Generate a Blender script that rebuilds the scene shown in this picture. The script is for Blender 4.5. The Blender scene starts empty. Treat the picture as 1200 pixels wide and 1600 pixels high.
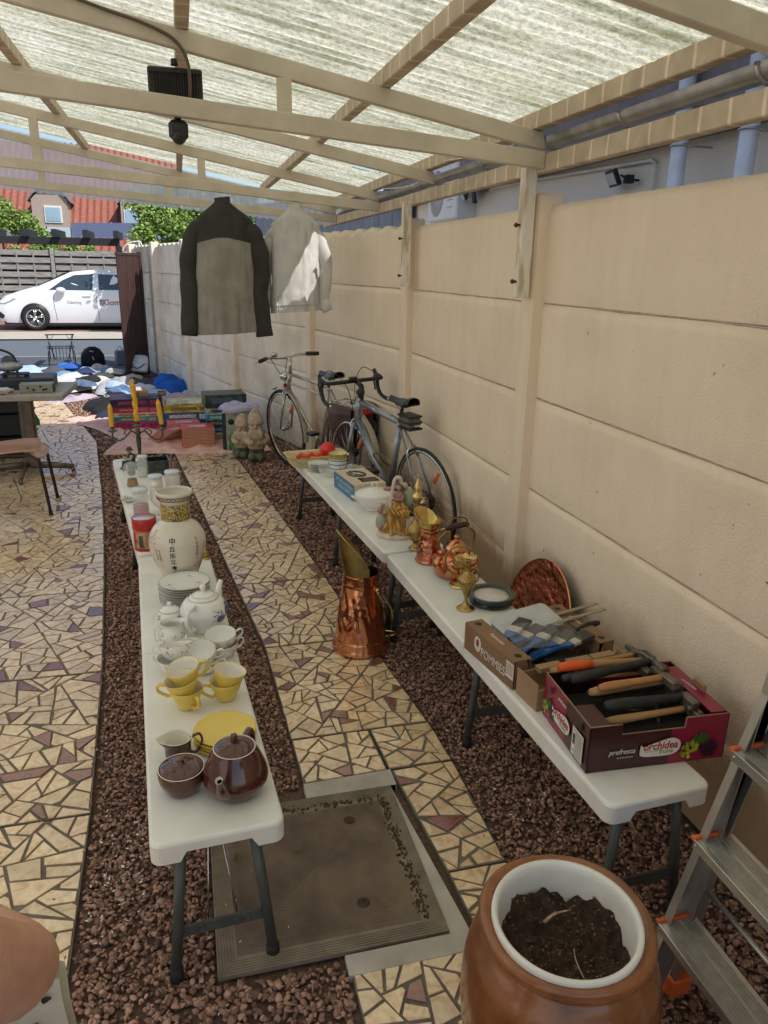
import bpy, math, random
import numpy as np
from mathutils import Vector, Matrix, noise
R = math.radians
random.seed(7)
scn = bpy.context.scene
COL = scn.collection
W = bpy.data.worlds.new("World"); scn.world = W; W.use_nodes = True

# ---------------------------------------------------------------- materials
MATS = {}
def nd(nt, t, **k):
    n = nt.nodes.new(t)
    for a, b in k.items(): setattr(n, a, b)
    return n
def mat(name, c, c2=None, rough=.5, metal=0., scale=20, bump=0., bscale=None, coat=0., spec=.5, detail=5, contrast=(.35, .65), stretch=(1, 1, 1), trans=0., island=0., rvar=0., alpha=1., ior=1.45, sss=0.):
    """Principled surface whose colour drifts between two tones; bump and per-piece variation are optional."""
    if name in MATS: return MATS[name]
    m = bpy.data.materials.new(name); m.use_nodes = True; nt = m.node_tree; L = nt.links
    b = nt.nodes['Principled BSDF']
    if c2 is None: c2 = tuple(x * .82 for x in c)
    tc = nd(nt, 'ShaderNodeTexCoord'); mp = nd(nt, 'ShaderNodeMapping'); mp.inputs['Scale'].default_value = stretch
    L.new(tc.outputs['Object'], mp.inputs[0])
    n = nd(nt, 'ShaderNodeTexNoise'); n.inputs['Scale'].default_value = scale; n.inputs['Detail'].default_value = detail; n.inputs['Roughness'].default_value = .6
    L.new(mp.outputs[0], n.inputs['Vector'])
    cr = nd(nt, 'ShaderNodeValToRGB'); cr.color_ramp.elements[0].position = contrast[0]; cr.color_ramp.elements[1].position = contrast[1]
    cr.color_ramp.elements[0].color = (*c2, 1); cr.color_ramp.elements[1].color = (*c, 1)
    L.new(n.outputs['Fac'], cr.inputs[0]); out = cr.outputs[0]
    if island:
        g = nd(nt, 'ShaderNodeNewGeometry'); mr = nd(nt, 'ShaderNodeMapRange'); mr.inputs['To Min'].default_value = 1 - island; mr.inputs['To Max'].default_value = 1 + island
        L.new(g.outputs['Random Per Island'], mr.inputs['Value'])
        h = nd(nt, 'ShaderNodeHueSaturation'); L.new(out, h.inputs['Color']); L.new(mr.outputs[0], h.inputs['Value']); out = h.outputs[0]
    L.new(out, b.inputs['Base Color'])
    b.inputs['Roughness'].default_value = rough; b.inputs['Metallic'].default_value = metal
    b.inputs['Coat Weight'].default_value = coat; b.inputs['Coat Roughness'].default_value = .08
    b.inputs['Specular IOR Level'].default_value = spec; b.inputs['Transmission Weight'].default_value = trans; b.inputs['IOR'].default_value = ior
    b.inputs['Alpha'].default_value = alpha
    if sss:
        b.inputs['Subsurface Weight'].default_value = sss; b.inputs['Subsurface Radius'].default_value = (.02, .008, .004)
    if rvar:
        mr = nd(nt, 'ShaderNodeMapRange'); mr.inputs['To Min'].default_value = max(0.02, rough - rvar); mr.inputs['To Max'].default_value = rough + rvar
        L.new(n.outputs['Fac'], mr.inputs['Value']); L.new(mr.outputs[0], b.inputs['Roughness'])
    if bump:
        n2 = nd(nt, 'ShaderNodeTexNoise'); n2.inputs['Scale'].default_value = bscale or scale * 3; n2.inputs['Detail'].default_value = 4
        L.new(mp.outputs[0], n2.inputs['Vector'])
        bp = nd(nt, 'ShaderNodeBump'); bp.inputs['Strength'].default_value = 1.; bp.inputs['Distance'].default_value = bump
        L.new(n2.outputs['Fac'], bp.inputs['Height']); L.new(bp.outputs[0], b.inputs['Normal'])
    MATS[name] = m; return m

# ---------------------------------------------------------------- mesh builder
class MB:
    def __init__(s): s.v = []; s.f = []; s.sm = []; s.mi = []; s.cur = 0
    def add(s, vs, fs, smooth=False, M=None):
        o = len(s.v)
        if M is not None: vs = [M @ Vector(v) for v in vs]
        s.v += [tuple(v) for v in vs]
        for f in fs: s.f.append([i + o for i in f]); s.sm.append(smooth); s.mi.append(s.cur)
        return s
    def box(s, c, d, M=None, rz=0, taper=1.):
        x, y, z = (a / 2 for a in d); T = Matrix.Translation(c) @ Matrix.Rotation(rz, 4, 'Z')
        if M is not None: T = M @ T
        vs = [(-x, -y, -z), (x, -y, -z), (x, y, -z), (-x, y, -z), (-x * taper, -y * taper, z), (x * taper, -y * taper, z), (x * taper, y * taper, z), (-x * taper, y * taper, z)]
        return s.add(vs, [(0, 3, 2, 1), (4, 5, 6, 7), (0, 1, 5, 4), (1, 2, 6, 5), (2, 3, 7, 6), (3, 0, 4, 7)], False, T)
    def bbox(s, c, d, r=.004, M=None, rz=0):
        """box with chamfered edges"""
        T = Matrix.Translation(c) @ Matrix.Rotation(rz, 4, 'Z')
        if M is not None: T = M @ T
        x, y, z = (a / 2 for a in d); vs = []; idx = {}
        for sx in (-1, 1):
            for sy in (-1, 1):
                for sz in (-1, 1):
                    for k in range(3):
                        p = [sx * (x - r), sy * (y - r), sz * (z - r)]; p[k] += (sx, sy, sz)[k] * r
                        idx[(sx, sy, sz, k)] = len(vs); vs.append(p)
        fs = []
        for k in range(3):
            a, b = [(1, 2), (2, 0), (0, 1)][k]
            for q in (-1, 1):
                def g(u, w):
                    t = [0, 0, 0]; t[k] = q; t[a] = u; t[b] = w; return idx[(*t, k)]
                l = [g(-1, -1), g(1, -1), g(1, 1), g(-1, 1)]; fs.append(l if q > 0 else l[::-1])
        for k in range(3):
            a, b = [(1, 2), (2, 0), (0, 1)][k]
            for u in (-1, 1):
                for w in (-1, 1):
                    def g(q, kk):
                        t = [0, 0, 0]; t[k] = q; t[a] = u; t[b] = w; return idx[(*t, kk)]
                    fs.append([g(-1, a), g(1, a), g(1, b), g(-1, b)])
        for sx in (-1, 1):
            for sy in (-1, 1):
                for sz in (-1, 1): fs.append([idx[(sx, sy, sz, k)] for k in range(3)])
        return s.add(vs, fs, False, T)
    def prism(s, poly, z0, z1, M=None, smooth=False, inset=0.):
        """2D outline (x,y) extruded in z"""
        n = len(poly); vs = [(x, y, z0) for x, y in poly]
        if inset:
            cx = sum(p[0] for p in poly) / n; cy = sum(p[1] for p in poly) / n
            def ins(p):
                d = math.hypot(p[0] - cx, p[1] - cy) or 1; k = (d - inset) / d
                return (cx + (p[0] - cx) * k, cy + (p[1] - cy) * k)
            vs += [(x, y, z1 - inset) for x, y in poly] + [(*ins(p), z1) for p in poly]
            fs = [tuple(range(n))[::-1]] + [(i, (i + 1) % n, n + (i + 1) % n, n + i) for i in range(n)] + [(n + i, n + (i + 1) % n, 2 * n + (i + 1) % n, 2 * n + i) for i in range(n)] + [tuple(range(2 * n, 3 * n))]
        else:
            vs += [(x, y, z1) for x, y in poly]
            fs = [tuple(range(n))[::-1], tuple(range(n, 2 * n))] + [(i, (i + 1) % n, n + (i + 1) % n, n + i) for i in range(n)]
        return s.add(vs, fs, smooth, M)
    def lathe(s, prof, seg=32, M=None, smooth=True, sx=1., sy=1., fn=None, cap=True):
        """prof: (radius, z) pairs from one pole to the other; fn(a,r,z)->(r,z) reshapes"""
        vs = []; fs = []
        for r, z in prof:
            for i in range(seg):
                a = 2 * math.pi * i / seg; rr, zz = (r, z) if fn is None else fn(a, r, z)
                vs.append((rr * math.cos(a) * sx, rr * math.sin(a) * sy, zz))
        for j in range(len(prof) - 1):
            for i in range(seg):
                k = (i + 1) % seg; fs.append((j * seg + i, j * seg + k, (j + 1) * seg + k, (j + 1) * seg + i))
        if cap and prof[0][0] > 1e-5: fs.append(tuple(range(seg))[::-1])
        if cap and prof[-1][0] > 1e-5: fs.append(tuple((len(prof) - 1) * seg + i for i in range(seg)))
        return s.add(vs, fs, smooth, M)
    def tube(s, pts, r, seg=8, M=None, closed=False, cap=True, flat=1.):
        """r is a number or one per point; flat<1 squashes the section"""
        P = [Vector(p) for p in pts]; n = len(P)
        if not hasattr(r, '__len__'): r = [r] * n
        vs = []; fs = []; up = None
        for i in range(n):
            if closed: t = P[(i + 1) % n] - P[i - 1]
            else: t = P[min(i + 1, n - 1)] - P[max(i - 1, 0)]
            t.normalize()
            if up is None:
                up = Vector((0, 0, 1)) if abs(t.z) < .9 else Vector((1, 0, 0))
            a = (up - t * up.dot(t)).normalized(); b = t.cross(a); up = a
            for k in range(seg):
                q = 2 * math.pi * k / seg; vs.append(P[i] + (a * math.cos(q) + b * math.sin(q) * flat) * r[i])
        m = n if closed else n - 1
        for i in range(m):
            for k in range(seg):
                j = (i + 1) % n; fs.append((i * seg + k, i * seg + (k + 1) % seg, j * seg + (k + 1) % seg, j * seg + k))
        if cap and not closed: fs += [tuple(range(seg))[::-1], tuple((n - 1) * seg + k for k in range(seg))]
        return s.add(vs, fs, True, M)
    def sphere(s, c, r, seg=16, ring=10, M=None, fn=None):
        if not hasattr(r, '__len__'): r = (r, r, r)
        vs = []; fs = []
        for j in range(ring + 1):
            t = math.pi * j / ring
            for i in range(seg):
                a = 2 * math.pi * i / seg; p = Vector((math.sin(t) * math.cos(a), math.sin(t) * math.sin(a), math.cos(t)))
                if fn: p = p * fn(p)
                vs.append((c[0] + p[0] * r[0], c[1] + p[1] * r[1], c[2] + p[2] * r[2]))
        for j in range(ring):
            for i in range(seg):
                k = (i + 1) % seg; fs.append((j * seg + i, (j + 1) * seg + i, (j + 1) * seg + k, j * seg + k))
        return s.add(vs, fs, True, M)
    def grid(s, nx, ny, fn, smooth=True, M=None):
        vs = [fn(i / nx, j / ny) for j in range(ny + 1) for i in range(nx + 1)]
        fs = [(j * (nx + 1) + i, j * (nx + 1) + i + 1, (j + 1) * (nx + 1) + i + 1, (j + 1) * (nx + 1) + i) for j in range(ny) for i in range(nx)]
        return s.add(vs, fs, smooth, M)
    def mesh(s, name):
        me = bpy.data.meshes.new(name); me.from_pydata(s.v, [], s.f)
        me.polygons.foreach_set('use_smooth', s.sm); me.polygons.foreach_set('material_index', s.mi); me.update(); return me
    def build(s, name, m, parent=None, fix=True):
        me = s.mesh(name)
        for mm in (m if isinstance(m, (list, tuple)) else [m]): me.materials.append(mm)
        if fix:
            import bmesh
            bm = bmesh.new(); bm.from_mesh(me); bmesh.ops.remove_doubles(bm, verts=bm.verts, dist=1e-6)
            bmesh.ops.recalc_face_normals(bm, faces=bm.faces); bm.to_mesh(me); bm.free()
        o = bpy.data.objects.new(name, me); COL.objects.link(o)
        if parent is not None: o.parent = parent
        return o
def tag(o, label=None, cat=None, group=None, kind=None):
    if label: o['label'] = label
    if cat: o['category'] = cat
    if group: o['group'] = group
    if kind: o['kind'] = kind
    return o
def thing(name, label, cat, loc=(0, 0, 0), rz=0, group=None, tilt=(0, 0)):
    o = bpy.data.objects.new(name, None); COL.objects.link(o); o.location = loc; o.rotation_euler = (tilt[0], tilt[1], rz)
    o.empty_display_size = .05
    return tag(o, label, cat, group)
def one(name, mb, m, label, cat, loc=(0, 0, 0), rz=0, group=None, tilt=(0, 0)):
    o = mb.build(name, m); o.location = loc; o.rotation_euler = (tilt[0], tilt[1], rz); return tag(o, label, cat, group)
def struct(name, mb, m, fix=True):
    o = mb.build(name, m, fix=fix); o['kind'] = 'structure'; return o
def dup(root, loc, rz=None, label=None, scale=None):
    kids = list(root.children); r = root.copy(); COL.objects.link(r); r.location = loc
    if rz is not None: r.rotation_euler.z = rz
    if label: r['label'] = label
    if scale: r.scale = scale
    for ch in kids:
        c = ch.copy(); COL.objects.link(c); c.parent = r
        for g in list(ch.children):
            d = g.copy(); COL.objects.link(d); d.parent = c
    return r
def rrect(w, d, r, n=5):
    out = []
    for cx, cy, a0 in ((w / 2 - r, d / 2 - r, 0), (-w / 2 + r, d / 2 - r, 90), (-w / 2 + r, -d / 2 + r, 180), (w / 2 - r, -d / 2 + r, 270)):
        for i in range(n + 1):
            a = R(a0 + 90 * i / n); out.append((cx + r * math.cos(a), cy + r * math.sin(a)))
    return out
def arc(c, r, a0, a1, n, plane='xz'):
    out = []
    for i in range(n + 1):
        a = R(a0 + (a1 - a0) * i / n); u, w = r * math.cos(a), r * math.sin(a)
        out.append({'xz': (c[0] + u, c[1], c[2] + w), 'yz': (c[0], c[1] + u, c[2] + w), 'xy': (c[0] + u, c[1] + w, c[2])}[plane])
    return out
def bez(pts, n=14):
    P = [Vector(p) for p in pts]; out = []
    ext = [P[0] * 2 - P[1]] + P + [P[-1] * 2 - P[-2]]
    for i in range(1, len(ext) - 2):
        a, b, c, d = ext[i - 1:i + 3]; m = max(2, n // (len(P) - 1))
        for k in range(m):
            t = k / m; out.append(.5 * ((2 * b) + (-a + c) * t + (2 * a - 5 * b + 4 * c - d) * t * t + (-a + 3 * b - 3 * c + d) * t ** 3))
    out.append(P[-1]); return out
def text(name, s, size, m, parent, M, width=None, depth=.0004, shear=0, wrap=None, bold=0.):
    """flat lettering as a mesh; M places it (text lies in local xy); wrap(x,y,z) bends it"""
    cu = bpy.data.curves.new('lettering', 'FONT'); cu.body = s; cu.size = size; cu.extrude = depth; cu.align_x = 'CENTER'; cu.align_y = 'CENTER'; cu.shear = shear; cu.offset = bold
    cu.resolution_u = 3
    o = bpy.data.objects.new('lettering', cu); COL.objects.link(o)
    me = bpy.data.meshes.new_from_object(o); COL.objects.unlink(o); bpy.data.objects.remove(o)
    xs = [v.co.x for v in me.vertices] or [0, 1]; k = width / (max(xs) - min(xs)) if width else 1
    for v in me.vertices:
        v.co.x *= k
        if wrap: v.co = Vector(wrap(v.co.x, v.co.y, v.co.z))
    me.transform(M); me.materials.clear(); me.materials.append(m); me.name = name
    t = bpy.data.objects.new(name, me); COL.objects.link(t); t.parent = parent; return t
def face_M(o, xdir, ydir):
    x = Vector(xdir).normalized(); y = Vector(ydir).normalized(); z = x.cross(y)
    return Matrix(((x[0], y[0], z[0], o[0]), (x[1], y[1], z[1], o[1]), (x[2], y[2], z[2], o[2]), (0, 0, 0, 1)))
def fbm(x, y, z=0, o=4): return noise.fractal(Vector((x, y, z)), .9, 2.1, o)

# ---------------------------------------------------------------- camera, light
H = 1.6845
cam = bpy.data.cameras.new("camera"); co = bpy.data.objects.new("camera", cam); COL.objects.link(co); scn.camera = co
p_, r_, y_ = .3129, .01877, .2597
fw = Vector((math.sin(y_) * math.cos(p_), math.cos(y_) * math.cos(p_), -math.sin(p_)))
rt = Vector((math.cos(y_), -math.sin(y_), 0)); up = rt.cross(fw)
rt2 = rt * math.cos(r_) + up * math.sin(r_); up2 = -rt * math.sin(r_) + up * math.cos(r_)
mw = Matrix(((rt2[0], up2[0], -fw[0], 0), (rt2[1], up2[1], -fw[1], 0), (rt2[2], up2[2], -fw[2], H), (0, 0, 0, 1)))
co.matrix_world = mw
cam.sensor_fit = 'VERTICAL'; cam.sensor_height = 32; cam.lens = 32 * 1179 / 1600; cam.clip_end = 2000; cam.clip_start = .02
SUN_EL, SUN_AZ = R(52), (0.70, -0.714)
sd = Vector((SUN_AZ[0] * math.cos(SUN_EL), SUN_AZ[1] * math.cos(SUN_EL), math.sin(SUN_EL))).normalized()
sl = bpy.data.lights.new("sun", 'SUN'); so = bpy.data.objects.new("sun", sl); COL.objects.link(so)
sl.energy = 5.0; sl.angle = R(.5); sl.color = (1, .965, .91); so.rotation_euler = sd.to_track_quat('Z', 'Y').to_euler()
nt = W.node_tree; bg = nt.nodes['Background']; sky = nt.nodes.new('ShaderNodeTexSky'); sky.sky_type = 'NISHITA'; sky.sun_disc = False
sky.sun_elevation = SUN_EL; sky.sun_rotation = math.atan2(sd.x, sd.y); nt.links.new(sky.outputs[0], bg.inputs[0]); bg.inputs[1].default_value = .15
scn.view_settings.view_transform = 'Standard'; scn.view_settings.look = 'None'; scn.view_settings.exposure = 0
scn.render.engine = 'CYCLES'; scn.cycles.use_denoising = True
scn.cycles.max_bounces = 10; scn.cycles.diffuse_bounces = 8; scn.cycles.glossy_bounces = 4; scn.cycles.transmission_bounces = 6; scn.cycles.transparent_max_bounces = 8
scn.cycles.caustics_reflective = False; scn.cycles.caustics_refractive = False; scn.cycles.sample_clamp_indirect = 6
# ================================================================ SETTING
M_wood = mat('painted_beam', (.65, .585, .48), (.52, .465, .375), rough=.55, scale=6, bump=.0006, bscale=60, stretch=(1, 1, 1))
M_plate = mat('stained_beam', (.58, .48, .355), (.42, .345, .25), rough=.7, scale=9, bump=.001, bscale=40)
_n = M_plate.node_tree; _b = _n.nodes['Principled BSDF']; _s = _b.inputs['Base Color'].links[0].from_socket; _w = nd(_n, 'ShaderNodeTexWave', bands_direction='Y', wave_profile='SIN'); _w.inputs['Scale'].default_value = 2.6; _w.inputs['Distortion'].default_value = 1.6; _w.inputs['Detail'].default_value = 3
_c = nd(_n, 'ShaderNodeTexCoord'); _n.links.new(_c.outputs['Object'], _w.inputs['Vector']); _r = nd(_n, 'ShaderNodeValToRGB'); _r.color_ramp.elements[0].position = .955; _r.color_ramp.elements[0].color = (1, 1, 1, 1); _r.color_ramp.elements[1].position = .99; _r.color_ramp.elements[1].color = (1.5, 1.5, 1.5, 1)
_m = nd(_n, 'ShaderNodeMix', data_type='RGBA', blend_type='MULTIPLY'); _m.inputs[0].default_value = 1; _n.links.new(_w.outputs['Fac'], _r.inputs[0]); _n.links.new(_s, _m.inputs[6]); _n.links.new(_r.outputs[0], _m.inputs[7]); _n.links.new(_m.outputs[2], _b.inputs['Base Color'])
M_zinc = mat('zinc', (.66, .66, .64), (.44, .44, .43), rough=.38, metal=.85, scale=9, rvar=.1)
M_black = mat('black_plastic', (.025, .025, .027), (.015, .015, .016), rough=.42, scale=30)
M_rubber = mat('black_rubber', (.02, .02, .02), rough=.75)
M_chrome = mat('chrome', (.72, .72, .70), (.5, .5, .49), rough=.18, metal=1., scale=12, rvar=.06)
M_steel = mat('painted_grey_steel', (.10, .115, .11), (.075, .085, .08), rough=.4, metal=.2, scale=14)
M_white = mat('white_paint', (.8, .8, .78), (.7, .7, .68), rough=.45)
M_conc = mat('concrete_slab', (.58, .55, .49), (.40, .37, .325), rough=.9, scale=5, bump=.002, bscale=70)

# ---- painted concrete fence wall: posts follow the bend of the alley
M_wall = mat('painted_concrete_wall', (.89, .76, .61), (.83, .70, .55), rough=.85, scale=2.2, detail=9, bump=.0035, bscale=130, contrast=(.3, .62), spec=.25)
nt_ = M_wall.node_tree; L_ = nt_.links; bs = nt_.nodes['Principled BSDF']; src = bs.inputs['Base Color'].links[0].from_socket
tc_ = nd(nt_, 'ShaderNodeTexCoord'); mpp = nd(nt_, 'ShaderNodeMapping'); mpp.inputs['Scale'].default_value = (16, 16, .9); L_.new(tc_.outputs['Object'], mpp.inputs[0])
st = nd(nt_, 'ShaderNodeTexNoise'); st.inputs['Scale'].default_value = 1.; st.inputs['Detail'].default_value = 5; L_.new(mpp.outputs[0], st.inputs['Vector'])
rp = nd(nt_, 'ShaderNodeValToRGB'); rp.color_ramp.elements[0].position = .30; rp.color_ramp.elements[0].color = (.80, .78, .74, 1); rp.color_ramp.elements[1].position = .6; rp.color_ramp.elements[1].color = (1, 1, 1, 1)
L_.new(st.outputs['Fac'], rp.inputs[0])
mx = nd(nt_, 'ShaderNodeMix', data_type='RGBA', blend_type='MULTIPLY'); mx.inputs[0].default_value = .2; L_.new(src, mx.inputs[6]); L_.new(rp.outputs[0], mx.inputs[7])
sp = nd(nt_, 'ShaderNodeTexNoise'); sp.inputs['Scale'].default_value = 34; sp.inputs['Detail'].default_value = 3; L_.new(tc_.outputs['Object'], sp.inputs['Vector'])
rp2 = nd(nt_, 'ShaderNodeValToRGB'); rp2.color_ramp.elements[0].position = .74; rp2.color_ramp.elements[0].color = (1, 1, 1, 1); rp2.color_ramp.elements[1].position = .78; rp2.color_ramp.elements[1].color = (.28, .2, .14, 1)
L_.new(sp.outputs['Fac'], rp2.inputs[0])
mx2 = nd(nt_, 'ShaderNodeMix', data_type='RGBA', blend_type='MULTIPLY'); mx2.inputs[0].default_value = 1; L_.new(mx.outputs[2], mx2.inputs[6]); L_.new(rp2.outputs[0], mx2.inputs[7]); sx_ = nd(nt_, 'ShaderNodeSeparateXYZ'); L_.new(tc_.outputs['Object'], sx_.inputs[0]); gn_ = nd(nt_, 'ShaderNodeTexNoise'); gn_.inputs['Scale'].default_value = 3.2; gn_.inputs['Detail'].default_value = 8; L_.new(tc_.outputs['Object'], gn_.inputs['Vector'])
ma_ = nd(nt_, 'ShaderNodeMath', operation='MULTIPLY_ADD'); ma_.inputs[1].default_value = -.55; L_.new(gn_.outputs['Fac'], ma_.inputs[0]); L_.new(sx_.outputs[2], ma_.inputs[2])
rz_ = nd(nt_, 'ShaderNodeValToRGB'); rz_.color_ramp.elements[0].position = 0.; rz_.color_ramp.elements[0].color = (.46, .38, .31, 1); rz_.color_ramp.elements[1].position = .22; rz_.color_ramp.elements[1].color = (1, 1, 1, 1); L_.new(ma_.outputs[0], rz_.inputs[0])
rg_ = nd(nt_, 'ShaderNodeValToRGB'); rg_.color_ramp.elements[0].position = .36; rg_.color_ramp.elements[0].color = (.80, .77, .73, 1); rg_.color_ramp.elements[1].position = .47; rg_.color_ramp.elements[1].color = (1, 1, 1, 1); L_.new(gn_.outputs['Fac'], rg_.inputs[0])
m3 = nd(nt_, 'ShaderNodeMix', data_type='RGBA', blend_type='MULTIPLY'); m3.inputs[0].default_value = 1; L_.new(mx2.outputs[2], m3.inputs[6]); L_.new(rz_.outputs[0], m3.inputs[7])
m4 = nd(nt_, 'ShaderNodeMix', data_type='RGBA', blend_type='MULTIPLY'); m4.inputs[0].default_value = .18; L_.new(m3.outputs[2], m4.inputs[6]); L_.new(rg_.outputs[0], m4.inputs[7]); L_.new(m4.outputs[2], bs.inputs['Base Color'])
M_wallfar = mat('weathered_white_wall', (.93, .82, .67), (.70, .59, .46), rough=.9, scale=2.5, detail=9, bump=.002, bscale=60, contrast=(.3, .6), spec=.2)
M_grime = mat('joint_grime', (.60, .48, .36), (.42, .32, .23), rough=.95)
wall = thing('concrete_wall', 'long beige painted concrete slab wall beside the tables and bicycles', 'wall')
posts = [(1.46, -.75), (1.46, 1.16), (1.45, 3.08), (1.43, 4.92), (1.10, 6.86), (.54, 8.70), (.06, 10.48), (-.36, 12.22), (-.77, 13.95)]
joints = [0, .36, .745, 1.155, 1.555]
for i in range(len(posts) - 1):
    a, b = Vector((*posts[i], 0)), Vector((*posts[i + 1], 0)); d = (b - a).normalized(); n = Vector((d.y, -d.x, 0)) ; ln = (b - a).length
    scal = i >= 3; mw_ = M_wall if i < 4 else M_wallfar
    if i == 1: d = (Vector((*posts[2], 0)) - a).normalized()
    for k in range(5):
        z0 = joints[k]; z1 = joints[k + 1] if k < 4 else 1.94
        pb = MB(); nx = 40; rw = 3
        def top(u):
            if not (scal and k == 4): return z1
            s = (u * ln / .26) % 1; return z1 - .03 + .05 * math.sqrt(max(0, math.sin(math.pi * s))) if .04 < u < .9 else z1 - .02
        ins = .03
        jit = [(random.random() - .5) * .006 for _ in range(2)]
        def fr(u, w, off):
            zz = z0 + .003 + (top(u) - z0 - .006) * w + jit[0] * (u - .5)
            e = .004 * (abs(w - .5) > .49) + .0016 * fbm(u * ln * 9 + i * 7, zz * 9 + k)
            p = a + d * (u * ln) + n * (ins + off + e); return (p.x, p.y, zz)
        pb.grid(nx, 10, lambda u, w: fr(u, w, 0), smooth=True)
        pb.grid(nx, 1, lambda u, w: fr(1 - u, w, .045), smooth=True)
        pb.grid(nx, 1, lambda u, w: tuple(Vector(fr(u, 1, 0)) * (1 - w) + Vector(fr(u, 1, .045)) * w), smooth=False)
        pb.build('wall_slab', mw_, wall)
    jm = MB()
    for z in joints[1:]:
        pts = [tuple(a + d * (ln * t / 14) + n * (ins + .0045) + Vector((0, 0, z + .005 * fbm(t * .6, i, z * 9)))) for t in range(15)]
        jm.tube(pts, [.0024 + .0022 * abs(fbm(t * 1.7, i, z)) for t in range(15)], 5)
    jm.build('joint_line', M_grime, wall)
for i, (x, y) in enumerate(posts):
    a = Vector(posts[max(i - 1, 0)]); b = Vector(posts[min(i + 1, len(posts) - 1)]); an = math.atan2(b.x - a.x, b.y - a.y)
    pb = MB(); w_ = .062
    pb.grid(1, 30, lambda u, w: (-w_ + .003 * fbm(w * 20, i), (u - .5) * .12, 1.95 * w)) if False else None
    pb.prism([(-.035, -.055), (.07, -.065), (.07, .065), (-.035, .055), (-.045, .04), (-.045, -.04)], -.05, 1.93, None)
    pb.prism([(-.035, -.055), (.07, -.065), (.07, .065), (-.035, .055), (-.045, .04), (-.045, -.04)], 1.93, 1.985, None, inset=.012)
    p = pb.build('wall_post', M_wall if i < 4 else M_wallfar, wall); p.location = (x + .02, y, 0); p.rotation_euler.z = -an

# ---- ground
M_soil = mat('dark_bed', (.17, .105, .08), (.09, .055, .042), rough=.95, scale=60, bump=.006, bscale=90)
M_far = mat('far_ground', (.22, .21, .19), (.16, .15, .14), rough=.95, scale=.6)
gb = MB(); gb.grid(1, 1, lambda u, w: (-600 + 1200 * u, -600 + 1200 * w, -.05)); struct('ground', gb, M_far)
gb = MB(); gb.grid(30, 60, lambda u, w: (-4.5 + 6.5 * u, -2 + 15.3 * w, -.018)); struct('gravel_bed', gb, M_soil)

# ---- crazy paving: slabs cast with broken tiles
def clip(poly, p, n):
    out = [[], []]
    for i in range(len(poly)):
        a, b = poly[i], poly[(i + 1) % len(poly)]; da = (a[0] - p[0]) * n[0] + (a[1] - p[1]) * n[1]; db = (b[0] - p[0]) * n[0] + (b[1] - p[1]) * n[1]
        if da >= 0: out[0].append(a)
        if da <= 0: out[1].append(a)
        if da * db < 0:
            t = da / (da - db); q = (a[0] + (b[0] - a[0]) * t, a[1] + (b[1] - a[1]) * t); out[0].append(q); out[1].append(q)
    return out
def area(p): return abs(sum(p[i][0] * p[(i + 1) % len(p)][1] - p[(i + 1) % len(p)][0] * p[i][1] for i in range(len(p)))) / 2
def cen(p): return (sum(q[0] for q in p) / len(p), sum(q[1] for q in p) / len(p))
def inset(poly, gs):
    out = poly; n = len(poly); s = sum(poly[i][0] * poly[(i + 1) % n][1] - poly[(i + 1) % n][0] * poly[i][1] for i in range(n))
    for i in range(n):
        a, b = poly[i], poly[(i + 1) % n]; dx, dy = b[0] - a[0], b[1] - a[1]; l = math.hypot(dx, dy)
        if l < 1e-6: continue
        nx, ny = (-dy / l, dx / l) if s > 0 else (dy / l, -dx / l)
        g = gs(i); r = clip(out, (a[0] + nx * g, a[1] + ny * g), (nx, ny))[0]
        if len(r) < 3: return None
        out = r
    q = [out[0]]
    for p in out[1:]:
        if math.hypot(p[0] - q[-1][0], p[1] - q[-1][1]) > .002: q.append(p)
    return q if len(q) > 2 else None
def shatter(poly, tgt, out, rnd):
    A = area(poly)
    if A < tgt * (0.6 + .9 * rnd.random()): out.append(poly); return
    c = cen(poly); best = max(((poly[i], poly[j]) for i in range(len(poly)) for j in range(i)), key=lambda q: math.hypot(q[0][0] - q[1][0], q[0][1] - q[1][1]))
    an = math.atan2(best[1][1] - best[0][1], best[1][0] - best[0][0]) + (rnd.random() - .5) * 1.35
    t = (rnd.random() - .5) * .3; p = (c[0] + (best[1][0] - best[0][0]) * t, c[1] + (best[1][1] - best[0][1]) * t)
    a, b = clip(poly, p, (math.cos(an), math.sin(an)))
    if len(a) < 3 or len(b) < 3 or min(area(a), area(b)) < A * .15: shatter(poly, tgt, out, rnd) if rnd.random() < .9 else out.append(poly); return
    shatter(a, tgt, out, rnd); shatter(b, tgt, out, rnd)
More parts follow.
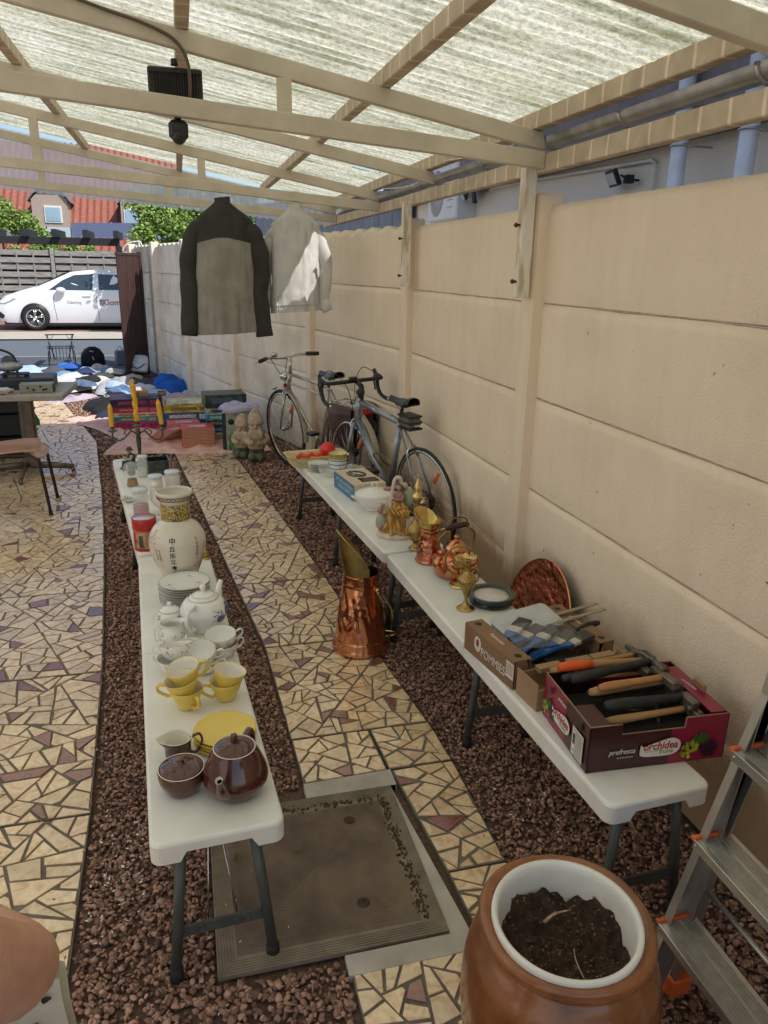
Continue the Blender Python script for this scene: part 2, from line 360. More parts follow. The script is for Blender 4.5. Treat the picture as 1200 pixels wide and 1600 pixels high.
def make_tile_mat():
    m = bpy.data.materials.new('broken_tile'); m.use_nodes = True; nt = m.node_tree; L = nt.links; b = nt.nodes['Principled BSDF']; b.inputs['Coat Weight'].default_value = .9; b.inputs['Coat Roughness'].default_value = .16; b.inputs['Coat IOR'].default_value = 2.0
    g = nd(nt, 'ShaderNodeNewGeometry'); tc = nd(nt, 'ShaderNodeTexCoord')
    add = nd(nt, 'ShaderNodeVectorMath', operation='MULTIPLY_ADD'); comb = nd(nt, 'ShaderNodeCombineXYZ')
    L.new(g.outputs['Random Per Island'], comb.inputs[0]); L.new(g.outputs['Random Per Island'], comb.inputs[1])
    L.new(comb.outputs[0], add.inputs[0]); add.inputs[1].default_value = (37, 91, 0); L.new(tc.outputs['Object'], add.inputs[2])
    n = nd(nt, 'ShaderNodeTexNoise'); n.inputs['Scale'].default_value = 22; n.inputs['Detail'].default_value = 6; n.inputs['Distortion'].default_value = 1.2; L.new(add.outputs[0], n.inputs['Vector'])
    cr = nd(nt, 'ShaderNodeValToRGB'); e = cr.color_ramp.elements; e[0].position = .33; e[0].color = (.70, .45, .235, 1); e[1].position = .6; e[1].color = (.92, .71, .45, 1)
    q = cr.color_ramp.elements.new(.78); q.color = (.94, .81, .60, 1); L.new(n.outputs['Fac'], cr.inputs[0])
    cr2 = nd(nt, 'ShaderNodeValToRGB'); e = cr2.color_ramp.elements; e[0].position = .3; e[0].color = (.22, .07, .05, 1); e[1].position = .7; e[1].color = (.32, .11, .085, 1); L.new(n.outputs['Fac'], cr2.inputs[0])
    th = nd(nt, 'ShaderNodeMath', operation='GREATER_THAN'); th.inputs[1].default_value = .93; L.new(g.outputs['Random Per Island'], th.inputs[0])
    mul = nd(nt, 'ShaderNodeMath', operation='MULTIPLY'); mul.inputs[1].default_value = 17.3; L.new(g.outputs['Random Per Island'], mul.inputs[0])
    fr = nd(nt, 'ShaderNodeMath', operation='FRACT'); L.new(mul.outputs[0], fr.inputs[0]); mr = nd(nt, 'ShaderNodeMapRange'); mr.inputs['To Min'].default_value = .8; mr.inputs['To Max'].default_value = 1.12; L.new(fr.outputs[0], mr.inputs['Value'])
    mx = nd(nt, 'ShaderNodeMix', data_type='RGBA'); L.new(th.outputs[0], mx.inputs[0]); L.new(cr.outputs[0], mx.inputs[6]); L.new(cr2.outputs[0], mx.inputs[7])
    hs = nd(nt, 'ShaderNodeHueSaturation'); L.new(mx.outputs[2], hs.inputs['Color']); L.new(mr.outputs[0], hs.inputs['Value']); L.new(hs.outputs[0], b.inputs['Base Color'])
    r2 = nd(nt, 'ShaderNodeMapRange'); r2.inputs['To Min'].default_value = .2; r2.inputs['To Max'].default_value = .38; L.new(n.outputs['Fac'], r2.inputs['Value']); L.new(r2.outputs[0], b.inputs['Roughness'])
    bp = nd(nt, 'ShaderNodeBump'); bp.inputs['Distance'].default_value = .0006; L.new(n.outputs['Fac'], bp.inputs['Height']); L.new(bp.outputs[0], b.inputs['Normal'])
    return m
M_tile = make_tile_mat()
M_grout = mat('grout', (.21, .185, .155), (.13, .115, .095), rough=.9, scale=15, bump=.002, bscale=160)
def paving(name, quads, tgt, seed):
    rnd = random.Random(seed); mb = MB(); gr = MB()
    for q in quads:
        qq = inset(q, lambda i: .0035)
        gr.prism(qq, -.03, .0, None)
        cells = []; shatter(qq, tgt, cells, rnd)
        for c in cells:
            if area(c) < .0006: continue
            t = inset(c, lambda i: .0020 + .0034 * rnd.random() ** 2)
            if not t or area(t) < .0003: continue
            cx, cy = cen(t); ro = rnd.gauss(0, .022); sc_ = 1 - .11 * rnd.random(); co_, si_ = math.cos(ro) * sc_, math.sin(ro) * sc_
            t = [(cx + (x - cx) * co_ - (y - cy) * si_, cy + (x - cx) * si_ + (y - cy) * co_) for x, y in t]
            if len(t) == 3 and rnd.random() < .6:
                k = rnd.randrange(3); a, b_, d_ = t[k - 1], t[k], t[(k + 1) % 3]; f = .2
                t = [a, (b_[0] + (a[0] - b_[0]) * f, b_[1] + (a[1] - b_[1]) * f), (b_[0] + (d_[0] - b_[0]) * f, b_[1] + (d_[1] - b_[1]) * f), d_]
            s = sum(t[i][0] * t[(i + 1) % len(t)][1] - t[(i + 1) % len(t)][0] * t[i][1] for i in range(len(t)))
            if s < 0: t = t[::-1]
            h = .0035 + .0012 * rnd.random(); n = len(t); i2 = inset(t, lambda i: .0012)
            if i2 and len(i2) == n:
                vs = [(x, y, -.002) for x, y in t] + [(x, y, h - .0012) for x, y in t] + [(x, y, h) for x, y in i2]
                fs = [(i, (i + 1) % n, n + (i + 1) % n, n + i) for i in range(n)] + [(n + i, n + (i + 1) % n, 2 * n + (i + 1) % n, 2 * n + i) for i in range(n)] + [tuple(range(2 * n, 3 * n))]
                mb.add(vs, fs)
            else:
                vs = [(x, y, -.002) for x, y in t] + [(x, y, h) for x, y in t]; mb.add(vs, [(i, (i + 1) % n, n + (i + 1) % n, n + i) for i in range(n)] + [tuple(range(n, 2 * n))])
    struct(name + '_grout', gr, M_grout); struct(name, mb, M_tile, fix=False)
def lerp(tab, y):
    for (x0, y0), (x1, y1) in zip(tab, tab[1:]):
        if y0 <= y <= y1: return x0 + (x1 - x0) * (y - y0) / (y1 - y0)
    return tab[0][0] if y < tab[0][1] else tab[-1][0]
PL = [(-.36, 1.0), (-.365, 1.6), (-.375, 2.17), (-.40, 2.83), (-.44, 3.4), (-.52, 4.41), (-.61, 5.42), (-.88, 7.78), (-1.59, 10.52), (-2.1, 12.4)]
PI_L = [(.31, 0), (.305, 2.15), (.28, 3.16), (.22, 3.71), (.13, 4.6), (.06, 5.29), (-.14, 7.13), (-.42, 9.5)]
PI_R = [(.86, 0), (.84, 1.67), (.85, 2.2), (.83, 2.55), (.80, 2.76), (.69, 4.15), (.64, 4.68), (.39, 7.14), (.06, 9.5)]
ys = [-.5, .42, 1.17, 2.17, 3.1, 4.0, 4.95, 5.9, 6.85, 7.78, 9.1, 10.5, 12.4]
quads = []
for a, b in zip(ys, ys[1:]):
    xr0, xr1 = lerp(PL, a), lerp(PL, b); off = 0 if b < 8 else .0
    quads.append([(xr0 - 1.05, a), (xr0, a), (xr1, b), (xr1 - 1.05, b)])
    quads.append([(xr0 - 2.6, a), (xr0 - 1.05, a), (xr1 - 1.05, b), (xr1 - 2.6, b)])
paving('patio_paving', quads, .0072, 3)
quads = []
ys = [2.42, 3.16, 3.92, 4.67, 5.42, 6.2, 6.95, 7.7, 8.6, 9.5]
for a, b in zip(ys, ys[1:]): quads.append([(lerp(PI_L, a), a), (lerp(PI_R, a), a), (lerp(PI_R, b), b), (lerp(PI_L, b), b)])
quads += [[(.305, 2.155), (.61, 2.165), (.60, 2.42), (.30, 2.42)], [(.61, 2.165), (.85, 2.17), (.84, 2.42), (.60, 2.42)], [(.655, 1.67), (.845, 1.67), (.85, 2.17), (.615, 2.165)], [(.665, 1.42), (.85, 1.42), (.845, 1.67), (.655, 1.67)],
          [(.31, .95), (.86, .95), (.85, 1.42), (.31, 1.42)], [(.31, .1), (.86, .1), (.86, .95), (.31, .95)]]
paving('garden_path', quads, .0052, 5)

# ---- loose crushed stone, one mass nobody could count
def stones(regions, seed):
    rs = np.random.RandomState(seed)
    t = (1 + 5 ** .5) / 2
    base = np.array([(-1, t, 0), (1, t, 0), (-1, -t, 0), (1, -t, 0), (0, -1, t), (0, 1, t), (0, -1, -t), (0, 1, -t), (t, 0, -1), (t, 0, 1), (-t, 0, -1), (-t, 0, 1)], float); base /= np.linalg.norm(base[0])
    F = np.array([(0, 11, 5), (0, 5, 1), (0, 1, 7), (0, 7, 10), (0, 10, 11), (1, 5, 9), (5, 11, 4), (11, 10, 2), (10, 7, 6), (7, 1, 8), (3, 9, 4), (3, 4, 2), (3, 2, 6), (3, 6, 8), (3, 8, 9), (4, 9, 5), (2, 4, 11), (6, 2, 10), (8, 6, 7), (9, 8, 1)])
    P = []; S = []
    for (y0, y1, xl, xr, dens, sz) in regions:
        n = int(dens * (y1 - y0) * .9)
        yy = rs.uniform(y0, y1, n * 3); a = np.array([xl(y) for y in yy]); b = np.array([xr(y) for y in yy]); wmx = (b - a).max()
        k = rs.uniform(0, 1, len(yy)) < (b - a) / max(wmx, 1e-6); yy, a, b = yy[k], a[k], b[k]; n = min(len(yy), int(dens * ((b - a).mean()) * (y1 - y0)))
        yy, a, b = yy[:n], a[:n], b[:n]; xx = a + (b - a) * rs.uniform(0, 1, n)
        P.append(np.c_[xx, yy, rs.uniform(-.013, -.001, n) + (.011 if dens < 1000 and sz < .0075 else 0)]); S.append(sz * rs.uniform(.55, 1.35, n))
    P = np.concatenate(P); S = np.concatenate(S); N = len(P)
    V = np.repeat(base[None], N, 0) * rs.uniform(.72, 1.25, (N, 12, 1)); V *= rs.uniform(.6, 1.25, (N, 1, 3)) * np.array([1, 1, .42])
    q = rs.normal(size=(N, 4)); q[:, 1:3] *= .28; q /= np.linalg.norm(q, axis=1)[:, None]; w, x, y, z = q.T
    Rm = np.stack([1 - 2 * (y * y + z * z), 2 * (x * y - z * w), 2 * (x * z + y * w), 2 * (x * y + z * w), 1 - 2 * (x * x + z * z), 2 * (y * z - x * w), 2 * (x * z - y * w), 2 * (y * z + x * w), 1 - 2 * (x * x + y * y)], 1).reshape(N, 3, 3)
    V = np.einsum('nij,nkj->nki', Rm, V) * S[:, None, None] + P[:, None, :]
    V = V.reshape(-1, 3); FF = (F[None] + (np.arange(N) * 12)[:, None, None]).reshape(-1, 3)
    me = bpy.data.meshes.new('gravel'); me.vertices.add(len(V)); me.vertices.foreach_set('co', V.ravel()); me.loops.add(FF.size); me.loops.foreach_set('vertex_index', FF.ravel())
    me.polygons.add(len(FF)); me.polygons.foreach_set('loop_start', np.arange(0, FF.size, 3)); me.update(calc_edges=True); me.validate(); return me
M_stone = mat('crushed_brick', (.44, .275, .21), (.235, .14, .108), rough=.95, spec=.2, scale=25, bump=.0008, bscale=160, island=.55, contrast=(.3, .7))
wallx = lambda y: lerp([(1.46, -1), (1.45, 3.08), (1.43, 4.92), (1.10, 6.86), (.54, 8.7), (.06, 10.5)], y) + .02
l1 = lambda y: lerp(PL, y) + .008; r1 = lambda y: lerp(PI_L, y) - .008; l2 = lambda y: lerp(PI_R, y) + .008
regs = [(.9, 1.45, l1, r1, 8200, .0095), (1.45, 2.15, l1, lambda y: -.02, 9500, .0083), (2.15, 3.1, l1, r1, 9500, .0074), (3.1, 4.4, l1, r1, 7400, .0080), (4.4, 7, l1, r1, 2800, .012), (7, 10.5, l1, r1, 1400, .015),
        (.2, 1.5, l2, wallx, 8000, .0088), (1.5, 3.1, l2, wallx, 9000, .0078), (3.1, 5, l2, wallx, 5200, .0098), (5, 8.5, l2, wallx, 2000, .014)]
regs += [(1.1, 5, lambda y: l1(y) - .035, l1, 420, .0058), (1.1, 2.1, lambda y: l1(y) - .16, l1, 60, .005), (2.45, 5, r1, lambda y: r1(y) + .03, 420, .0055), (1.0, 5, lambda y: l2(y) - .035, l2, 420, .0058), (2.5, 5, lambda y: r1(y) + .04, lambda y: l2(y) - .03, 14, .005)]
g = bpy.data.objects.new('gravel', stones(regs, 5)); COL.objects.link(g); g.data.materials.append(M_stone)
tag(g, 'dark red brown crushed stone filling the beds between paving and wall', 'gravel', kind='stuff')
M_flake = mat('white_flake', (.8, .79, .76), rough=.8)
fl = MB(); rnd = random.Random(4)
for i in range(260):
    if i < 150: x, y = rnd.gauss(-.27, .055), rnd.gauss(1.92, .13)
    elif i < 190: x, y = rnd.gauss(1.05, .09), rnd.gauss(1.85, .08)
    else: x, y = rnd.uniform(-.42, .28), rnd.uniform(1.2, 4.5)
    if x > .86 or x < .29:
        s = rnd.uniform(.0015, .008) * (1 if i < 190 else .6); a = rnd.random() * 6; z = .009 + rnd.random() * .006
        vs = [(x + s * math.cos(a + k * 1.57) * (1 if k % 2 else .4), y + s * math.sin(a + k * 1.57) * (1 if k % 2 else .4), z + rnd.uniform(-.003, .004)) for k in range(4)]; fl.add(vs, [(0, 1, 2, 3)])
o = fl.build('paper_flakes', M_flake, fix=False); tag(o, 'scattered white paint flakes and paper bits on the gravel', 'debris', kind='stuff')
M_leaf = mat('dry_leaf', (.30, .20, .10), (.16, .10, .05), rough=.8, island=.5)
fl = MB()
for i in range(210):
    if i < 120: x, y = rnd.uniform(1.0, 1.43), rnd.uniform(.7, 2.0)
    else: x, y = rnd.choice([rnd.uniform(-.3, .28), rnd.uniform(.88, 1.4)]), rnd.uniform(1.2, 4)
    s = rnd.uniform(.006, .02); a = rnd.random() * 6; z = .014
    c, s_ = math.cos(a), math.sin(a); W_ = s * .35
    P = [(-s, 0, 0), (0, W_, .006), (s, 0, .002), (0, -W_, .005)]
    fl.add([(x + p[0] * c - p[1] * s_, y + p[0] * s_ + p[1] * c, z + p[2]) for p in P], [(0, 1, 2), (0, 2, 3)])
o = fl.build('dry_leaves', M_leaf, fix=False); tag(o, 'dry curled leaves and twigs lying on the gravel by the wall', 'leaf litter', kind='stuff')

# ---- manhole set into the path
mh = thing('manhole_cover', 'rusty ribbed square manhole cover set in rough concrete beside the path', 'manhole', (.29, 1.77, 0))
M_mh = mat('rusty_cast_iron', (.225, .17, .12), (.12, .09, .068), rough=.85, metal=.05, scale=6, bump=.001, bscale=120)
M_mh2 = mat('ribbed_frame', (.30, .25, .19), (.20, .165, .125), rough=.8, metal=.15, scale=12, bump=.001, bscale=120)
M_dirt = mat('dirt_crumbs', (.10, .065, .04), (.05, .03, .02), rough=1, scale=60, bump=.003, bscale=120)
mb = MB()   # surround
outer = [(.0, .375), (.33, .385), (.375, -.33), (.02, -.35), (.02, -.385), (.385, -.39), (.40, .40), (.0, .385)]
mb.prism([(.016, .31), (.016, .383), (.325, .393), (.325, .31)], -.02, .006); mb.prism([(.302, .31), (.362, -.37), (.302, -.37)], -.02, .0055) ; mb.prism([(.302, .31), (.325, .393), (.322, .31), (.37, -.37), (.362, -.37)][0:3], -.02, .0056)
mb.prism([(.016, -.37), (.362, -.37), (.362, -.31), (.016, -.31)], -.02, .0058)
mb.build('concrete_surround', M_conc, mh)
mb = MB()
for k in range(6):
    o_ = .302 - k * .0075
    for (x0, y0, x1, y1) in ((-o_, -o_, o_, -o_ + .0045), (-o_, o_ - .0045, o_, o_), (-o_, -o_ + .0046, -o_ + .0045, o_ - .0046), (o_ - .0045, -o_ + .0046, o_, o_ - .0046)):
        mb.box(((x0 + x1) / 2, (y0 + y1) / 2, .003), (x1 - x0, y1 - y0, .014))
mb.box((0, 0, .0022), (.6, .6, .012)); mb.build('ribbed_frame', M_mh2, mh)
mb = MB(); mb.bbox((-.005, -.005, .001), (.495, .495, .016), .002)
for q in range(4):
    for k in range(1, 26):
        t = k / 26 * .235; A = Matrix.Rotation(q * math.pi / 2, 4, 'Z')
        mb.box((-.005, -.005 - t, .0092), (2 * t - .004 if t > .004 else .002, .0035, .0016), A)
mb.build('cover_plate', M_mh, mh)
for x, y in ((-.13, .16), (.1, -.16), (.13, .17)): mb = MB(); mb.lathe([(0, .0115), (.013, .0116), (.016, .0118), (.018, .0105)], 14, Matrix.Translation((x, y, 0))); mb.build('key_hole', M_dirt, mh)
mb = MB()
for i in range(420):
    e = rnd.random(); side = rnd.random() < .62; t = rnd.uniform(-.25, .25)
    x, y = (.256 + rnd.gauss(0, .008), t) if side else (t, .256 + rnd.gauss(0, .008)); r = rnd.uniform(.0015, .005)
    mb.sphere((x, y, .009), (r, r * 1.5, r), 5, 3)
mb.build('dirt_in_gap', M_dirt, mh)
# ================================================================ CANOPY over the alley
def roof_mat():
    m = bpy.data.materials.new('mossy_corrugated_plastic'); m.use_nodes = True; nt = m.node_tree; L = nt.links; nt.nodes.remove(nt.nodes['Principled BSDF']); out = nt.nodes['Material Output']
    tc = nd(nt, 'ShaderNodeTexCoord')
    def noi(sc, stretch, det=6, rough=.65):
        mp = nd(nt, 'ShaderNodeMapping'); mp.inputs['Scale'].default_value = stretch; L.new(tc.outputs['Object'], mp.inputs[0])
        n = nd(nt, 'ShaderNodeTexNoise'); n.inputs['Scale'].default_value = sc; n.inputs['Detail'].default_value = det; n.inputs['Roughness'].default_value = rough; L.new(mp.outputs[0], n.inputs['Vector']); return n.outputs['Fac']
    def ramp(f, p0, c0, p1, c1):
        r = nd(nt, 'ShaderNodeValToRGB'); r.color_ramp.elements[0].position = p0; r.color_ramp.elements[0].color = (*c0, 1); r.color_ramp.elements[1].position = p1; r.color_ramp.elements[1].color = (*c1, 1); L.new(f, r.inputs[0]); return r.outputs[0]
    def mul(a, b, k=1.):
        x = nd(nt, 'ShaderNodeMix', data_type='RGBA', blend_type='MULTIPLY'); x.inputs[0].default_value = k; L.new(a, x.inputs[6]); L.new(b, x.inputs[7]); return x.outputs[2]
    base = ramp(noi(1.6, (1, 1, 1)), .35, (.82, .80, .66), .65, (.93, .92, .84))
    grey = ramp(noi(70, (.7, 1.3, 1), 4, .85), .36, (.42, .44, .38), .60, (1, 1, 1))
    moss = ramp(noi(4.2, (.35, 3.2, 1), 8, .7), .36, (.36, .38, .27), .54, (1, 1, 1))
    strk = ramp(noi(13, (.12, 6, 1), 4), .38, (.74, .67, .50), .58, (1, 1, 1))
    wv = nd(nt, 'ShaderNodeTexWave', bands_direction='Y'); wv.inputs['Scale'].default_value = 4.123; wv.inputs['Distortion'].default_value = .35; wv.inputs['Detail'].default_value = 2; L.new(tc.outputs['Object'], wv.inputs['Vector']); rib = ramp(wv.outputs['Fac'], .0, (.48, .45, .34), .34, (1, 1, 1))  # valley bands: dirt tone that also paints rib shading into the colour
    c = mul(mul(mul(mul(base, grey, .9), moss, .8), strk, .5), rib, .75)
    d = nd(nt, 'ShaderNodeBsdfDiffuse'); t = nd(nt, 'ShaderNodeBsdfTranslucent'); L.new(c, d.inputs[0])
    wr = nd(nt, 'ShaderNodeMix', data_type='RGBA', blend_type='MULTIPLY'); wr.inputs[0].default_value = 1; wr.inputs[7].default_value = (1, .99, .95, 1); L.new(c, wr.inputs[6]); L.new(wr.outputs[2], t.inputs[0])
    mxs = nd(nt, 'ShaderNodeMixShader'); mxs.inputs[0].default_value = .9; L.new(d.outputs[0], mxs.inputs[1]); L.new(t.outputs[0], mxs.inputs[2]); L.new(mxs.outputs[0], out.inputs[0]); return m
M_roof = roof_mat()
M_gable = bpy.data.materials.new('clear_corrugated_plastic'); M_gable.use_nodes = True
_n = M_gable.node_tree; _o = _n.nodes['Material Output']; _n.nodes.remove(_n.nodes['Principled BSDF']); _t = nd(_n, 'ShaderNodeBsdfTranslucent'); _t.inputs[0].default_value = (.95, .97, 1, 1); _d = nd(_n, 'ShaderNodeBsdfDiffuse'); _d.inputs[0].default_value = (.82, .84, .9, 1)
_m = nd(_n, 'ShaderNodeMixShader'); _m.inputs[0].default_value = .65; _n.links.new(_d.outputs[0], _m.inputs[1]); _n.links.new(_t.outputs[0], _m.inputs[2]); _p = nd(_n, 'ShaderNodeBsdfTransparent'); _p.inputs[0].default_value = (.93, .94, 1, 1); _q = nd(_n, 'ShaderNodeMixShader'); _q.inputs[0].default_value = .25; _n.links.new(_m.outputs[0], _q.inputs[1]); _n.links.new(_p.outputs[0], _q.inputs[2]); _n.links.new(_q.outputs[0], _o.inputs[0])
cp = thing('canopy', 'cream timber lean-to canopy roofed with mossy corrugated plastic over the alley', 'canopy')
tz = lambda x: 2.168 + .177 * (1.39 - x); bz = lambda x: 2.095 + .074 * (1.38 - x)
XL = -2.05
def beam_xz(mb, x0, x1, fz, y, h, w, n=14, sag=0.):
    vs = []
    for i in range(n + 1):
        x = x0 + (x1 - x0) * i / n; z = fz(x) + .0015 * fbm(x * 2, y); q = .003
        ring = [(-w / 2 + q, -h / 2), (w / 2 - q, -h / 2), (w / 2, -h / 2 + q), (w / 2, h / 2 - q), (w / 2 - q, h / 2), (-w / 2 + q, h / 2), (-w / 2, h / 2 - q), (-w / 2, -h / 2 + q)]
        vs += [(x, y + a, z + b) for a, b in ring]
    fs = [(i * 8 + k, i * 8 + (k + 1) % 8, (i + 1) * 8 + (k + 1) % 8, (i + 1) * 8 + k) for i in range(n) for k in range(8)] + [tuple(range(8))[::-1], tuple(n * 8 + k for k in range(8))]
    mb.add(vs, fs)
for i, Y in enumerate((.28, 1.63, 3.0, 4.36, 5.62, 7.18)):
    both = i in (0, 2, 4, 5)
    mb = MB(); beam_xz(mb, XL, 1.405, tz, Y, .062, .036); mb.build('rafter', M_wood, cp)
    if both:
        mb = MB(); beam_xz(mb, XL, 1.40, bz, Y - .0375, .062, .036); mb.build('tie_beam', M_wood, cp)
        for xb in {2: (.40, -.55, -1.5), 4: (.19, -.82, -1.8), 5: (-.03, -1.03, -1.9)}.get(i, (.4, -.6)):
            mb = MB(); zt, zb = tz(xb) - .031, bz(xb) + .031
            mb.box((xb, Y - .012, (zt + zb) / 2), (.05, .03, zt - zb - .001)); mb.build('spacer_block', M_wood, cp)
for x in (.77, .06, -.68, -1.4, -2.0):
    mb = MB(); z = tz(x) + .031 + .028; n = 20; y0, y1 = -1.2, 7.32
    mb.bbox((x, (y0 + y1) / 2, z), (.046, y1 - y0, .056), .003); mb.build('purlin', M_plate, cp)
mb = MB(); mb.bbox((1.385, 3.05, 2.235), (.05, 8.5, .062), .003); mb.build('purlin', M_plate, cp)
mb = MB(); mb.bbox((1.425, 3.3, 2.085), (.045, 9.0, .066), .003); mb.build('wall_plate_beam', M_plate, cp)
# corrugated sheets, valleys run down the slope
mb = MB(); pitch = .0762; y0, y1 = -1.3, 7.36; NY = int((y1 - y0) / pitch * 8)
def rs(u, w):
    x = XL + (1.50 - XL) * u; y = y0 + (y1 - y0) * w; sheet = int((y + 1.3) / .84); lap = .0025 * (sheet % 2)
    return (x, y, tz(x) + .099 + lap + .0085 * math.sin(2 * math.pi * y / pitch) + .004 * fbm(x * .9, y * .7))
mb.grid(60, NY, rs)
fk = [i for i, f in enumerate(mb.f) if not (1.16 < sum(mb.v[k][0] for k in f) / 4 < 1.31 + .03 * math.sin(mb.v[f[0]][1] * 40) and 5.02 < mb.v[f[0]][1] < 5.30)]; mb.f = [mb.f[i] for i in fk]; mb.sm = [True] * len(fk); mb.mi = [0] * len(fk); mb.build('corrugated_sheet', M_roof, cp, fix=False)  # opening made up in the sheet so a sun patch reaches the pale jacket
mb = MB()
mb.grid(280, 4, lambda u, w: (-2.05 + 3.35 * u, 7.235 + .008 * math.sin(2 * math.pi * (-2.05 + 3.35 * u) / .06), (bz(-2.05 + 3.35 * u) - .055 - .006 * math.sin(2 * math.pi * (-2.05 + 3.35 * u) / .06)) * (1 - w) + (tz(-2.05 + 3.35 * u) + .05) * w))
mb.build('gable_sheet', M_gable, cp, fix=False)
mb = MB()   # half-round gutter
pts = []
mb.grid(40, 14, lambda u, w: (1.485 + .043 * math.cos(math.pi * (1 + w)), -1.3 + 8.7 * u, 2.198 - .012 * u + .043 * math.sin(math.pi * (1 + w))))
mb.grid(40, 14, lambda u, w: (1.485 + .041 * math.cos(math.pi * (1 + w)), -1.3 + 8.7 * u, 2.198 - .012 * u + .041 * math.sin(math.pi * (1 + w))))
gt = mb.build('gutter', M_zinc, cp, fix=False)
for y in (.5, 1.15, 1.85, 2.5, 3.05, 3.75, 4.5, 5.4, 6.4):
    mb = MB(); mb.tube([(1.485 + .046 * math.cos(a), y, 2.195 + .046 * math.sin(a)) for a in [math.pi * (1 + k / 10) for k in range(11)]], .007, 6); mb.build('gutter_clip', M_zinc, gt)
for y in (1.16 - .02, 3.045, 4.80, 6.72):
    x = 1.385 if y < 5 else 1.10
    if y > 5: continue
    mb = MB(); mb.bbox((x, y, 1.825), (.05, .055, .50), .003); b = mb.build('post_bracket', mat('peeling_white_wood', (.80, .76, .68), (.56, .46, .33), rough=.7, scale=30, stretch=(1, 1, .2), contrast=(.42, .55)), cp)
    for z in (1.64, 1.86):
        mb = MB(); mb.tube([(x - .05, y, z), (x - .02, y, z)], .005, 8); mb.tube([(x - .046, y, z), (x - .038, y, z)], .0095, 6)
        mb.build('bolt', mat('rusty_bolt', (.13, .07, .045), (.08, .045, .03), rough=.6, metal=.6), b)
mb = MB(); mb.tube(bez([(1.36, 2.98, 2.185), (1.25, 3.1, 2.13), (1.12, 3.32, 2.12)], 10), .0025, 5); mb.build('white_cord', M_white, cp); mb = MB(); mb.tube(bez([(1.37, 4.35, 2.17), (1.3, 4.5, 2.13), (1.2, 4.7, 2.13)], 8), .0022, 5)
mb.build('white_cord', M_white, cp)

# flood light hung on the first tie beam
fl_ = thing('flood_light', 'black finned flood light with motion sensor hanging from the nearest tie beam', 'flood light', (.03, 3.04, 2.26))
mb = MB(); mb.bbox((0, .02, 0), (.185, .028, .145), .006); mb.build('housing', M_black, fl_)
mb = MB()
for k in range(17): mb.box((-.072 + k * .009, -.004, .004), (.0035, .022, .10))
mb.box((0, -.006, .055), (.175, .012, .006)); mb.build('cooling_fins', M_black, fl_)
mb = MB(); mb.grid(1, 1, lambda u, w: (-.08 + .16 * u, .0345, -.06 + .12 * w)); mb.build('lens', mat('lamp_glass', (.5, .5, .48), rough=.15), fl_)
mb = MB(); mb.tube([(.0, 0, .075), (0, 0, .095)], .012, 10); mb.box((0, -.028, -.06), (.03, .02, .02)); mb.build('mount', M_black, fl_)
mb = MB(); mb.bbox((0, -.055, -.135), (.066, .05, .062), .012); mb.sphere((0, -.06, -.155), (.026, .03, .026), 12, 8); mb.tube([(0, -.045, -.1), (0, -.02, -.06)], .012, 8); mb.build('motion_sensor', M_black, fl_)
mb = MB(); mb.tube(bez([(.045, -.062, -.03), (.047, -.062, .03), (.04, -.066, .085), (.0, -.066, .14), (-.09, -.066, .178), (-.2, -.066, .205), (-.34, -.066, .24), (-.7, -.066, .31), (-1.2, -.066, .39)], 40), .0055, 8)
mb.build('cable', mat('brown_cable', (.12, .085, .06), rough=.6), fl_)

# ================================================================ NEIGHBOUR SIDE
M_render = mat('grey_roughcast', (.88, .83, .76), (.72, .68, .62), rough=.95, scale=90, bump=.004, bscale=140)
M_slate = mat('slate_fascia', (.24, .20, .225), (.17, .145, .165), rough=.6, scale=5)
nb = thing('neighbour_house', 'grey roughcast house with dark fascia and drainpipes behind the wall', 'house', (3.0, 0, 0))
mb = MB(); mb.box((.6, 4.3, 1.22), (1.2, 13, 2.44)); mb.build('wall', M_render, nb)
mb = MB(); mb.box((.4, 4.3, 2.66), (1.2, 13.2, .44)); mb.build('fascia', M_slate, nb)
mb = MB(); mb.box((1.0, -1.5, 4.08), (1.9, 13, 2.36)); mb.build('sun_block_wall', M_render, nb)  # unseen upper storey added to keep stray sun off the path
mb = MB(); mb.prism([(-.30, 2.88), (1.4, 2.9), (1.4, 3.3)], -2.3, 10.9, Matrix.Rotation(R(90), 4, 'X') @ Matrix.Scale(-1, 4, (0, 0, 1))); rf = mb.build('roof', M_slate, nb)
for y in (4.06, 3.50):
    mb = MB(); mb.tube([(-.26, y, 2.9), (-.26, y, 0)], .045, 16); p = mb.build('drainpipe', mat('galvanised_pipe', (.86, .86, .86), (.74, .74, .75), rough=.35, metal=.1, scale=8), nb)
    mb = MB(); mb.tube(arc((-.26, y, 2.36), .05, 0, 360, 20, 'xy')[:-1], .006, 6, closed=True); mb.tube([(-.215, y, 2.36), (-.05, y, 2.36)], .006, 6); mb.build('pipe_clip', M_zinc, p)
mb = MB(); mb.tube([(-.03, 4.64, 2.1), (-.03, 4.64, 2.35), (-.03, 4.68, 2.37), (-.03, 6.5, 2.42), (-.03, 7.4, 2.43)], .013, 8); mb.build('conduit', M_white, nb)
ac = thing('air_conditioner', 'white outdoor air conditioner unit with round fan grille behind the wall', 'air conditioner', (2.93, 8.3, 2.2))
mb = MB(); mb.bbox((0, 0, .28), (.3, .95, .60), .015); mb.build('casing', mat('ac_white', (.78, .79, .8), (.72, .73, .74), rough=.4), ac)
mb = MB(); M_ = Matrix.Translation((-.155, .17, .26)) @ Matrix.Rotation(R(-90), 4, 'Y')
for r in (.06, .1, .14, .18, .22): mb.tube([(r * math.cos(a), r * math.sin(a), 0) for a in [k * math.pi / 12 for k in range(24)]], .003, 4, M_, closed=True)
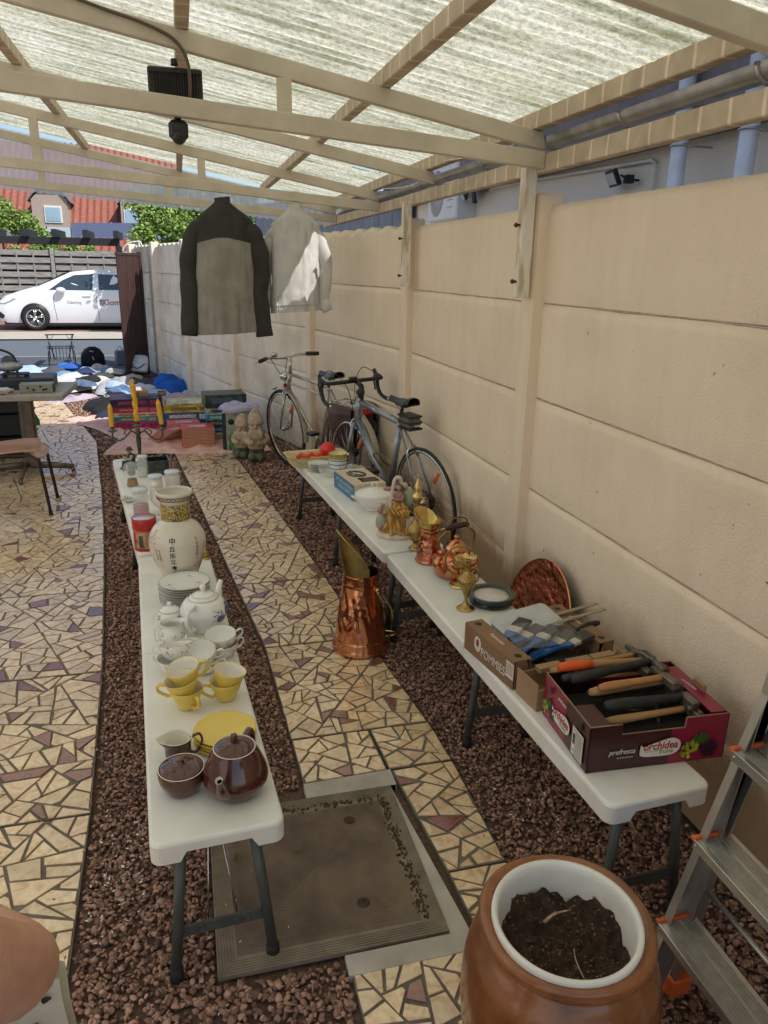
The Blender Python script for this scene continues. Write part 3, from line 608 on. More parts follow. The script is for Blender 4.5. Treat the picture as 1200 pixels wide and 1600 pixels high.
for k in range(28):
    a = k * math.pi / 14; mb.tube([(.04 * math.cos(a), .04 * math.sin(a), 0), (.13 * math.cos(a + .25), .13 * math.sin(a + .25), .004), (.22 * math.cos(a + .6), .22 * math.sin(a + .6), 0)], .003, 4, M_)
mb.build('fan_grille', mat('grille_grey', (.5, .51, .52), rough=.4), ac)
mb = MB(); mb.sphere((-.16, .17, .26), (.012, .045, .045), 14, 8); mb.lathe([(0, 0), (.23, 0), (.23, .002), (0, .002)], 28, M_); mb.build('fan_hub', mat('fan_shade', (.55, .56, .58), rough=.5), ac)
mb = MB(); mb.box((-.156, -.28, .42), (.004, .16, .07)); mb.build('red_label', mat('red_label', (.5, .04, .04), rough=.5), ac)
mb = MB()
for z in (.10, .17, .24, .31): mb.box((-.155, -.28, z), (.004, .16, .006))
mb.build('label_print', mat('print_grey', (.3, .3, .32)), ac)
mb = MB(); mb.bbox((-.06, -.62, .30), (.12, .2, .3), .01); mb.build('connector_box', mat('pale_blue_box', (.5, .58, .66), rough=.5), ac)
mb = MB()
for k in range(3): mb.tube(bez([(-.12, -.52 - .05 * k, .3), (-.14, -.66 - .03 * k, .2 - .03 * k), (-.12, -.78, .32), (-.10, -.84 - .03 * k, .1)], 14), .012, 6)
mb.build('pipe', M_black, ac)
nf = thing('flood_light', 'small black flood light on bracket on the grey roughcast wall', 'flood light', (2.9, 4.93, 2.30), R(-10))
mb = MB(); M2 = Matrix.Rotation(R(-25), 4, 'Y'); mb.bbox((-.02, .07, .0), (.03, .17, .11), .006, M2); mb.build('housing', M_black, nf)
mb = MB(); mb.box((-.037, .07, 0), (.004, .13, .075), M2); mb.build('lens', mat('pale_lens', (.62, .66, .66), rough=.2), nf)
mb = MB(); mb.tube([(0, -.02, .0), (.02, -.1, -.03), (.09, -.12, -.04)], .008, 6)
for k in range(5): mb.box((.03, -.06 - k * .014, -.03), (.05, .004, .05))
mb.build('bracket', M_black, nf)
sh = thing('garden_shed', 'blue grey corrugated shed wall rising behind the scalloped slabs', 'shed', (0, 0, 0))
mb = MB(); a, b = Vector((1.3, 13.6, 0)), Vector((2.92, 9.9, 0)); SH = 2.62; nn = Vector((-(b - a).y, (b - a).x, 0)).normalized()
mb.grid(220, 1, lambda u, w: tuple(a + (b - a) * u + nn * (.012 * math.sin(u * 4.04 / .076 * 6.283)) + Vector((0, 0, SH * w))))
mb.build('corrugated_wall', mat('blue_grey_sheet', (.27, .30, .36), (.18, .205, .25), rough=.8, scale=6, stretch=(3, 3, .5)), sh, fix=False)
mb = MB(); mb.tube([tuple(a + Vector((-.02, 0, SH))), tuple(b + Vector((-.02, 0, SH)))], .03, 6); mb.build('ridge_trim', M_slate, sh)

hw = MB(); hw.box((-3.25, 1.0, 2.4), (.3, 12, 4.8)); struct('bounce_wall', hw, mat('bounce_wall_render', (.86, .85, .83), (.80, .79, .77), rough=.9, scale=3))  # unseen wall added at left to bounce sunlight under the canopy
gw = MB(); gw.grid(4, 20, lambda u, w: (-3.1 + .25 * u, -4 + 11 * w, .002)); struct('bounce_strip', gw, mat('pale_bounce_paving', (.62, .58, .50), (.5, .46, .4), rough=.85))  # unseen pale ground strip added to reflect sun in from the left
# ================================================================ STREET END
def strip(name, y0, y1, z, m):
    mb = MB(); mb.grid(60, max(2, int((y1 - y0) * 4)), lambda u, w: (-30 + 60 * u, y0 + (y1 - y0) * w, z)); struct(name, mb, m)
M_asph = mat('asphalt', (.15, .165, .19), (.11, .12, .14), rough=.75, scale=50, bump=.003, bscale=200)
M_pavem = mat('pale_pavement', (.50, .46, .38), (.40, .36, .29), rough=.85, scale=3)
M_redb = mat('red_paving_brick', (.34, .19, .15), (.24, .125, .10), rough=.85, scale=25)
strip('footpath', 13.3, 15.3, .0, mat('shaded_footpath_asphalt', (.10, .11, .125), (.065, .07, .08), rough=.8, scale=30)); strip('road', 15.34, 19.0, -.03, M_asph)  # footpath colour darkened to paint in the shadow lying across it
strip('kerb', 15.3, 15.34, .012, M_conc); strip('pavement', 19.0, 21.0, .0, M_pavem); strip('parking_strip', 21.0, 24.9, .0, M_redb)
strip('garden_lawn', 24.9, 60, -.01, mat('lawn', (.07, .11, .03), (.04, .07, .02), rough=1))
# car parked nose left
M_cp = mat('white_car_paint', (.80, .81, .82), (.78, .79, .80), rough=.3, coat=1.); M_cg = mat('car_glass', (.045, .07, .085), (.03, .045, .055), rough=.05, spec=1.)
car = thing('parked_car', 'white estate car parked across the road with company lettering on its doors', 'car', (-4.53, 21.35, 0))
st_ = [(0, .42, .62, .66, .25, .7), (.06, .25, .66, .72, .5, .85), (.25, .2, .74, .84, .72, .9), (.6, .19, .86, .96, .76, .9), (.92, .19, .93, 1.05, .78, .9), (1.15, .19, .95, 1.13, .76, .9), (1.5, .19, .96, 1.30, .70, .9), (1.86, .19, .97, 1.44, .66, .9), (2.3, .19, .98, 1.49, .66, .9), (2.9, .19, 1.0, 1.49, .66, .9), (3.6, .19, 1.02, 1.45, .65, .9), (4.2, .22, 1.03, 1.36, .62, .88), (4.55, .35, .98, 1.05, .6, .82), (4.62, .5, .8, .9, .5, .7)]
def stn(x):
    for p, q in zip(st_, st_[1:]):
        if p[0] <= x <= q[0]:
            t = (x - p[0]) / (q[0] - p[0]); return [p[i] + (q[i] - p[i]) * t for i in range(6)]
    return list(st_[-1])
def ysec(x, z, s=stn):
    _, zb, belt, top, wr, wm = s(x)
    if z <= belt: t = (z - zb) / (belt - zb); return wm - .05 * (1 - min(1, t * 2.2)) ** 2 - .035 * max(0, t - .55)
    t = (z - belt) / max(top - belt, .01); return (wm - .016) * (1 - t) + wr * t - .0
def csec(u, w):
    x = 4.62 * u; _, zb, belt, top, wr, wm = stn(x); s = abs(2 * w - 1); sg = 1 if w > .5 else -1   # 0 at roof centre, 1 at sill
    if s < .3: t = s / .3; return (x, .9 + sg * wr * t, top + .015 * (1 - t * t))
    if s < .55: t = (s - .3) / .25; z = top + (belt - top) * t
    else: t = (s - .55) / .45; z = belt + (zb - belt) * t
    return (x, .9 + sg * ysec(x, z), z)
mb = MB(); mb.grid(70, 40, csec); mb.build('body', M_cp, car, fix=False)
mb = MB(); mb.box((2.3, .9, .2), (4.2, 1.7, .1)); mb.build('underbody', M_black, car)
def pane(name, poly, m, off=.006, par=car):
    mb = MB(); vs = [(x, .9 - ysec(x, z) - off, z) for x, z in poly]; mb.add(vs, [tuple(range(len(vs)))]); return mb.build(name, m, par)
pane('windscreen_edge', [(.93, 1.03), (1.82, 1.43), (1.70, 1.42), (1.05, 1.09)], M_black, .012)
mb = MB(); mb.grid(6, 6, lambda u, w: (.95 + .9 * u, .9 + (2 * w - 1) * .62, stn(.95 + .9 * u)[3] + .02 + .012 * (1 - (2 * w - 1) ** 2))); mb.build('windscreen', M_cg, car)
pane('side_window', [(1.32, 1.0), (1.66, 1.24), (1.95, 1.37), (2.40, 1.40), (2.37, 1.0)], M_cg)
pane('side_window', [(2.53, 1.01), (2.52, 1.40), (3.25, 1.38), (3.3, 1.02)], M_cg)
pane('side_window', [(3.42, 1.03), (3.38, 1.36), (3.85, 1.30), (4.1, 1.06)], M_cg)
for x in (1.42, 2.45, 3.36):
    pts = [(x + (.0 if z > .5 else .03), .9 - ysec(x, z) - .003, z) for z in (.25, .4, .6, .8, .98)]
    mb = MB(); mb.tube(pts, .006, 4); mb.build('door_gap', mat('gap_grey', (.12, .12, .13)), car)
for x in (2.22, 3.15):
    mb = MB(); mb.bbox((x, .9 - ysec(x, .86) - .015, .86), (.2, .02, .03), .008); mb.build('door_handle', M_cp, car)
mb = MB(); mb.sphere((1.62, -.06, 1.0), (.12, .09, .075), 14, 10); mb.build('wing_mirror', M_cp, car)
pane('headlight', [(.02, .72), (.1, .66), (.28, .66), (.55, .79), (.3, .78)], mat('headlight_glass', (.25, .28, .3), rough=.1, spec=1.), .012)
pane('front_grille', [(.03, .60), (.06, .32), (.2, .30), (.24, .38), (.1, .5)], M_black, .012)
for wx in (.95, 3.63):
    wl = None; mb = MB(); Mw = Matrix.Translation((wx, .04, .315)) @ Matrix.Rotation(R(90), 4, 'X')
    mb.lathe([(0, .05), (.345, .05), (.345, .075), (0, .075)], 28, Matrix.Translation((wx, .04, .335)) @ Matrix.Rotation(R(90), 4, 'X')); mb.build('wheel_arch', M_black, car)
    mb = MB(); mb.lathe([(.22, -.1), (.3, -.1), (.315, -.06), (.315, .06), (.30, .10), (.225, .105), (.21, .08)], 32, Mw); wl = mb.build('wheel', M_rubber, car)
    mb = MB()
    mb.lathe([(.205, .06), (.222, .108), (.214, .11), (.195, .07)], 32, Mw); mb.lathe([(0, .07), (.05, .07), (.05, .095), (0, .1)], 14, Mw)
    for k in range(5):
        for e in (-.14, .14):
            a = k * 2 * math.pi / 5 + e + .3; mb.tube([(.03 * math.cos(a), .03 * math.sin(a), .09), (.2 * math.cos(a), .2 * math.sin(a), .095)], [.014, .018], 6, Mw)
    mb.build('rim', M_chrome, wl)
    mb = MB(); mb.lathe([(0, .03), (.2, .03), (.2, .035), (0, .035)], 20, Mw); mb.build('brake_disc', M_black, wl)
Mt = mat('red_lettering', (.42, .10, .08), rough=.5)
text('lettering', 'Gom', .20, Mt, car, face_M((2.82, .9 - ysec(2.9, .72) - .006, .70), (1, 0, 0), (0, 0, 1)), bold=.003)
text('lettering', 'Cleaning', .10, mat('grey_lettering', (.30, .22, .26), rough=.5), car, face_M((1.90, .9 - ysec(1.9, .72) - .006, .70), (1, 0, 0), (0, 0, 1)))
mb = MB(); X0 = 2.57
for i in range(3): mb.box((X0, .9 - ysec(2.66, .72) - .006, .76 - i * .035), (.11 - i * .02, .003, .022))
mb.prism([(-.055, .0), (-.05, -.05), (0, -.09), (.05, -.05), (.055, 0), (.03, -.01), (0, -.05), (-.03, -.01)], 0, .003, face_M((X0, .9 - ysec(2.66, .7) - .007, .70), (1, 0, 0), (0, 0, 1)))
mb.build('crest', mat('blue_crest', (.12, .14, .3)), car)
# plank fence behind the car
M_plank = mat('grey_plank', (.40, .385, .35), (.22, .21, .19), rough=.9, scale=7, stretch=(.6, 1, 6), bump=.002, bscale=30)
fn = thing('plank_fence', 'weathered grey horizontal plank fence behind the white car', 'fence', (0, 25, 0))
for px in (-9.3, -7.4, -5.48, -3.55, -1.62, .3, 2.2):
    mb = MB(); mb.bbox((px, 0, 1.03), (.1, .1, 2.06), .01); mb.build('fence_post', M_plank, fn)
for j, px in enumerate((-8.35, -6.44, -4.51, -2.58, -.66, 1.25)):
    mb = MB()
    for k in range(9): mb.bbox((px, -.02 if k % 2 else .02, .32 + k * .2), (1.8, .016, .145), .004, Matrix.Rotation(rnd.uniform(-.002, .002), 4, 'Y'))
    for q in (-.45, .0, .45): mb.box((px + q, .0, 1.1), (.04, .02, 1.7))
    mb.build('plank_panel', M_plank, fn)
mb = MB(); mb.box((-3.5, .12, 1.0), (12, .02, 1.98)); mb.build('backing_board', mat('dark_board', (.04, .04, .035), rough=1), fn)
# gate and pergola
M_gate = mat('brown_pvc_gate', (.085, .045, .04), (.055, .03, .028), rough=.45, scale=8, stretch=(1, 1, .2))
ga = thing('gate', 'brown ribbed gate leaf standing open against the end of the wall', 'gate', (-.86, 12.1, 0), math.atan2(.55, .32))
mb = MB()
mb.box((.28, 0, .92), (.55, .008, 1.75))
for k in range(9): mb.bbox((.03 + k * .062, 0, .92), (.050, .034, 1.76), .010)
mb.build('gate_boards', M_gate, ga)
mb = MB(); mb.bbox((.59, 0, .93), (.06, .05, 1.84), .005); mb.bbox((.28, 0, 1.81), (.56, .045, .04), .004); mb.bbox((.28, 0, .03), (.56, .045, .04), .004); mb.build('gate_frame', M_gate, ga)
mb = MB(); mb.lathe([(0, 0), (.02, 0), (.02, .03), (0, .03)], 12, Matrix.Translation((.59, -.02, 1.1)) @ Matrix.Rotation(R(90), 4, 'X')); mb.build('lock', M_chrome, ga)
M_bw = mat('black_timber', (.03, .03, .035), (.02, .02, .024), rough=.6)
pg = thing('pergola', 'black timber pergola frame spanning the far end of the driveway', 'pergola', (0, 13.0, 0))
mb = MB(); mb.bbox((-2.6, 0, 1.985), (3.5, .09, .11), .005); mb.build('cross_beam', M_bw, pg)
for k in range(8): mb = MB(); mb.bbox((-.87 - k * .43, .1, 2.085), (.075, 1.0, .11), .004); mb.build('rafter', M_bw, pg)
for x in (-.87, -4.2): mb = MB(); mb.bbox((x, 0, .965), (.09, .09, 1.93), .005); mb.build('post', M_bw, pg)
aw = thing('awning', 'small white framed door awning beyond the gate', 'awning', (-.78, 15.0, 1.84))
mb = MB(); mb.tube(bez([(-.17, 0, .02), (-.12, 0, .13), (0, 0, .2), (.15, 0, .22)], 10), .012, 6); mb.tube([(.15, 0, .22), (.22, 0, .02), (-.17, 0, .02)], .012, 6); mb.tube([(.13, 0, .2), (.12, 0, .05)], .01, 6); mb.build('frame', M_white, aw)
mb = MB(); mb.grid(8, 2, lambda u, w: (-.15 + .28 * u, .3 * w + .02, .04 + .17 * math.sin(u * 1.5))); mb.build('canopy_sheet', mat('awning_sheet', (.45, .45, .47)), aw)
# ---- house across the street
M_brick = mat('pale_brick', (.50, .40, .33), (.36, .27, .22), rough=.9, scale=35, stretch=(1, 1, 2.5), contrast=(.4, .6))
M_rt = mat('red_roof_tile', (.36, .12, .075), (.20, .07, .05), rough=.7, scale=14, island=0)
ho = thing('tiled_house', 'house with red tiled roof and pale brick dormers across the street', 'house', (0, 33, 0))
def tiles(u, w, x0, x1, y0, z0, L_, sl):
    x = x0 + (x1 - x0) * u; s = w * L_; row = (s / .33) % 1
    return (x, y0 + s * math.cos(sl), z0 + s * math.sin(sl) + .045 * math.sin(2 * math.pi * x / .26) + .05 * (1 - row))
mb = MB(); mb.grid(320, 48, lambda u, w: tiles(u, w, -12, .4, .6, 2.95, 5.5, R(40))); mb.build('roof', M_rt, ho, fix=False)
mb = MB(); mb.box((-6, 3, 1.45), (12.6, 4.6, 2.9)); mb.build('wall', mat('blue_grey_wall', (.30, .33, .42), (.24, .27, .35), rough=.7), ho)
for x0, x1, wx0, wx1 in ((-5.3, -4.0, -4.82, -4.28), (-2.05, -.9, -1.9, -1.35)):
    mb = MB(); xm = (x0 + x1) / 2; y0 = .55 if x0 < -3 else .5
    mb.prism([(x0, 2.95), (x1, 2.95), (x1, 3.95), (x1 - .3, 4.25), (x0 + .3, 4.25), (x0, 3.95)], 0, 3.0, Matrix.Translation((0, y0, 0)) @ Matrix.Rotation(R(90), 4, 'X') @ Matrix.Scale(-1, 4, (0, 0, 1))); d_ = mb.build('dormer', M_brick, ho)
    mb = MB(); mb.bbox(((wx0 + wx1) / 2, y0 - .01, 3.42), (wx1 - wx0 + .1, .05, .62), .01); wi = mb.build('window_frame', M_white, d_)
    mb = MB(); mb.box(((wx0 + wx1) / 2, y0 - .045, 3.42), (wx1 - wx0 - .02, .01, .5)); mb.build('pane', mat('pale_sky_pane', (.35, .50, .62), rough=.08, spec=1.), d_)
    mb = MB(); mb.prism([(x0 - .12, 3.86), (x0 + .22, 4.3), (x1 - .22, 4.3), (x1 + .12, 3.86), (x1 + .12, 3.94), (x1 - .2, 4.42), (x0 + .2, 4.42), (x0 - .12, 3.94)], -.1, 3.0, Matrix.Translation((0, y0, 0)) @ Matrix.Rotation(R(90), 4, 'X') @ Matrix.Scale(-1, 4, (0, 0, 1))); mb.build('dormer_roof', M_slate, d_)
mb = MB(); mb.prism([(-3.8, 3.08), (-1.3, 3.15), (-1.3, 2.5), (-3.8, 2.3)], -.2, .2, Matrix.Translation((0, -.6, 0)) @ Matrix.Rotation(R(90), 4, 'X')); mb.build('veranda_roof', mat('solar_blue', (.16, .19, .33), (.12, .14, .25), rough=.3), ho)
mb = MB(); mb.box((-4.3, -.7, 2.7), (.95, .5, .42)); mb.build('conservatory', mat('conservatory_glass', (.6, .68, .72), rough=.2), ho)
mb = MB(); mb.grid(180, 8, lambda u, w: tiles(u, w, -7.5, -.4, -3.2, 2.0, 1.0, R(28))); mb.build('lower_roof', M_rt, ho, fix=False)
# ---- trees, hedge
M_lf = [mat('leaf_bright', (.30, .42, .09), (.16, .26, .05), rough=.6, island=.6, scale=3), mat('leaf_dark', (.12, .22, .05), (.06, .12, .03), rough=.6, island=.5, scale=3)]
M_bark = mat('bark', (.12, .09, .06), (.07, .05, .035), rough=.95, scale=20)
def leaves(mb, blobs, n, s, rnd):
    tot = sum(b[3] ** 2 for b in blobs)
    for cx, cy, cz, r in blobs:
        for _ in range(int(n * r * r / tot)):
            d = Vector((rnd.gauss(0, 1), rnd.gauss(0, 1), rnd.gauss(0, 1))).normalized(); q = r * (rnd.random() ** .45) * (.75 + .4 * noise.noise(d * 2.3 + Vector((cx, cy, cz))))
            p = Vector((cx, cy, cz)) + d * q; a = Vector((rnd.gauss(0, 1), rnd.gauss(0, 1), rnd.gauss(0, 1) * .6)).normalized(); b = a.cross(Vector((rnd.gauss(0, 1), rnd.gauss(0, 1), rnd.gauss(0, 1)))).normalized(); k = s * rnd.uniform(.6, 1.4)
            mb.add([p - a * k, p + b * k * .45, p + a * k, p - b * k * .45], [(0, 1, 2, 3)])
def tree(name, label, cat, x, y, blobs, n, s, trunk, group=None, m=0):
    r_ = random.Random(int(x * 10)); t = thing(name, label, cat, (x, y, 0), 0, group)
    mb = MB(); mb.tube([(0, 0, 0), (.05, 0, trunk * .5), (0, .05, trunk)], [.12, .09, .07], 8)
    for b in blobs: mb.tube([(0, .05, trunk * .8), (b[0] * .6, b[1] * .6, (trunk + b[2]) / 2), (b[0], b[1], b[2])], [.05, .03, .01], 6)
    mb.build('trunk', M_bark, t); mb = MB(); leaves(mb, blobs, n, s, r_); mb.build('crown', M_lf[m], t, fix=False); return t
tree('tree', 'bright green leafy tree rising above the wall behind the grey jacket', 'tree', -.2, 20, [(-.55, 0, 2.3, .45), (-.2, .3, 2.75, .6), (.3, 0, 2.5, .6), (.75, .3, 2.9, .7), (.2, .5, 3.3, .6), (-.6, .5, 3.1, .5), (1.1, 0, 2.3, .6), (0, 0, 1.9, .5)], 9000, .055, 1.6)
tree('tree', 'dark dense tree standing behind the bright tree beyond the wall', 'tree', .6, 23, [(-.8, 0, 3.2, .8), (.2, .3, 3.3, .9), (1.2, 0, 3.0, .9), (.3, .5, 2.4, .9), (2.2, 0, 2.6, .8)], 7000, .07, 1.8, m=1)
tree('tree', 'broad pale green bush rising behind the left part of the plank fence', 'bush', -5.4, 28, [(-.7, 0, 2.9, .8), (.0, 0, 3.1, .75), (.7, 0, 2.7, .7), (1.3, 0, 2.35, .45), (-1.4, 0, 2.6, .7)], 8000, .06, 1.6)
hd = tree('hedge', 'low green hedge spilling over the top of the plank fence', 'hedge', -3.2, 26, [(-.9, 0, 2.0, .3), (-.4, 0, 2.0, .32), (.1, 0, 2.02, .3), (.6, 0, 1.98, .3), (-1.5, 0, 1.9, .3)], 4000, .045, 1.5)
# ================================================================ FOLDING BENCHES
M_bench = mat('speckled_bench_plastic', (.82, .82, .79), (.73, .73, .69), rough=.5, scale=5, bump=.0005, bscale=260)
BT = .432
def make_bench(label, L_, Wd=.31):
    t = thing('folding_bench', label, 'bench', group='white folding benches used as sales tables')
    for s in (0, 1):
        y0, y1 = (.0, L_ / 2 - .0015) if s == 0 else (L_ / 2 + .0015, L_); h = Wd / 2; r = .028
        oe = y0 if s == 0 else y1; sg = 1 if s == 0 else -1
        def corner(cx, cy, a0): return [(cx + r * math.cos(R(a0 + 90 * k / 5)), cy + r * math.sin(R(a0 + 90 * k / 5))) for k in range(6)]
        if s == 0: pl = [(h, y1), (-h, y1)] + corner(-h + r, y0 + r, 180) + [(-h * .58, y0), (-h * .48, y0), (h * .48, y0), (h * .58, y0)] + corner(h - r, y0 + r, 270)
        else: pl = [(-h, y0), (h, y0)] + corner(h - r, y1 - r, 0) + [(h * .58, y1), (h * .48, y1), (-h * .48, y1), (-h * .58, y1)] + corner(-h + r, y1 - r, 90)
        mb = MB(); n = len(pl); rings = []
        c = (0, (y0 + y1) / 2)
        def rg(ins, z):
            o = inset(pl, lambda i: ins) if ins else pl
            return o
        lv = [(0, BT - .056), (0, BT - .009), (.0025, BT - .0035), (.008, BT)]
        vs = []
        for ins, z in lv:
            for (x, y) in pl:
                k = 1 - ins / h; yy = y0 + (y - y0) if (y in (y0, y1) and ((s == 0 and y == y1) or (s == 1 and y == y0))) else y + (sg * ins if abs(y - oe) < .06 else 0)
                zz = z
                if z < BT - .04 and abs(y - oe) < .001 and abs(x) < h * .5: zz = BT - .030
                vs.append((x * k, yy, zz))
        fs = []
        for j in range(3): fs += [(j * n + i, j * n + (i + 1) % n, (j + 1) * n + (i + 1) % n, (j + 1) * n + i) for i in range(n)]
        fs.append(tuple(3 * n + i for i in range(n))); mb.add(vs, fs)
        # recessed middle of the end lip
        ye = oe
        mb.box((0, (y0 + y1) / 2, BT - .02), (Wd - .012, abs(y1 - y0) - .03, .02))
        mb.build('bench_top', M_bench, t)
    for k, (y, sp) in enumerate(((.045, 1), (L_ / 2 + .0, 1), (L_ - .045, 1))):
        for sx in (-1, 1):
            mb = MB(); top = (sx * Wd * .27, y + (.0 if k != 1 else 0), BT - .03); ft = (sx * Wd * .385, y + (-.012 if k == 0 else .012 if k == 2 else 0), .03)
            mb.tube([top, ft], .0135, 12); lg = mb.build('leg', M_steel, t)
            mb = MB(); mb.tube([(ft[0] - sx * .0005, ft[1], .036), (ft[0] + sx * .001, ft[1], -.004)], [.0165, .0175], 12); mb.build('rubber_foot', M_rubber, lg)
        mb = MB(); mb.bbox((0, y - .006, .135), (Wd * .70, .006, .034), .001)
        for q in (-.055, .055): mb.tube(arc((q, y - .01, .135), .011, 0, 360, 12)[:-1], .002, 5, closed=True)
        mb.build('cross_bar', M_steel, t)
        if k != 1:
            mb = MB(); s_ = 1 if k == 0 else -1
            for sx in (-1, 1): mb.tube([(sx * .035, y, .15), (sx * .004, y + s_ * .20, BT - .05)], .0022, 5)
            mb.tube([(-.012, y + s_ * .19, BT - .06), (.012, y + s_ * .19, BT - .06)], .003, 5); mb.build('folding_brace', M_chrome, t)
    return t
b1 = make_bench('white folding bench nearest left, carrying brown teapot, yellow cups and tall vase', 1.865); b1.location = (.012, 1.475, 0); b1.rotation_euler.z = R(3.4)
b3 = make_bench('white folding bench nearest the wall, carrying fruit boxes, kettle and brass ewers', 1.79); b3.location = (1.10, 1.355, 0); b3.rotation_euler.z = R(3.2)
b2 = dup(b1, (-.105, 3.385, 0), R(7.6), 'white folding bench at back left, carrying glass jars, dove and candelabra')
b4 = dup(b1, (.995, 3.165, 0), R(4.8), 'white folding bench beside the bicycles, carrying tureen, window box and stacked bowls'); b4.scale = (1, 1.015, 1)

# ================================================================ CERAMICS, NEAR LEFT BENCH
M_brown = mat('brown_glaze', (.085, .022, .014), (.06, .015, .010), rough=.08, scale=5, coat=.6, spec=.6)
M_cream = mat('cream_glaze', (.78, .74, .66), (.74, .70, .62), rough=.12, coat=.4)
M_yel = mat('yellow_glaze', (.76, .58, .12), (.72, .54, .10), rough=.22, coat=.35, scale=4)
M_porc = mat('white_porcelain', (.80, .80, .78), (.77, .77, .75), rough=.12, coat=.5, scale=4)
M_blue = mat('blue_flower_print', (.12, .18, .42), (.07, .10, .26), rough=.2, scale=60); M_gp = mat('grey_leaf_print', (.14, .15, .18), (.08, .09, .11), rough=.2, scale=60)
M_gold = mat('gold_line', (.55, .42, .2), rough=.3, metal=.5)
Z0 = BT + .0008
def handle(mb, r0, z0, r1, z1, out, ang, rad=.004, flat=1.6, n=16):
    c, s = math.cos(ang), math.sin(ang); P = [(r0, z0), (r0 + out * .75, z0 + .006), (r0 + out, (z0 * .6 + z1 * .4)), (r1 + out * .55, z1 - .002), (r1, z1)]
    mb.tube([(Vector((x * c, x * s, z))) for x, _, z in [(q[0], 0, q[1]) for q in P]] if False else bez([(x * c, x * s, z) for x, z in P], n), rad, 8, flat=flat)
def rz_of(prof):
    def f(z):
        for (r0, z0), (r1, z1) in zip(prof, prof[1:]):
            if min(z0, z1) <= z <= max(z0, z1) and z0 != z1: return r0 + (r1 - r0) * (z - z0) / (z1 - z0)
        return prof[-1][0]
    return f
def smooth_prof(pts, n=4):
    P = [Vector((r, 0, z)) for r, z in pts]; return [(max(0, v.x), v.z) for v in bez(P, n * (len(P) - 1))]
def flowers(mb, rf, az, z, sc=1., rnd=random.Random(2), leaf=False):
    """small printed blossom wrapped on a turned surface"""
    def put(poly):
        vs = []
        for u, v in poly:
            zz = z + v * sc; r = rf(zz) + .0006; a = az + u * sc / r; vs.append((r * math.cos(a), r * math.sin(a), zz))
        mb.add(vs, [tuple(range(len(vs)))])
    if leaf:
        for k in range(9):
            a = rnd.random() * 6.28; d = rnd.uniform(.004, .016); c = (d * math.cos(a), d * math.sin(a) * 1.3); b = rnd.random() * 3
            put([(c[0] - .004 * math.cos(b), c[1] - .004 * math.sin(b)), (c[0] + .0014 * math.sin(b), c[1] - .0014 * math.cos(b)), (c[0] + .004 * math.cos(b), c[1] + .004 * math.sin(b)), (c[0] - .0014 * math.sin(b), c[1] + .0014 * math.cos(b))])
    else:
        for k in range(6):
            a = k * 1.05 + rnd.random() * .3; c = (.005 * math.cos(a), .005 * math.sin(a)); put([(c[0] + .0036 * math.cos(a + q * 1.05) * (1.2 if q % 2 else .8), c[1] + .0036 * math.sin(a + q * 1.05)) for q in range(6)])
def vessel(name, label, cat, loc, prof, m_out, m_in, th=.003, rz=0, group=None, rim=None, tilt=(0, 0), z=None, seg=40, sx=1, sy=1, fn=None, flip=None):
    t = thing(name, label, cat, (loc[0], loc[1], Z0 if z is None else z), rz, group, tilt)
    base = [(0, prof[0][1])] if prof[0][0] > 1e-5 else []
    mb = MB(); mb.lathe(base + list(prof), seg, sx=sx, sy=sy, fn=fn, cap=False)
    inner = [(0, prof[0][1] + th * 1.5)] + [(r - th, q) for r, q in prof if q > prof[0][1] + th * 1.5 and r - th > .003]
    mb.cur = 1; mb.lathe(inner, seg, sx=sx, sy=sy, fn=fn, cap=False)
    mb.cur = 2; mb.add(*ringstrip(prof[-1][0], prof[-1][0] - th, prof[-1][1], th, seg, sx, sy, fn), True)
    mb.build('body', [m_out, m_in, rim or m_out], t); return t
def ringstrip(ro, ri, z, th, seg, sx, sy, fn):
    vs = []; fs = []
    for r, zz in ((ro, z), ((ro + ri) / 2, z + th * .3), (ri, z)):
        for i in range(seg):
            a = 2 * math.pi * i / seg; rr, q = (r, zz) if fn is None else fn(a, r, zz); vs.append((rr * math.cos(a) * sx, rr * math.sin(a) * sy, q))
    for j in range(2): fs += [(j * seg + i, j * seg + (i + 1) % seg, (j + 1) * seg + (i + 1) % seg, (j + 1) * seg + i) for i in range(seg)]
    return vs, fs
# brown teapot
pr = smooth_prof([(.048, 0), (.062, .006), (.079, .035), (.080, .058), (.066, .095), (.055, .118), (.052, .125)])
tp = vessel('teapot', 'large glossy dark brown teapot with cream rim at near end of bench', 'teapot', (.062, 1.625), pr, M_brown, M_cream, rim=M_cream)
mb = MB(); mb.lathe([(0, .121)] + [(.049, .124), (.047, .126), (.034, .131), (.018, .136), (.008, .138)] + [(.0085, .139), (.0085, .156), (.0075, .159), (0, .1595)], 36); mb.build('lid', M_brown, tp)
mb = MB(); mb.cur = 0; a = R(-112); c, s = math.cos(a), math.sin(a)
P = bez([(.066 * c, .066 * s, .045), (.092 * c, .092 * s, .062), (.102 * c, .102 * s, .088), (.114 * c, .114 * s, .112)], 12)
mb.tube(P, [.021 - .0125 * (i / (len(P) - 1)) ** .7 for i in range(len(P))], 14, cap=False); mb.build('spout', M_brown, tp)
mb = MB(); e = P[-1]; d = (P[-1] - P[-2]).normalized(); mb.tube([e - d * .001, e + d * .0012], [.0093, .0090], 14, cap=False); mb.tube([e + d * .0012, e - d * .008], [.0090, .0062], 14, cap=False); mb.build('spout_rim', M_cream, tp)
mb = MB(); handle(mb, .055, .108, .068, .045, .05, R(62), .0062); mb.build('handle', M_brown, tp)
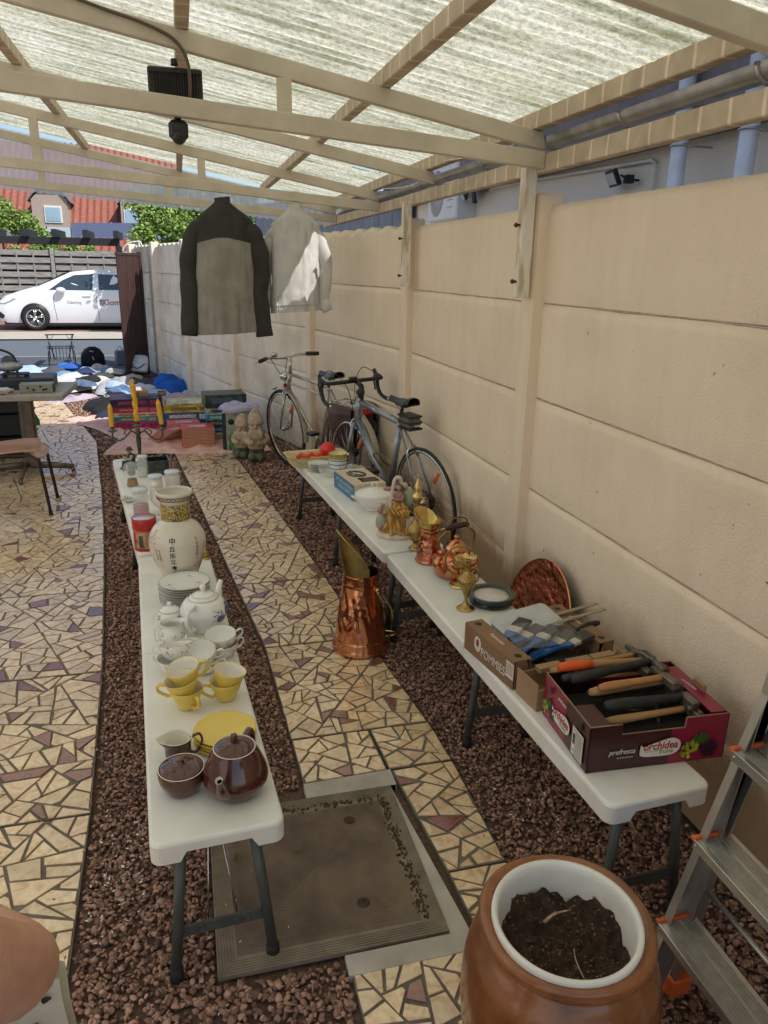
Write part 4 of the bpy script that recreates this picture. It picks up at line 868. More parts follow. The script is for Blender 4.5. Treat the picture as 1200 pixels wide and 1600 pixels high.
# sugar bowl
pr = smooth_prof([(.030, 0), (.042, .006), (.056, .035), (.0585, .060), (.057, .066)])
t = vessel('sugar_bowl', 'low dark brown lidded sugar bowl beside the large brown teapot', 'sugar bowl', (-.068, 1.655), pr, M_brown, M_cream, rim=M_cream)
mb = MB(); mb.lathe([(0, .062), (.0545, .0645), (.050, .068), (.03, .0725), (.011, .0755), (.0085, .0775), (.0085, .088), (.0075, .0905), (0, .091)], 36); mb.build('lid', M_brown, t)
# creamer
def lipfn(a0, amt, z0):
    def f(a, r, z):
        d = math.cos(a - a0); k = max(0, d) ** 8 * max(0, (z - z0)) / .02; return (r + amt * k, z + amt * .25 * k)
    return f
pr = smooth_prof([(.024, 0), (.032, .004), (.034, .02), (.035, .045), (.039, .066)])
t = vessel('milk_jug', 'small dark brown milk jug with pale inside behind the sugar bowl', 'milk jug', (-.078, 1.785), pr, M_brown, M_cream, rim=M_cream, fn=lipfn(math.pi, .016, .045), rz=R(8))
mb = MB(); handle(mb, .034, .058, .032, .014, .030, R(0), .0034); mb.build('handle', M_brown, t)
# yellow saucers
pr_s = [(.035, 0), (.04, .002), (.052, .004), (.083, .0115), (.085, .013), (.083, .0135), (.052, .0065), (.0, .0055)]
def saucer(name, label, x, y, z, m=M_yel, pr=pr_s, group=None, tilt=(0, 0), cat='saucer', sc=1):
    mb = MB(); mb.lathe([(0, .001)] + [(r * sc, q) for r, q in pr], 44); o = one(name, mb, m, label, cat, (x, y, z), 0, group, tilt); return o
for k, lb in enumerate(('yellow saucer lowest in the stack behind the brown teapot', 'yellow saucer second lowest in the stack behind the brown teapot', 'yellow saucer second from top in the stack behind the teapot', 'bright yellow saucer lying on top of the stack behind the teapot')):
    saucer('saucer', lb, .045 + .003 * (k % 2), 1.835 + .003 * k, Z0 + .0078 * k, group='stack of yellow saucers')
def cup(label, x, y, z, mo, mi, prof, tilt=(0, 0), rz=0, group=None, hr=.0042, out=.026, hz=(.052, .018), rim=None, prints=None):
    t = vessel('cup', label, 'cup', (x, y), prof, mo, mi, th=.0028, rz=rz, group=group, tilt=tilt, z=z, rim=rim)
    mb = MB(); rf = rz_of(prof); handle(mb, rf(hz[0]), hz[0], rf(hz[1]), hz[1], out, 0, hr); mb.build('handle', mo, t)
    if prints:
        mb = MB()
        for a in prints: flowers(mb, rf, a, .035, 1.0, leaf=True)
        mb.build('flower_print', M_gp, t, fix=False)
    return t
pc = [(.0, .0), (.024, 0), (.027, .003), (.031, .012), (.044, .046), (.0495, .064)]
cup('yellow cup at bottom of the left pile of three', -.052, 2.035, Z0, M_yel, M_cream, pc, rz=R(-62), group='yellow cups'); cup('yellow cup in the middle of the left pile of three', -.056, 2.035, Z0 + .034, M_yel, M_cream, pc, tilt=(R(-3), R(9)), rz=R(175), group='yellow cups')
cup('yellow cup tipped on top of the left pile of three', -.045, 2.05, Z0 + .068, M_yel, M_cream, pc, tilt=(R(6), R(-14)), rz=R(5), group='yellow cups')
cup('yellow cup at bottom of the right pile of two', .063, 2.055, Z0, M_yel, M_cream, pc, rz=R(188), group='yellow cups'); cup('yellow cup tipped towards the front on the right pile of two', .063, 2.055, Z0 + .034, M_yel, M_cream, pc, tilt=(R(13), R(3)), rz=R(80), group='yellow cups')
pw = smooth_prof([(.022, 0), (.026, .003), (.040, .012), (.051, .030), (.054, .052)], 3)
wc = [('white cup with its handle left, lowest in the left pile', -.088, 2.255, 0, (0, 0), 150), ('white cup tipped forward on the left pile of white cups', -.078, 2.27, .032, (R(16), R(5)), 170),
      ('white cup lowest in the middle pile behind the yellow cups', .0, 2.235, 0, (0, 0), -20), ('white cup tipped forward on the middle pile of white cups', -.002, 2.235, .032, (R(17), R(-6)), -10),
      ('white cup lowest in the right pile beside the white teapot', .065, 2.325, 0, (0, 0), 20), ('white cup on top of the right pile with handle at right', .062, 2.33, .032, (R(5), R(-3)), 15),
      ('white cup between left and middle piles, blue print on side', -.045, 2.33, 0, (0, 0), 95)]
for lb, x, y, z, tl, a in wc: cup(lb, x, y, Z0 + z, M_porc, M_porc, pw, tilt=tl, rz=R(a), group='white porcelain cups', out=.024, hz=(.044, .018), hr=.0028, rim=M_gold, prints=[R(-110) - R(a), R(-55) - R(a)])
# white creamer
pr = smooth_prof([(.026, 0), (.030, .004), (.043, .025), (.045, .045), (.034, .066), (.036, .078)])
t = vessel('milk_jug', 'white porcelain milk jug beside the white lidded sugar bowl', 'milk jug', (-.098, 2.455), pr, M_porc, M_porc, fn=lipfn(R(15), .018, .055), rim=M_gold)
mb = MB(); handle(mb, .037, .068, .043, .026, .022, R(200), .0028); mb.build('handle', M_porc, t); mb = MB(); [flowers(mb, rz_of(pr), R(a), .035, 1, leaf=True) for a in (-130, -80, -30)]; mb.build('flower_print', M_gp, t, fix=False)
# white sugar bowl
pr = smooth_prof([(.028, 0), (.034, .004), (.046, .03), (.045, .052), (.036, .066)])
t = vessel('sugar_bowl', 'white porcelain lidded sugar bowl left of the white teapot', 'sugar bowl', (-.105, 2.585), pr, M_porc, M_porc)
mb = MB(); mb.lathe([(0, .062), (.037, .066), (.036, .069), (.024, .077), (.008, .081), (.005, .084), (.009, .092), (.006, .098), (0, .099)], 32); l = mb.build('lid', M_porc, t)
mb = MB(); mb.tube([(.0365 * math.cos(k * .2), .0365 * math.sin(k * .2), .0685) for k in range(32)], .0009, 4, closed=True); mb.build('gold_rim', M_gold, l)
mb = MB(); [flowers(mb, rz_of(pr), R(a), .04, 1, leaf=True) for a in (-140, -95, -50, -10)]; mb.build('flower_print', M_gp, t, fix=False)
mb = MB(); handle(mb, .045, .052, .045, .03, .014, R(180), .0026); handle(mb, .045, .052, .045, .03, .014, R(0), .0026); mb.build('handle', M_porc, t)
# white teapot
pr = smooth_prof([(.045, 0), (.052, .004), (.066, .03), (.083, .065), (.082, .088), (.068, .112), (.052, .122)])
t = vessel('teapot', 'large white porcelain teapot with blue flower print and gold lines', 'teapot', (.015, 2.545), pr, M_porc, M_porc)
mb = MB(); mb.lathe([(0, .118), (.053, .121), (.053, .124), (.045, .131), (.028, .138), (.010, .142), (.006, .146), (.007, .152), (.012, .158), (.011, .168), (.004, .172), (0, .172)], 40); l = mb.build('lid', M_porc, t)
mb = MB(); mb.tube([(.0525 * math.cos(k * .15), .0525 * math.sin(k * .15), .1245) for k in range(42)], .001, 4, closed=True); mb.tube([(.040 * math.cos(k * .15), .040 * math.sin(k * .15), .1345) for k in range(42)], .0007, 4, closed=True); mb.build('gold_rim', M_gold, l)
mb = MB(); a = R(58); c, s = math.cos(a), math.sin(a); P = bez([(.07 * c, .07 * s, .045), (.10 * c, .10 * s, .068), (.108 * c, .108 * s, .11), (.128 * c, .128 * s, .138)], 14); mb.tube(P, [.020 - .011 * (i / (len(P) - 1)) for i in range(len(P))], 14); mb.build('spout', M_porc, t)
mb = MB(); handle(mb, .072, .108, .070, .035, .058, R(-118), .0062, flat=1.3, n=20); mb.tube(bez([(-.045, -.085, .113), (-.035, -.078, .122), (-.026, -.062, .118)], 6), .004, 6); mb.build('handle', M_porc, t)
mb = MB(); rf = rz_of(pr); [flowers(mb, rf, R(a), z, 1.7) for a, z in ((-42, .055), (-22, .082), (-12, .095), (-50, .062))]; mb.build('blue_flower_print', M_blue, t, fix=False)
mb = MB(); [flowers(mb, rf, R(a), z, 1.3, leaf=True) for a, z in ((-35, .07), (-25, .06), (-14, .08), (-60, .07), (-46, .078), (-8, .065))]; mb.build('leaf_print', M_gp, t, fix=False)
# plate stack
prp = [(.0, .001), (.05, 0), (.055, .003), (.072, .006), (.094, .0145), (.0955, .016), (.094, .0168), (.071, .009), (.05, .0055), (0, .005)]
names = ['lowest', 'second lowest', 'third lowest', 'fourth lowest', 'fourth from the top', 'third from the top', 'second from the top', 'topmost, flower print showing,']
for k in range(8):
    mb = MB(); mb.lathe(prp, 44); mb.cur = 1; mb.tube([(.0952 * math.cos(q * .15), .0952 * math.sin(q * .15), .0165) for q in range(42)], .0009, 4, closed=True)
    o = one('plate', mb, [M_porc, mat('dark_edge_line', (.18, .16, .13), rough=.4)], f'white plate with dark edge line, {names[k]} in stack before the vase', 'plate', (-.052 + .002 * math.sin(k * 3), 2.80 + .0015 * math.cos(k * 5), Z0 + .0102 * k), 0, 'stack of white plates')
mb = MB(); [flowers(mb, lambda z: max(.001, z), 0, 0) for _ in ()]
for cx, cy in ((.02, .05), (-.055, -.02), (.05, -.02)):
    for k in range(7):
        a = rnd.random() * 6.28; d = rnd.uniform(0, .010); x, y = cx + d * math.cos(a), cy + d * math.sin(a); b = rnd.random() * 3
        mb.add([(x - .004 * math.cos(b), y - .004 * math.sin(b), .0104), (x + .0014 * math.sin(b), y - .0014 * math.cos(b), .0104), (x + .004 * math.cos(b), y + .004 * math.sin(b), .0104), (x - .0014 * math.sin(b), y + .0014 * math.cos(b), .0104)], [(0, 1, 2, 3)])
fp = mb.build('flower_print', M_gp, o, fix=False); fp.location.z = .0022
# tall vase
M_vase = mat('ivory_vase_glaze', (.70, .66, .57), (.64, .59, .50), rough=.10, coat=.7, scale=3)
pr = smooth_prof([(.060, 0), (.064, .006), (.075, .05), (.098, .11), (.112, .165), (.111, .205), (.092, .245), (.064, .268), (.0565, .275)], 4)
pr += [(.056, .285), (.056, .350), (.060, .356), (.067, .368), (.0705, .385), (.0705, .394)]
vs_ = vessel('vase', 'tall ivory oriental vase with patterned gold neck and black characters', 'vase', (-.070, 2.995), pr, M_vase, M_vase, th=.005, seg=56); rf = rz_of(pr)
M_vb = bpy.data.materials.new('gold_brocade_band'); M_vb.use_nodes = True; n_ = M_vb.node_tree; b_ = n_.nodes['Principled BSDF']; b_.inputs['Roughness'].default_value = .3; b_.inputs['Coat Weight'].default_value = .5
tc = nd(n_, 'ShaderNodeTexCoord'); v_ = nd(n_, 'ShaderNodeTexVoronoi'); v_.inputs['Scale'].default_value = 190; n_.links.new(tc.outputs['Object'], v_.inputs['Vector'])
cr = nd(n_, 'ShaderNodeValToRGB'); cr.color_ramp.interpolation = 'CONSTANT'; e = cr.color_ramp.elements; e[0].color = (.45, .33, .08, 1); e[1].position = .45; e[1].color = (.10, .085, .03, 1)
for p, c in ((.6, (.5, .38, .12, 1)), (.72, (.16, .06, .05, 1)), (.82, (.05, .10, .07, 1)), (.9, (.5, .42, .25, 1))): q = cr.color_ramp.elements.new(p); q.color = c
n_.links.new(v_.outputs['Color'], cr.inputs[0]); n_.links.new(cr.outputs[0], b_.inputs['Base Color'])
mb = MB(); mb.lathe([(.0566, .280), (.0575, .2815), (.0575, .3475), (.0566, .349)], 56, cap=False); mb.build('neck_band', M_vb, vs_)
mb = MB()
for k in range(2):
    pts = [((rf(.372 + .006 * math.sin(q * .75 + k * 3.14)) + .001) * math.cos(q * .0598), (rf(.372 + .006 * math.sin(q * .75 + k * 3.14)) + .001) * math.sin(q * .0598), .372 + .006 * math.sin(q * .75 + k * 3.14)) for q in range(105)]
    mb.tube(pts, .0011, 4, closed=True)
for z in (.3795, .364): mb.tube([((rf(z) + .0006) * math.cos(q * .1122), (rf(z) + .0006) * math.sin(q * .1122), z) for q in range(56)], .001, 4, closed=True)
mb.build('rim_pattern', mat('dark_olive_print', (.09, .075, .04), rough=.3), vs_)
def vwrap(az, zc):
    def f(x, y, z):
        zz = zc + y; r = rf(zz) + .0006 + z * .3; a = az + x / rf(zz); return (r * math.cos(a), r * math.sin(a), zz)
    return f
M_ink = mat('black_ink', (.02, .018, .016), rough=.3)
for ch, z, s in (('中', .216, .026), ('丘', .186, .024), ('乐', .156, .026), ('江', .127, .022), ('考', .099, .022), ('者', .072, .02)): text('character', ch, s, M_ink, vs_, Matrix(), wrap=vwrap(R(-100), z), bold=.0006)
for ch, z in (('五', .215), ('月', .197), ('吉', .181), ('日', .165), ('印', .150)): text('character', ch, .014, M_ink, vs_, Matrix(), wrap=vwrap(R(-48), z))
for j in range(2):
    for i, ch in enumerate('山水清風'): text('character', ch, .011, mat('grey_ink', (.16, .14, .12)), vs_, Matrix(), wrap=vwrap(R(-128 - j * 8), .175 - i * .013))
mb = MB(); r2 = random.Random(9)
for az, zz, n in ((-22, .11, 70), (-38, .09, 40), (-150, .225, 26), (-160, .12, 30), (-170, .2, 20)):
    for k in range(n):
        a = R(az) + r2.gauss(0, .13); z = zz + r2.gauss(0, .022); s = r2.uniform(.001, .0035)
        if not .02 < z < .25: continue
        vs = []
        for q in range(4): zz_ = z + s * math.sin(q * 1.57); r = rf(zz_) + .0006; aa = a + s * math.cos(q * 1.57) / r; vs.append((r * math.cos(aa), r * math.sin(aa), zz_))
        mb.add(vs, [(0, 1, 2, 3)])
mb.build('blossom_print', mat('russet_print', (.30, .09, .06), (.16, .10, .05), rough=.3, scale=90), vs_, fix=False)
mb = MB()
for az, zz in ((-30, .07), (-15, .05)):
    pts = [(zz + .02 * k, az + 5 * math.sin(k * 1.3) + k * 2) for k in range(5)]; mb.tube([((rf(z)) * math.cos(R(a)), (rf(z)) * math.sin(R(a)), z) for z, a in pts], [.0022, .0018, .0014, .001, .0006], 5)
mb.build('branch_print', mat('brown_print', (.12, .07, .04)), vs_)
mb = MB(); mb.sphere((-.006, 0, .02), (.02, .004, .022), 10, 6) ; mb.lathe([(.014, 0), (.016, .004), (.006, .008)], 14)
one('brass_bell', mb, mat('aged_gold', (.55, .38, .12), (.35, .22, .06), rough=.3, metal=.9), 'tiny gilt shell shaped ornament just right of the tall vase', 'ornament', (.045, 3.24, Z0))

# ================================================================ FAR LEFT BENCH
M_glass = mat('clear_glass', (.80, .85, .85), (.74, .79, .79), rough=.04, alpha=.26, spec=1., coat=1., scale=2)
M_red = mat('red_tin_paint', (.52, .02, .025), (.42, .015, .02), rough=.25, coat=.3)
t = thing('biscuit_tin', 'round red tin with old fashioned picture panel beside the vase', 'tin', (-.222, 3.435, Z0))
mb = MB(); mb.lathe([(0, 0), (.051, 0), (.052, .002), (.052, .128), (0, .128)], 40); mb.build('body', M_red, t)
mb = MB(); mb.lathe([(.0525, .1), (.0545, .102), (.0545, .150), (.052, .1525), (.050, .150), (0, .150)], 40); mb.cur = 1; mb.lathe([(0, .1503), (.049, .1503), (.049, .1508), (0, .1509)], 40); mb.build('lid', [M_red, mat('tin_lid_top', (.62, .62, .72), (.5, .5, .62), rough=.2, metal=.4)], t)
mb = MB()
def tinp(u0, u1, z0, z1, off, m, nm, seed=0):
    mb = MB(); mb.grid(14, 6, lambda u, w: ((.0523 + off) * math.cos(R(u0 + (u1 - u0) * u)), (.0523 + off) * math.sin(R(u0 + (u1 - u0) * u)), z0 + (z1 - z0) * w)); mb.build(nm, m, t, fix=False)
tinp(-135, -25, .014, .094, .0006, mat('picture_ground', (.50, .36, .18), (.14, .12, .09), rough=.3, scale=26, contrast=(.4, .55)), 'picture_panel')
tinp(-118, -98, .02, .076, .0012, mat('picture_dark', (.04, .035, .04), (.10, .07, .05), rough=.3, scale=50), 'picture_figure'); tinp(-86, -58, .022, .084, .0012, mat('picture_pink', (.50, .20, .14), (.30, .14, .08), rough=.3, scale=50), 'picture_figure')
mb = MB(); nl = 9
def scal(a, r, z): k = 1 + .05 * abs(math.sin(a * 8)) * (r / .11) ** 2; return (r * k, z + .003 * math.cos(a * 16) * (r / .11) ** 3)
mb.lathe([(0, .001), (.05, 0), (.07, .006), (.108, .016), (.109, .018), (.068, .010), (.05, .005), (0, .004)], 128, fn=scal, sy=.85); one('dish', mb, mat('pale_blue_ceramic', (.66, .70, .80), (.55, .60, .72), rough=.15, coat=.4), 'pale blue white dish with scalloped edge left of the tall vase', 'dish', (-.155, 3.64, Z0), R(10))
def jar(label, x, y, h, r, liq=None, lid=M_glass, group='lidded glass jars', m=M_glass):
    t = thing('glass_jar', label, 'jar', (x, y, Z0), 0, group)
    mb = MB(); mb.lathe([(0, .0), (r * .95, 0), (r, .004), (r, h * .72), (r * .86, h * .8), (r * .86, h * .84), (r * .80, h * .84), (r * .80, h * .79), (r * .93, h * .70), (r * .93, .008), (0, .006)], 28); mb.build('jar_body', m, t)
    mb = MB(); mb.lathe([(0, h * .845), (r * .95, h * .845), (r * 1.0, h * .87), (r * 1.0, h * .93), (r * .9, h * .97), (0, h * .985)], 28); mb.build('lid', lid, t)
    if liq: mb = MB(); mb.lathe([(0, .0075), (r * .9, .009), (r * .9, h * liq[0]), (0, h * liq[0])], 24); mb.build('contents', liq[1], t)
    return t
M_lid = mat('pale_lid', (.66, .70, .76), (.58, .62, .70), rough=.15, coat=.3); M_frost = mat('milky_glass', (.76, .73, .71), (.7, .66, .64), rough=.12, coat=.4)
jar('clear glass jar with red contents behind the red tin', -.262, 3.93, .155, .041, (.40, M_red), M_lid)
jar('milky glass jar with pale lid standing left of its pair', -.195, 4.22, .145, .040, None, M_lid, m=M_frost); jar('milky glass jar with pale lid standing right of its pair', -.105, 4.30, .145, .043, None, M_lid, m=M_frost)
jar('small clear jar with flat lid behind the snow globe', -.285, 4.72, .14, .032, None, M_lid)
# dove
dv = thing('dove_figurine', 'white ceramic dove with raised tail beside the glass jars', 'figurine', (-.130, 3.93, Z0), R(-15))
M_bis = mat('matte_white_ceramic', (.76, .73, .66), (.70, .66, .58), rough=.35, scale=8)
mb = MB(); mb.tube(bez([(-.055, 0, .150), (-.062, 0, .120), (-.045, 0, .085), (0, 0, .062), (.05, 0, .075), (.085, 0, .11)], 24), [.010, .014, .017, .019, .021, .024, .030, .036, .040, .042, .042, .040, .037, .033, .028, .023, .018, .014, .010, .008, .008][:21], 18); mb.sphere((-.057, 0, .155), (.020, .016, .017), 14, 10); mb.tube([(-.073, 0, .153), (-.089, 0, .149)], [.006, .001], 8)
mb.build('body', M_bis, dv)
mb = MB()
for q in (-1, 0, 1): mb.add([(.05, q * .012, .085), (.12, q * .03 - .014, .125), (.125, q * .03, .15), (.12, q * .03 + .014, .125)], [(0, 1, 2, 3)])
mb.add([(.05, 0, .08), (.13, -.05, .10), (.14, 0, .13), (.13, .05, .10)], [(0, 1, 2, 3)]); mb.build('tail', M_bis, dv)
mb = MB(); mb.lathe([(0, 0), (.04, 0), (.045, .01), (.035, .025), (.02, .04)], 20, sx=1.2); mb.build('foot', M_bis, dv)
gc = vessel('glass_tumbler', 'ribbed milky tumbler standing between red tin and vase', 'tumbler', (-.145, 3.56), [(0.0, 0), (.036, 0), (.04, .01), (.042, .09)], M_frost, M_frost, th=.003)
# snow globe
t = thing('snow_globe', 'round glass snow globe on a wooden foot near the far end', 'snow globe', (-.338, 4.52, Z0))
mb = MB(); mb.lathe([(0, 0), (.030, 0), (.032, .005), (.026, .045), (0, .047)], 24); mb.build('foot', mat('turned_wood', (.36, .24, .14), (.26, .16, .09), rough=.5), t)
mb = MB(); mb.sphere((0, 0, .095), .052, 28, 18); mb.build('globe', M_glass, t)
mb = MB(); mb.sphere((0, 0, .082), (.024, .02, .02), 10, 6); mb.tube([(0, 0, .08), (0, 0, .12)], [.02, .002], 8); mb.build('scene_inside', mat('dark_green', (.03, .07, .05), (.3, .3, .3), rough=.5, scale=40), t)
t = thing('striped_bowl', 'small shallow bowl with dark stripes near left bench edge', 'bowl', (-.338, 4.20, Z0))
mb = MB(); mb.lathe([(0, 0), (.02, 0), (.046, .02), (.048, .022), (.044, .021), (.02, .004), (0, .003)], 32); mb.build('body', M_porc, t)
mb = MB()
for q in range(-3, 4): mb.tube([(q * .011 + .003 * k, -.038 + .019 * k, .0225 - .016 * (1 - ((q * .011) ** 2 + (-.038 + .019 * k) ** 2) / .0022)) for k in range(5)], .0016, 4)
mb.build('stripes', mat('dark_teal_line', (.03, .08, .09)), t)
# seated man figurine
fm = thing('man_figurine', 'small figurine of seated man in bowler hat and dark waistcoat', 'figurine', (-.365, 4.93, Z0), R(20))
M_fd = mat('figurine_dark', (.05, .045, .05), rough=.6); M_fs = mat('figurine_skin', (.45, .28, .2), rough=.6); M_fw = mat('figurine_shirt', (.42, .42, .40), rough=.7)
mb = MB(); mb.tube([(0, 0, .035), (.003, 0, .06), (0, 0, .085), (-.003, 0, .10)], [.026, .025, .028, .012], 12); mb.build('torso', M_fd, fm)
mb = MB(); mb.tube([(.0, -.02, .04), (-.045, -.02, .045), (-.05, -.02, .006), (-.065, -.02, .004)], [.013, .011, .009, .008], 8); mb.tube([(.0, .02, .04), (-.045, .02, .045), (-.05, .02, .006), (-.065, .02, .004)], [.013, .011, .009, .008], 8); mb.box((.005, 0, .017), (.05, .06, .034)); mb.build('legs', M_fd, fm)
mb = MB(); mb.tube([(0, -.028, .092), (-.015, -.036, .07), (-.042, -.028, .075), (-.052, -.02, .092)], [.010, .009, .007, .005], 8); mb.tube([(0, .028, .092), (-.012, .036, .07), (-.035, .026, .06)], [.010, .009, .006], 8); mb.build('sleeves', M_fw, fm)
mb = MB(); mb.sphere((-.008, 0, .115), (.014, .013, .016), 12, 8); mb.sphere((-.022, 0, .113), (.004, .003, .004), 6, 4); mb.sphere((-.054, -.019, .096), .006, 8, 6); mb.build('head', M_fs, fm)
mb = MB(); mb.lathe([(.024, .124), (.024, .126), (.0155, .127), (.0155, .137), (.010, .143), (0, .144)], 18, Matrix.Translation((-.006, 0, 0))); mb.build('hat', M_fd, fm)
# smoked-glass box
t = thing('mirrored_box', 'smoky mirrored glass box at the far end of the bench', 'box', (-.205, 4.80, Z0), R(7))
M_sm = mat('smoked_mirror', (.10, .115, .11), (.05, .06, .06), rough=.12, metal=.7, scale=30)
mb = MB()
for c, d in (((0, -.066, .045), (.14, .004, .09)), ((0, .066, .045), (.14, .004, .09)), ((-.07, 0, .045), (.004, .128, .09)), ((.07, 0, .045), (.004, .128, .09)), ((0, 0, .002), (.136, .128, .004))): mb.box(c, d)
mb.build('walls', M_sm, t); 
for sx, sy in ((-1, -1), (1, -1), (-1, 1), (1, 1)): mb = MB(); mb.bbox((sx * .071, sy * .067, .047), (.007, .007, .095), .001); mb.build('corner_strip', M_chrome, t)
mb = MB(); [mb.tube([(-.055 + k * .018, -.0685, .03), (-.04 + k * .018, -.0685, .055), (-.045 + k * .018, -.0685, .08)], .0028, 5) for k in range(6)]; mb.build('engraving', mat('dark_etch', (.015, .02, .02), rough=.4), t)
# candelabra
cd = thing('candelabra', 'old pewter three armed candelabra holding tall yellow candles', 'candelabra', (-.315, 5.02, Z0), R(-3))
M_pew = mat('dark_pewter', (.16, .15, .13), (.08, .075, .065), rough=.4, metal=.8, scale=40)
mb = MB(); mb.lathe([(0, 0), (.05, 0), (.052, .006), (.03, .018), (.012, .03), (.009, .05), (.011, .09), (.016, .17), (.013, .2), (.02, .215), (.012, .225), (.018, .24), (0, .24)], 24); mb.build('stem', M_pew, cd)
tops = [(-.155, .0, .232), (0.0, 0, .262), (.150, 0, .238)]
mb = MB()
for sx, tpz in ((-1, tops[0]), (1, tops[2])):
    mb.tube(bez([(0, 0, .20), (sx * .04, 0, .225), (sx * .075, 0, .19), (sx * .12, 0, .165), (tpz[0], 0, .19), (tpz[0], 0, tpz[2] - .01)], 25), .0055, 8); mb.tube(bez([(sx * .03, 0, .22), (sx * .06, 0, .24), (sx * .085, 0, .215), (sx * .07, 0, .2)], 12), .004, 6)
mb.build('arms', M_pew, cd)
for (x, y, z), L_, lean in zip(tops, (.155, .275, .175), (0, 0, 0)):
    mb = MB(); mb.lathe([(.006, -.014), (.03, -.004), (.031, 0), (.014, .0), (.013, .022), (.017, .026), (0, .026)], 20, Matrix.Translation((x, y, z))); mb.build('candle_cup', M_pew, cd)
lab = ['short yellow candle on the left arm of the candelabra', 'tallest twisted yellow candle in the middle of the candelabra', 'yellow candle leaning on the right arm of the candelabra']
M_cand = mat('yellow_wax', (.85, .48, .03), (.78, .40, .02), rough=.35, sss=.1, scale=6)
for (x, y, z), L_, lean, lb in zip(tops, (.150, .275, .165), (-.002, -.010, -.014), lab):
    mb = MB(); tw = L_ > .2
    n = 30; P = [(lean * (k / n) + (.003 * math.sin(k * .9) if tw else 0), (.003 * math.cos(k * .9) if tw else 0), L_ * k / n) for k in range(n + 1)]
    mb.tube(P, [.0145 * (1 if k < n - 4 else (n - k) / 5 + .1) for k in range(n + 1)], 10)
    if tw: mb.tube([(p[0] - .009 * math.cos(i * .25), p[1] - .009 * math.sin(i * .25), p[2]) for i, p in enumerate(P[:-2])], .0095, 10)
    t = thing('candle', lb, 'candle', (cd.location.x + x, cd.location.y + y, Z0 + z + .026), 0, 'yellow candles'); mb.build('wax', M_cand, t)
    mb = MB(); mb.tube([(lean, 0, L_ - .004), (lean, 0, L_ + .009)], .0009, 5); mb.build('wick', M_black, t)
# ================================================================ RIGHT BENCHES
def metal_relief(name, c, c2, rough, scale, dist, k=None):
    m = mat(name, c, c2, rough=rough, metal=1., scale=5, rvar=.08); nt = m.node_tree; b = nt.nodes['Principled BSDF']; tc = nd(nt, 'ShaderNodeTexCoord')
    v = nd(nt, 'ShaderNodeTexVoronoi'); v.feature = 'SMOOTH_F1'; v.inputs['Scale'].default_value = scale; n = nd(nt, 'ShaderNodeTexNoise'); n.inputs['Scale'].default_value = scale * .6; n.inputs['Detail'].default_value = 3
    nt.links.new(tc.outputs['Object'], n.inputs['Vector']); vm = nd(nt, 'ShaderNodeVectorMath', operation='MULTIPLY_ADD'); vm.inputs[1].default_value = (.03, .03, .03); nt.links.new(n.outputs['Color'], vm.inputs[0]); nt.links.new(tc.outputs['Object'], vm.inputs[2]); nt.links.new(vm.outputs[0], v.inputs['Vector'])
    bp = nd(nt, 'ShaderNodeBump'); bp.inputs['Distance'].default_value = dist; nt.links.new(v.outputs['Distance'], bp.inputs['Height']); nt.links.new(bp.outputs[0], b.inputs['Normal']); return m
M_cop = mat('polished_copper', (.78, .36, .19), (.60, .24, .12), rough=.16, metal=1., scale=6, rvar=.07, bump=.0004, bscale=30)
M_copr = metal_relief('embossed_copper', (.72, .30, .17), (.40, .14, .08), .24, 42, .009)
M_brs = mat('polished_brass', (.68, .50, .20), (.45, .31, .10), rough=.2, metal=1., scale=14, rvar=.1, bump=.0004, bscale=90)
M_brsr = metal_relief('embossed_brass', (.62, .45, .17), (.30, .20, .07), .26, 120, .003)
M_brd = mat('dull_brass', (.36, .27, .10), (.20, .14, .05), rough=.35, metal=1., scale=12, rvar=.12, bump=.001, bscale=60)
def item_lathe(nm, prof, m, par, **k): mb = MB(); mb.lathe(prof, k.pop('seg', 36), **k); return mb.build(nm, m, par)
# copper scuttle on the path
sc = thing('coal_scuttle', 'tall embossed copper coal scuttle with brass hood standing on the path', 'coal scuttle', (.715, 3.075, .004), R(0))
pr = [(.0, .0), (.124, 0), (.130, .006), (.131, .012), (.127, .018), (.1290, .025), (.1225, .031), (.1260, .038), (.1195, .045), (.1230, .052), (.117, .060), (.112, .12), (.102, .19), (.090, .27), (.082, .325), (.0855, .332), (.079, .340), (.084, .348), (.078, .356), (.083, .364), (.079, .372), (.080, .378)]
def emb(a, r, z):
    k = max(0, math.cos(a - R(-135))) ** 1.5 if .07 < z < .31 else 0
    s = math.sin(max(0, min(1, (z - .07) / .24)) * math.pi); return (r + k * s * (.010 * abs(noise.noise(Vector((a * 5, z * 28, 1)))) + .004 * math.sin(a * 14 + z * 40)) + .0012 * noise.noise(Vector((a * 6, z * 30, 4))), z)
pp = []
for (r0, z0), (r1, z1) in zip(pr, pr[1:]):
    n = max(1, int((z1 - z0) / .008)); pp += [(r0 + (r1 - r0) * i / n, z0 + (z1 - z0) * i / n) for i in range(n)]
pp.append(pr[-1])
mb = MB(); mb.lathe(pp, 96, fn=emb, cap=False); mb.cur = 1; mb.lathe([(.079, .377), (.078, .33), (.10, .2), (.118, .03), (0, .02)], 40, cap=False)
mb.build('body', [M_cop, mat('dark_copper_inside', (.10, .045, .03), rough=.5, metal=.8)], sc)
mb = MB()   # hood: open scoop around the left-back half, rising
def hood(u, w):
    a = R(-75 - 210 * u); s = math.sin(math.pi * u); top = .03 + .165 * s ** .8
    z = .378 + top * w; r = .080 + .010 * w - .018 * w * s; cx, cy = -.035 * w * s, .02 * w; return (r * math.cos(a) + cx, r * math.sin(a) + cy, z)
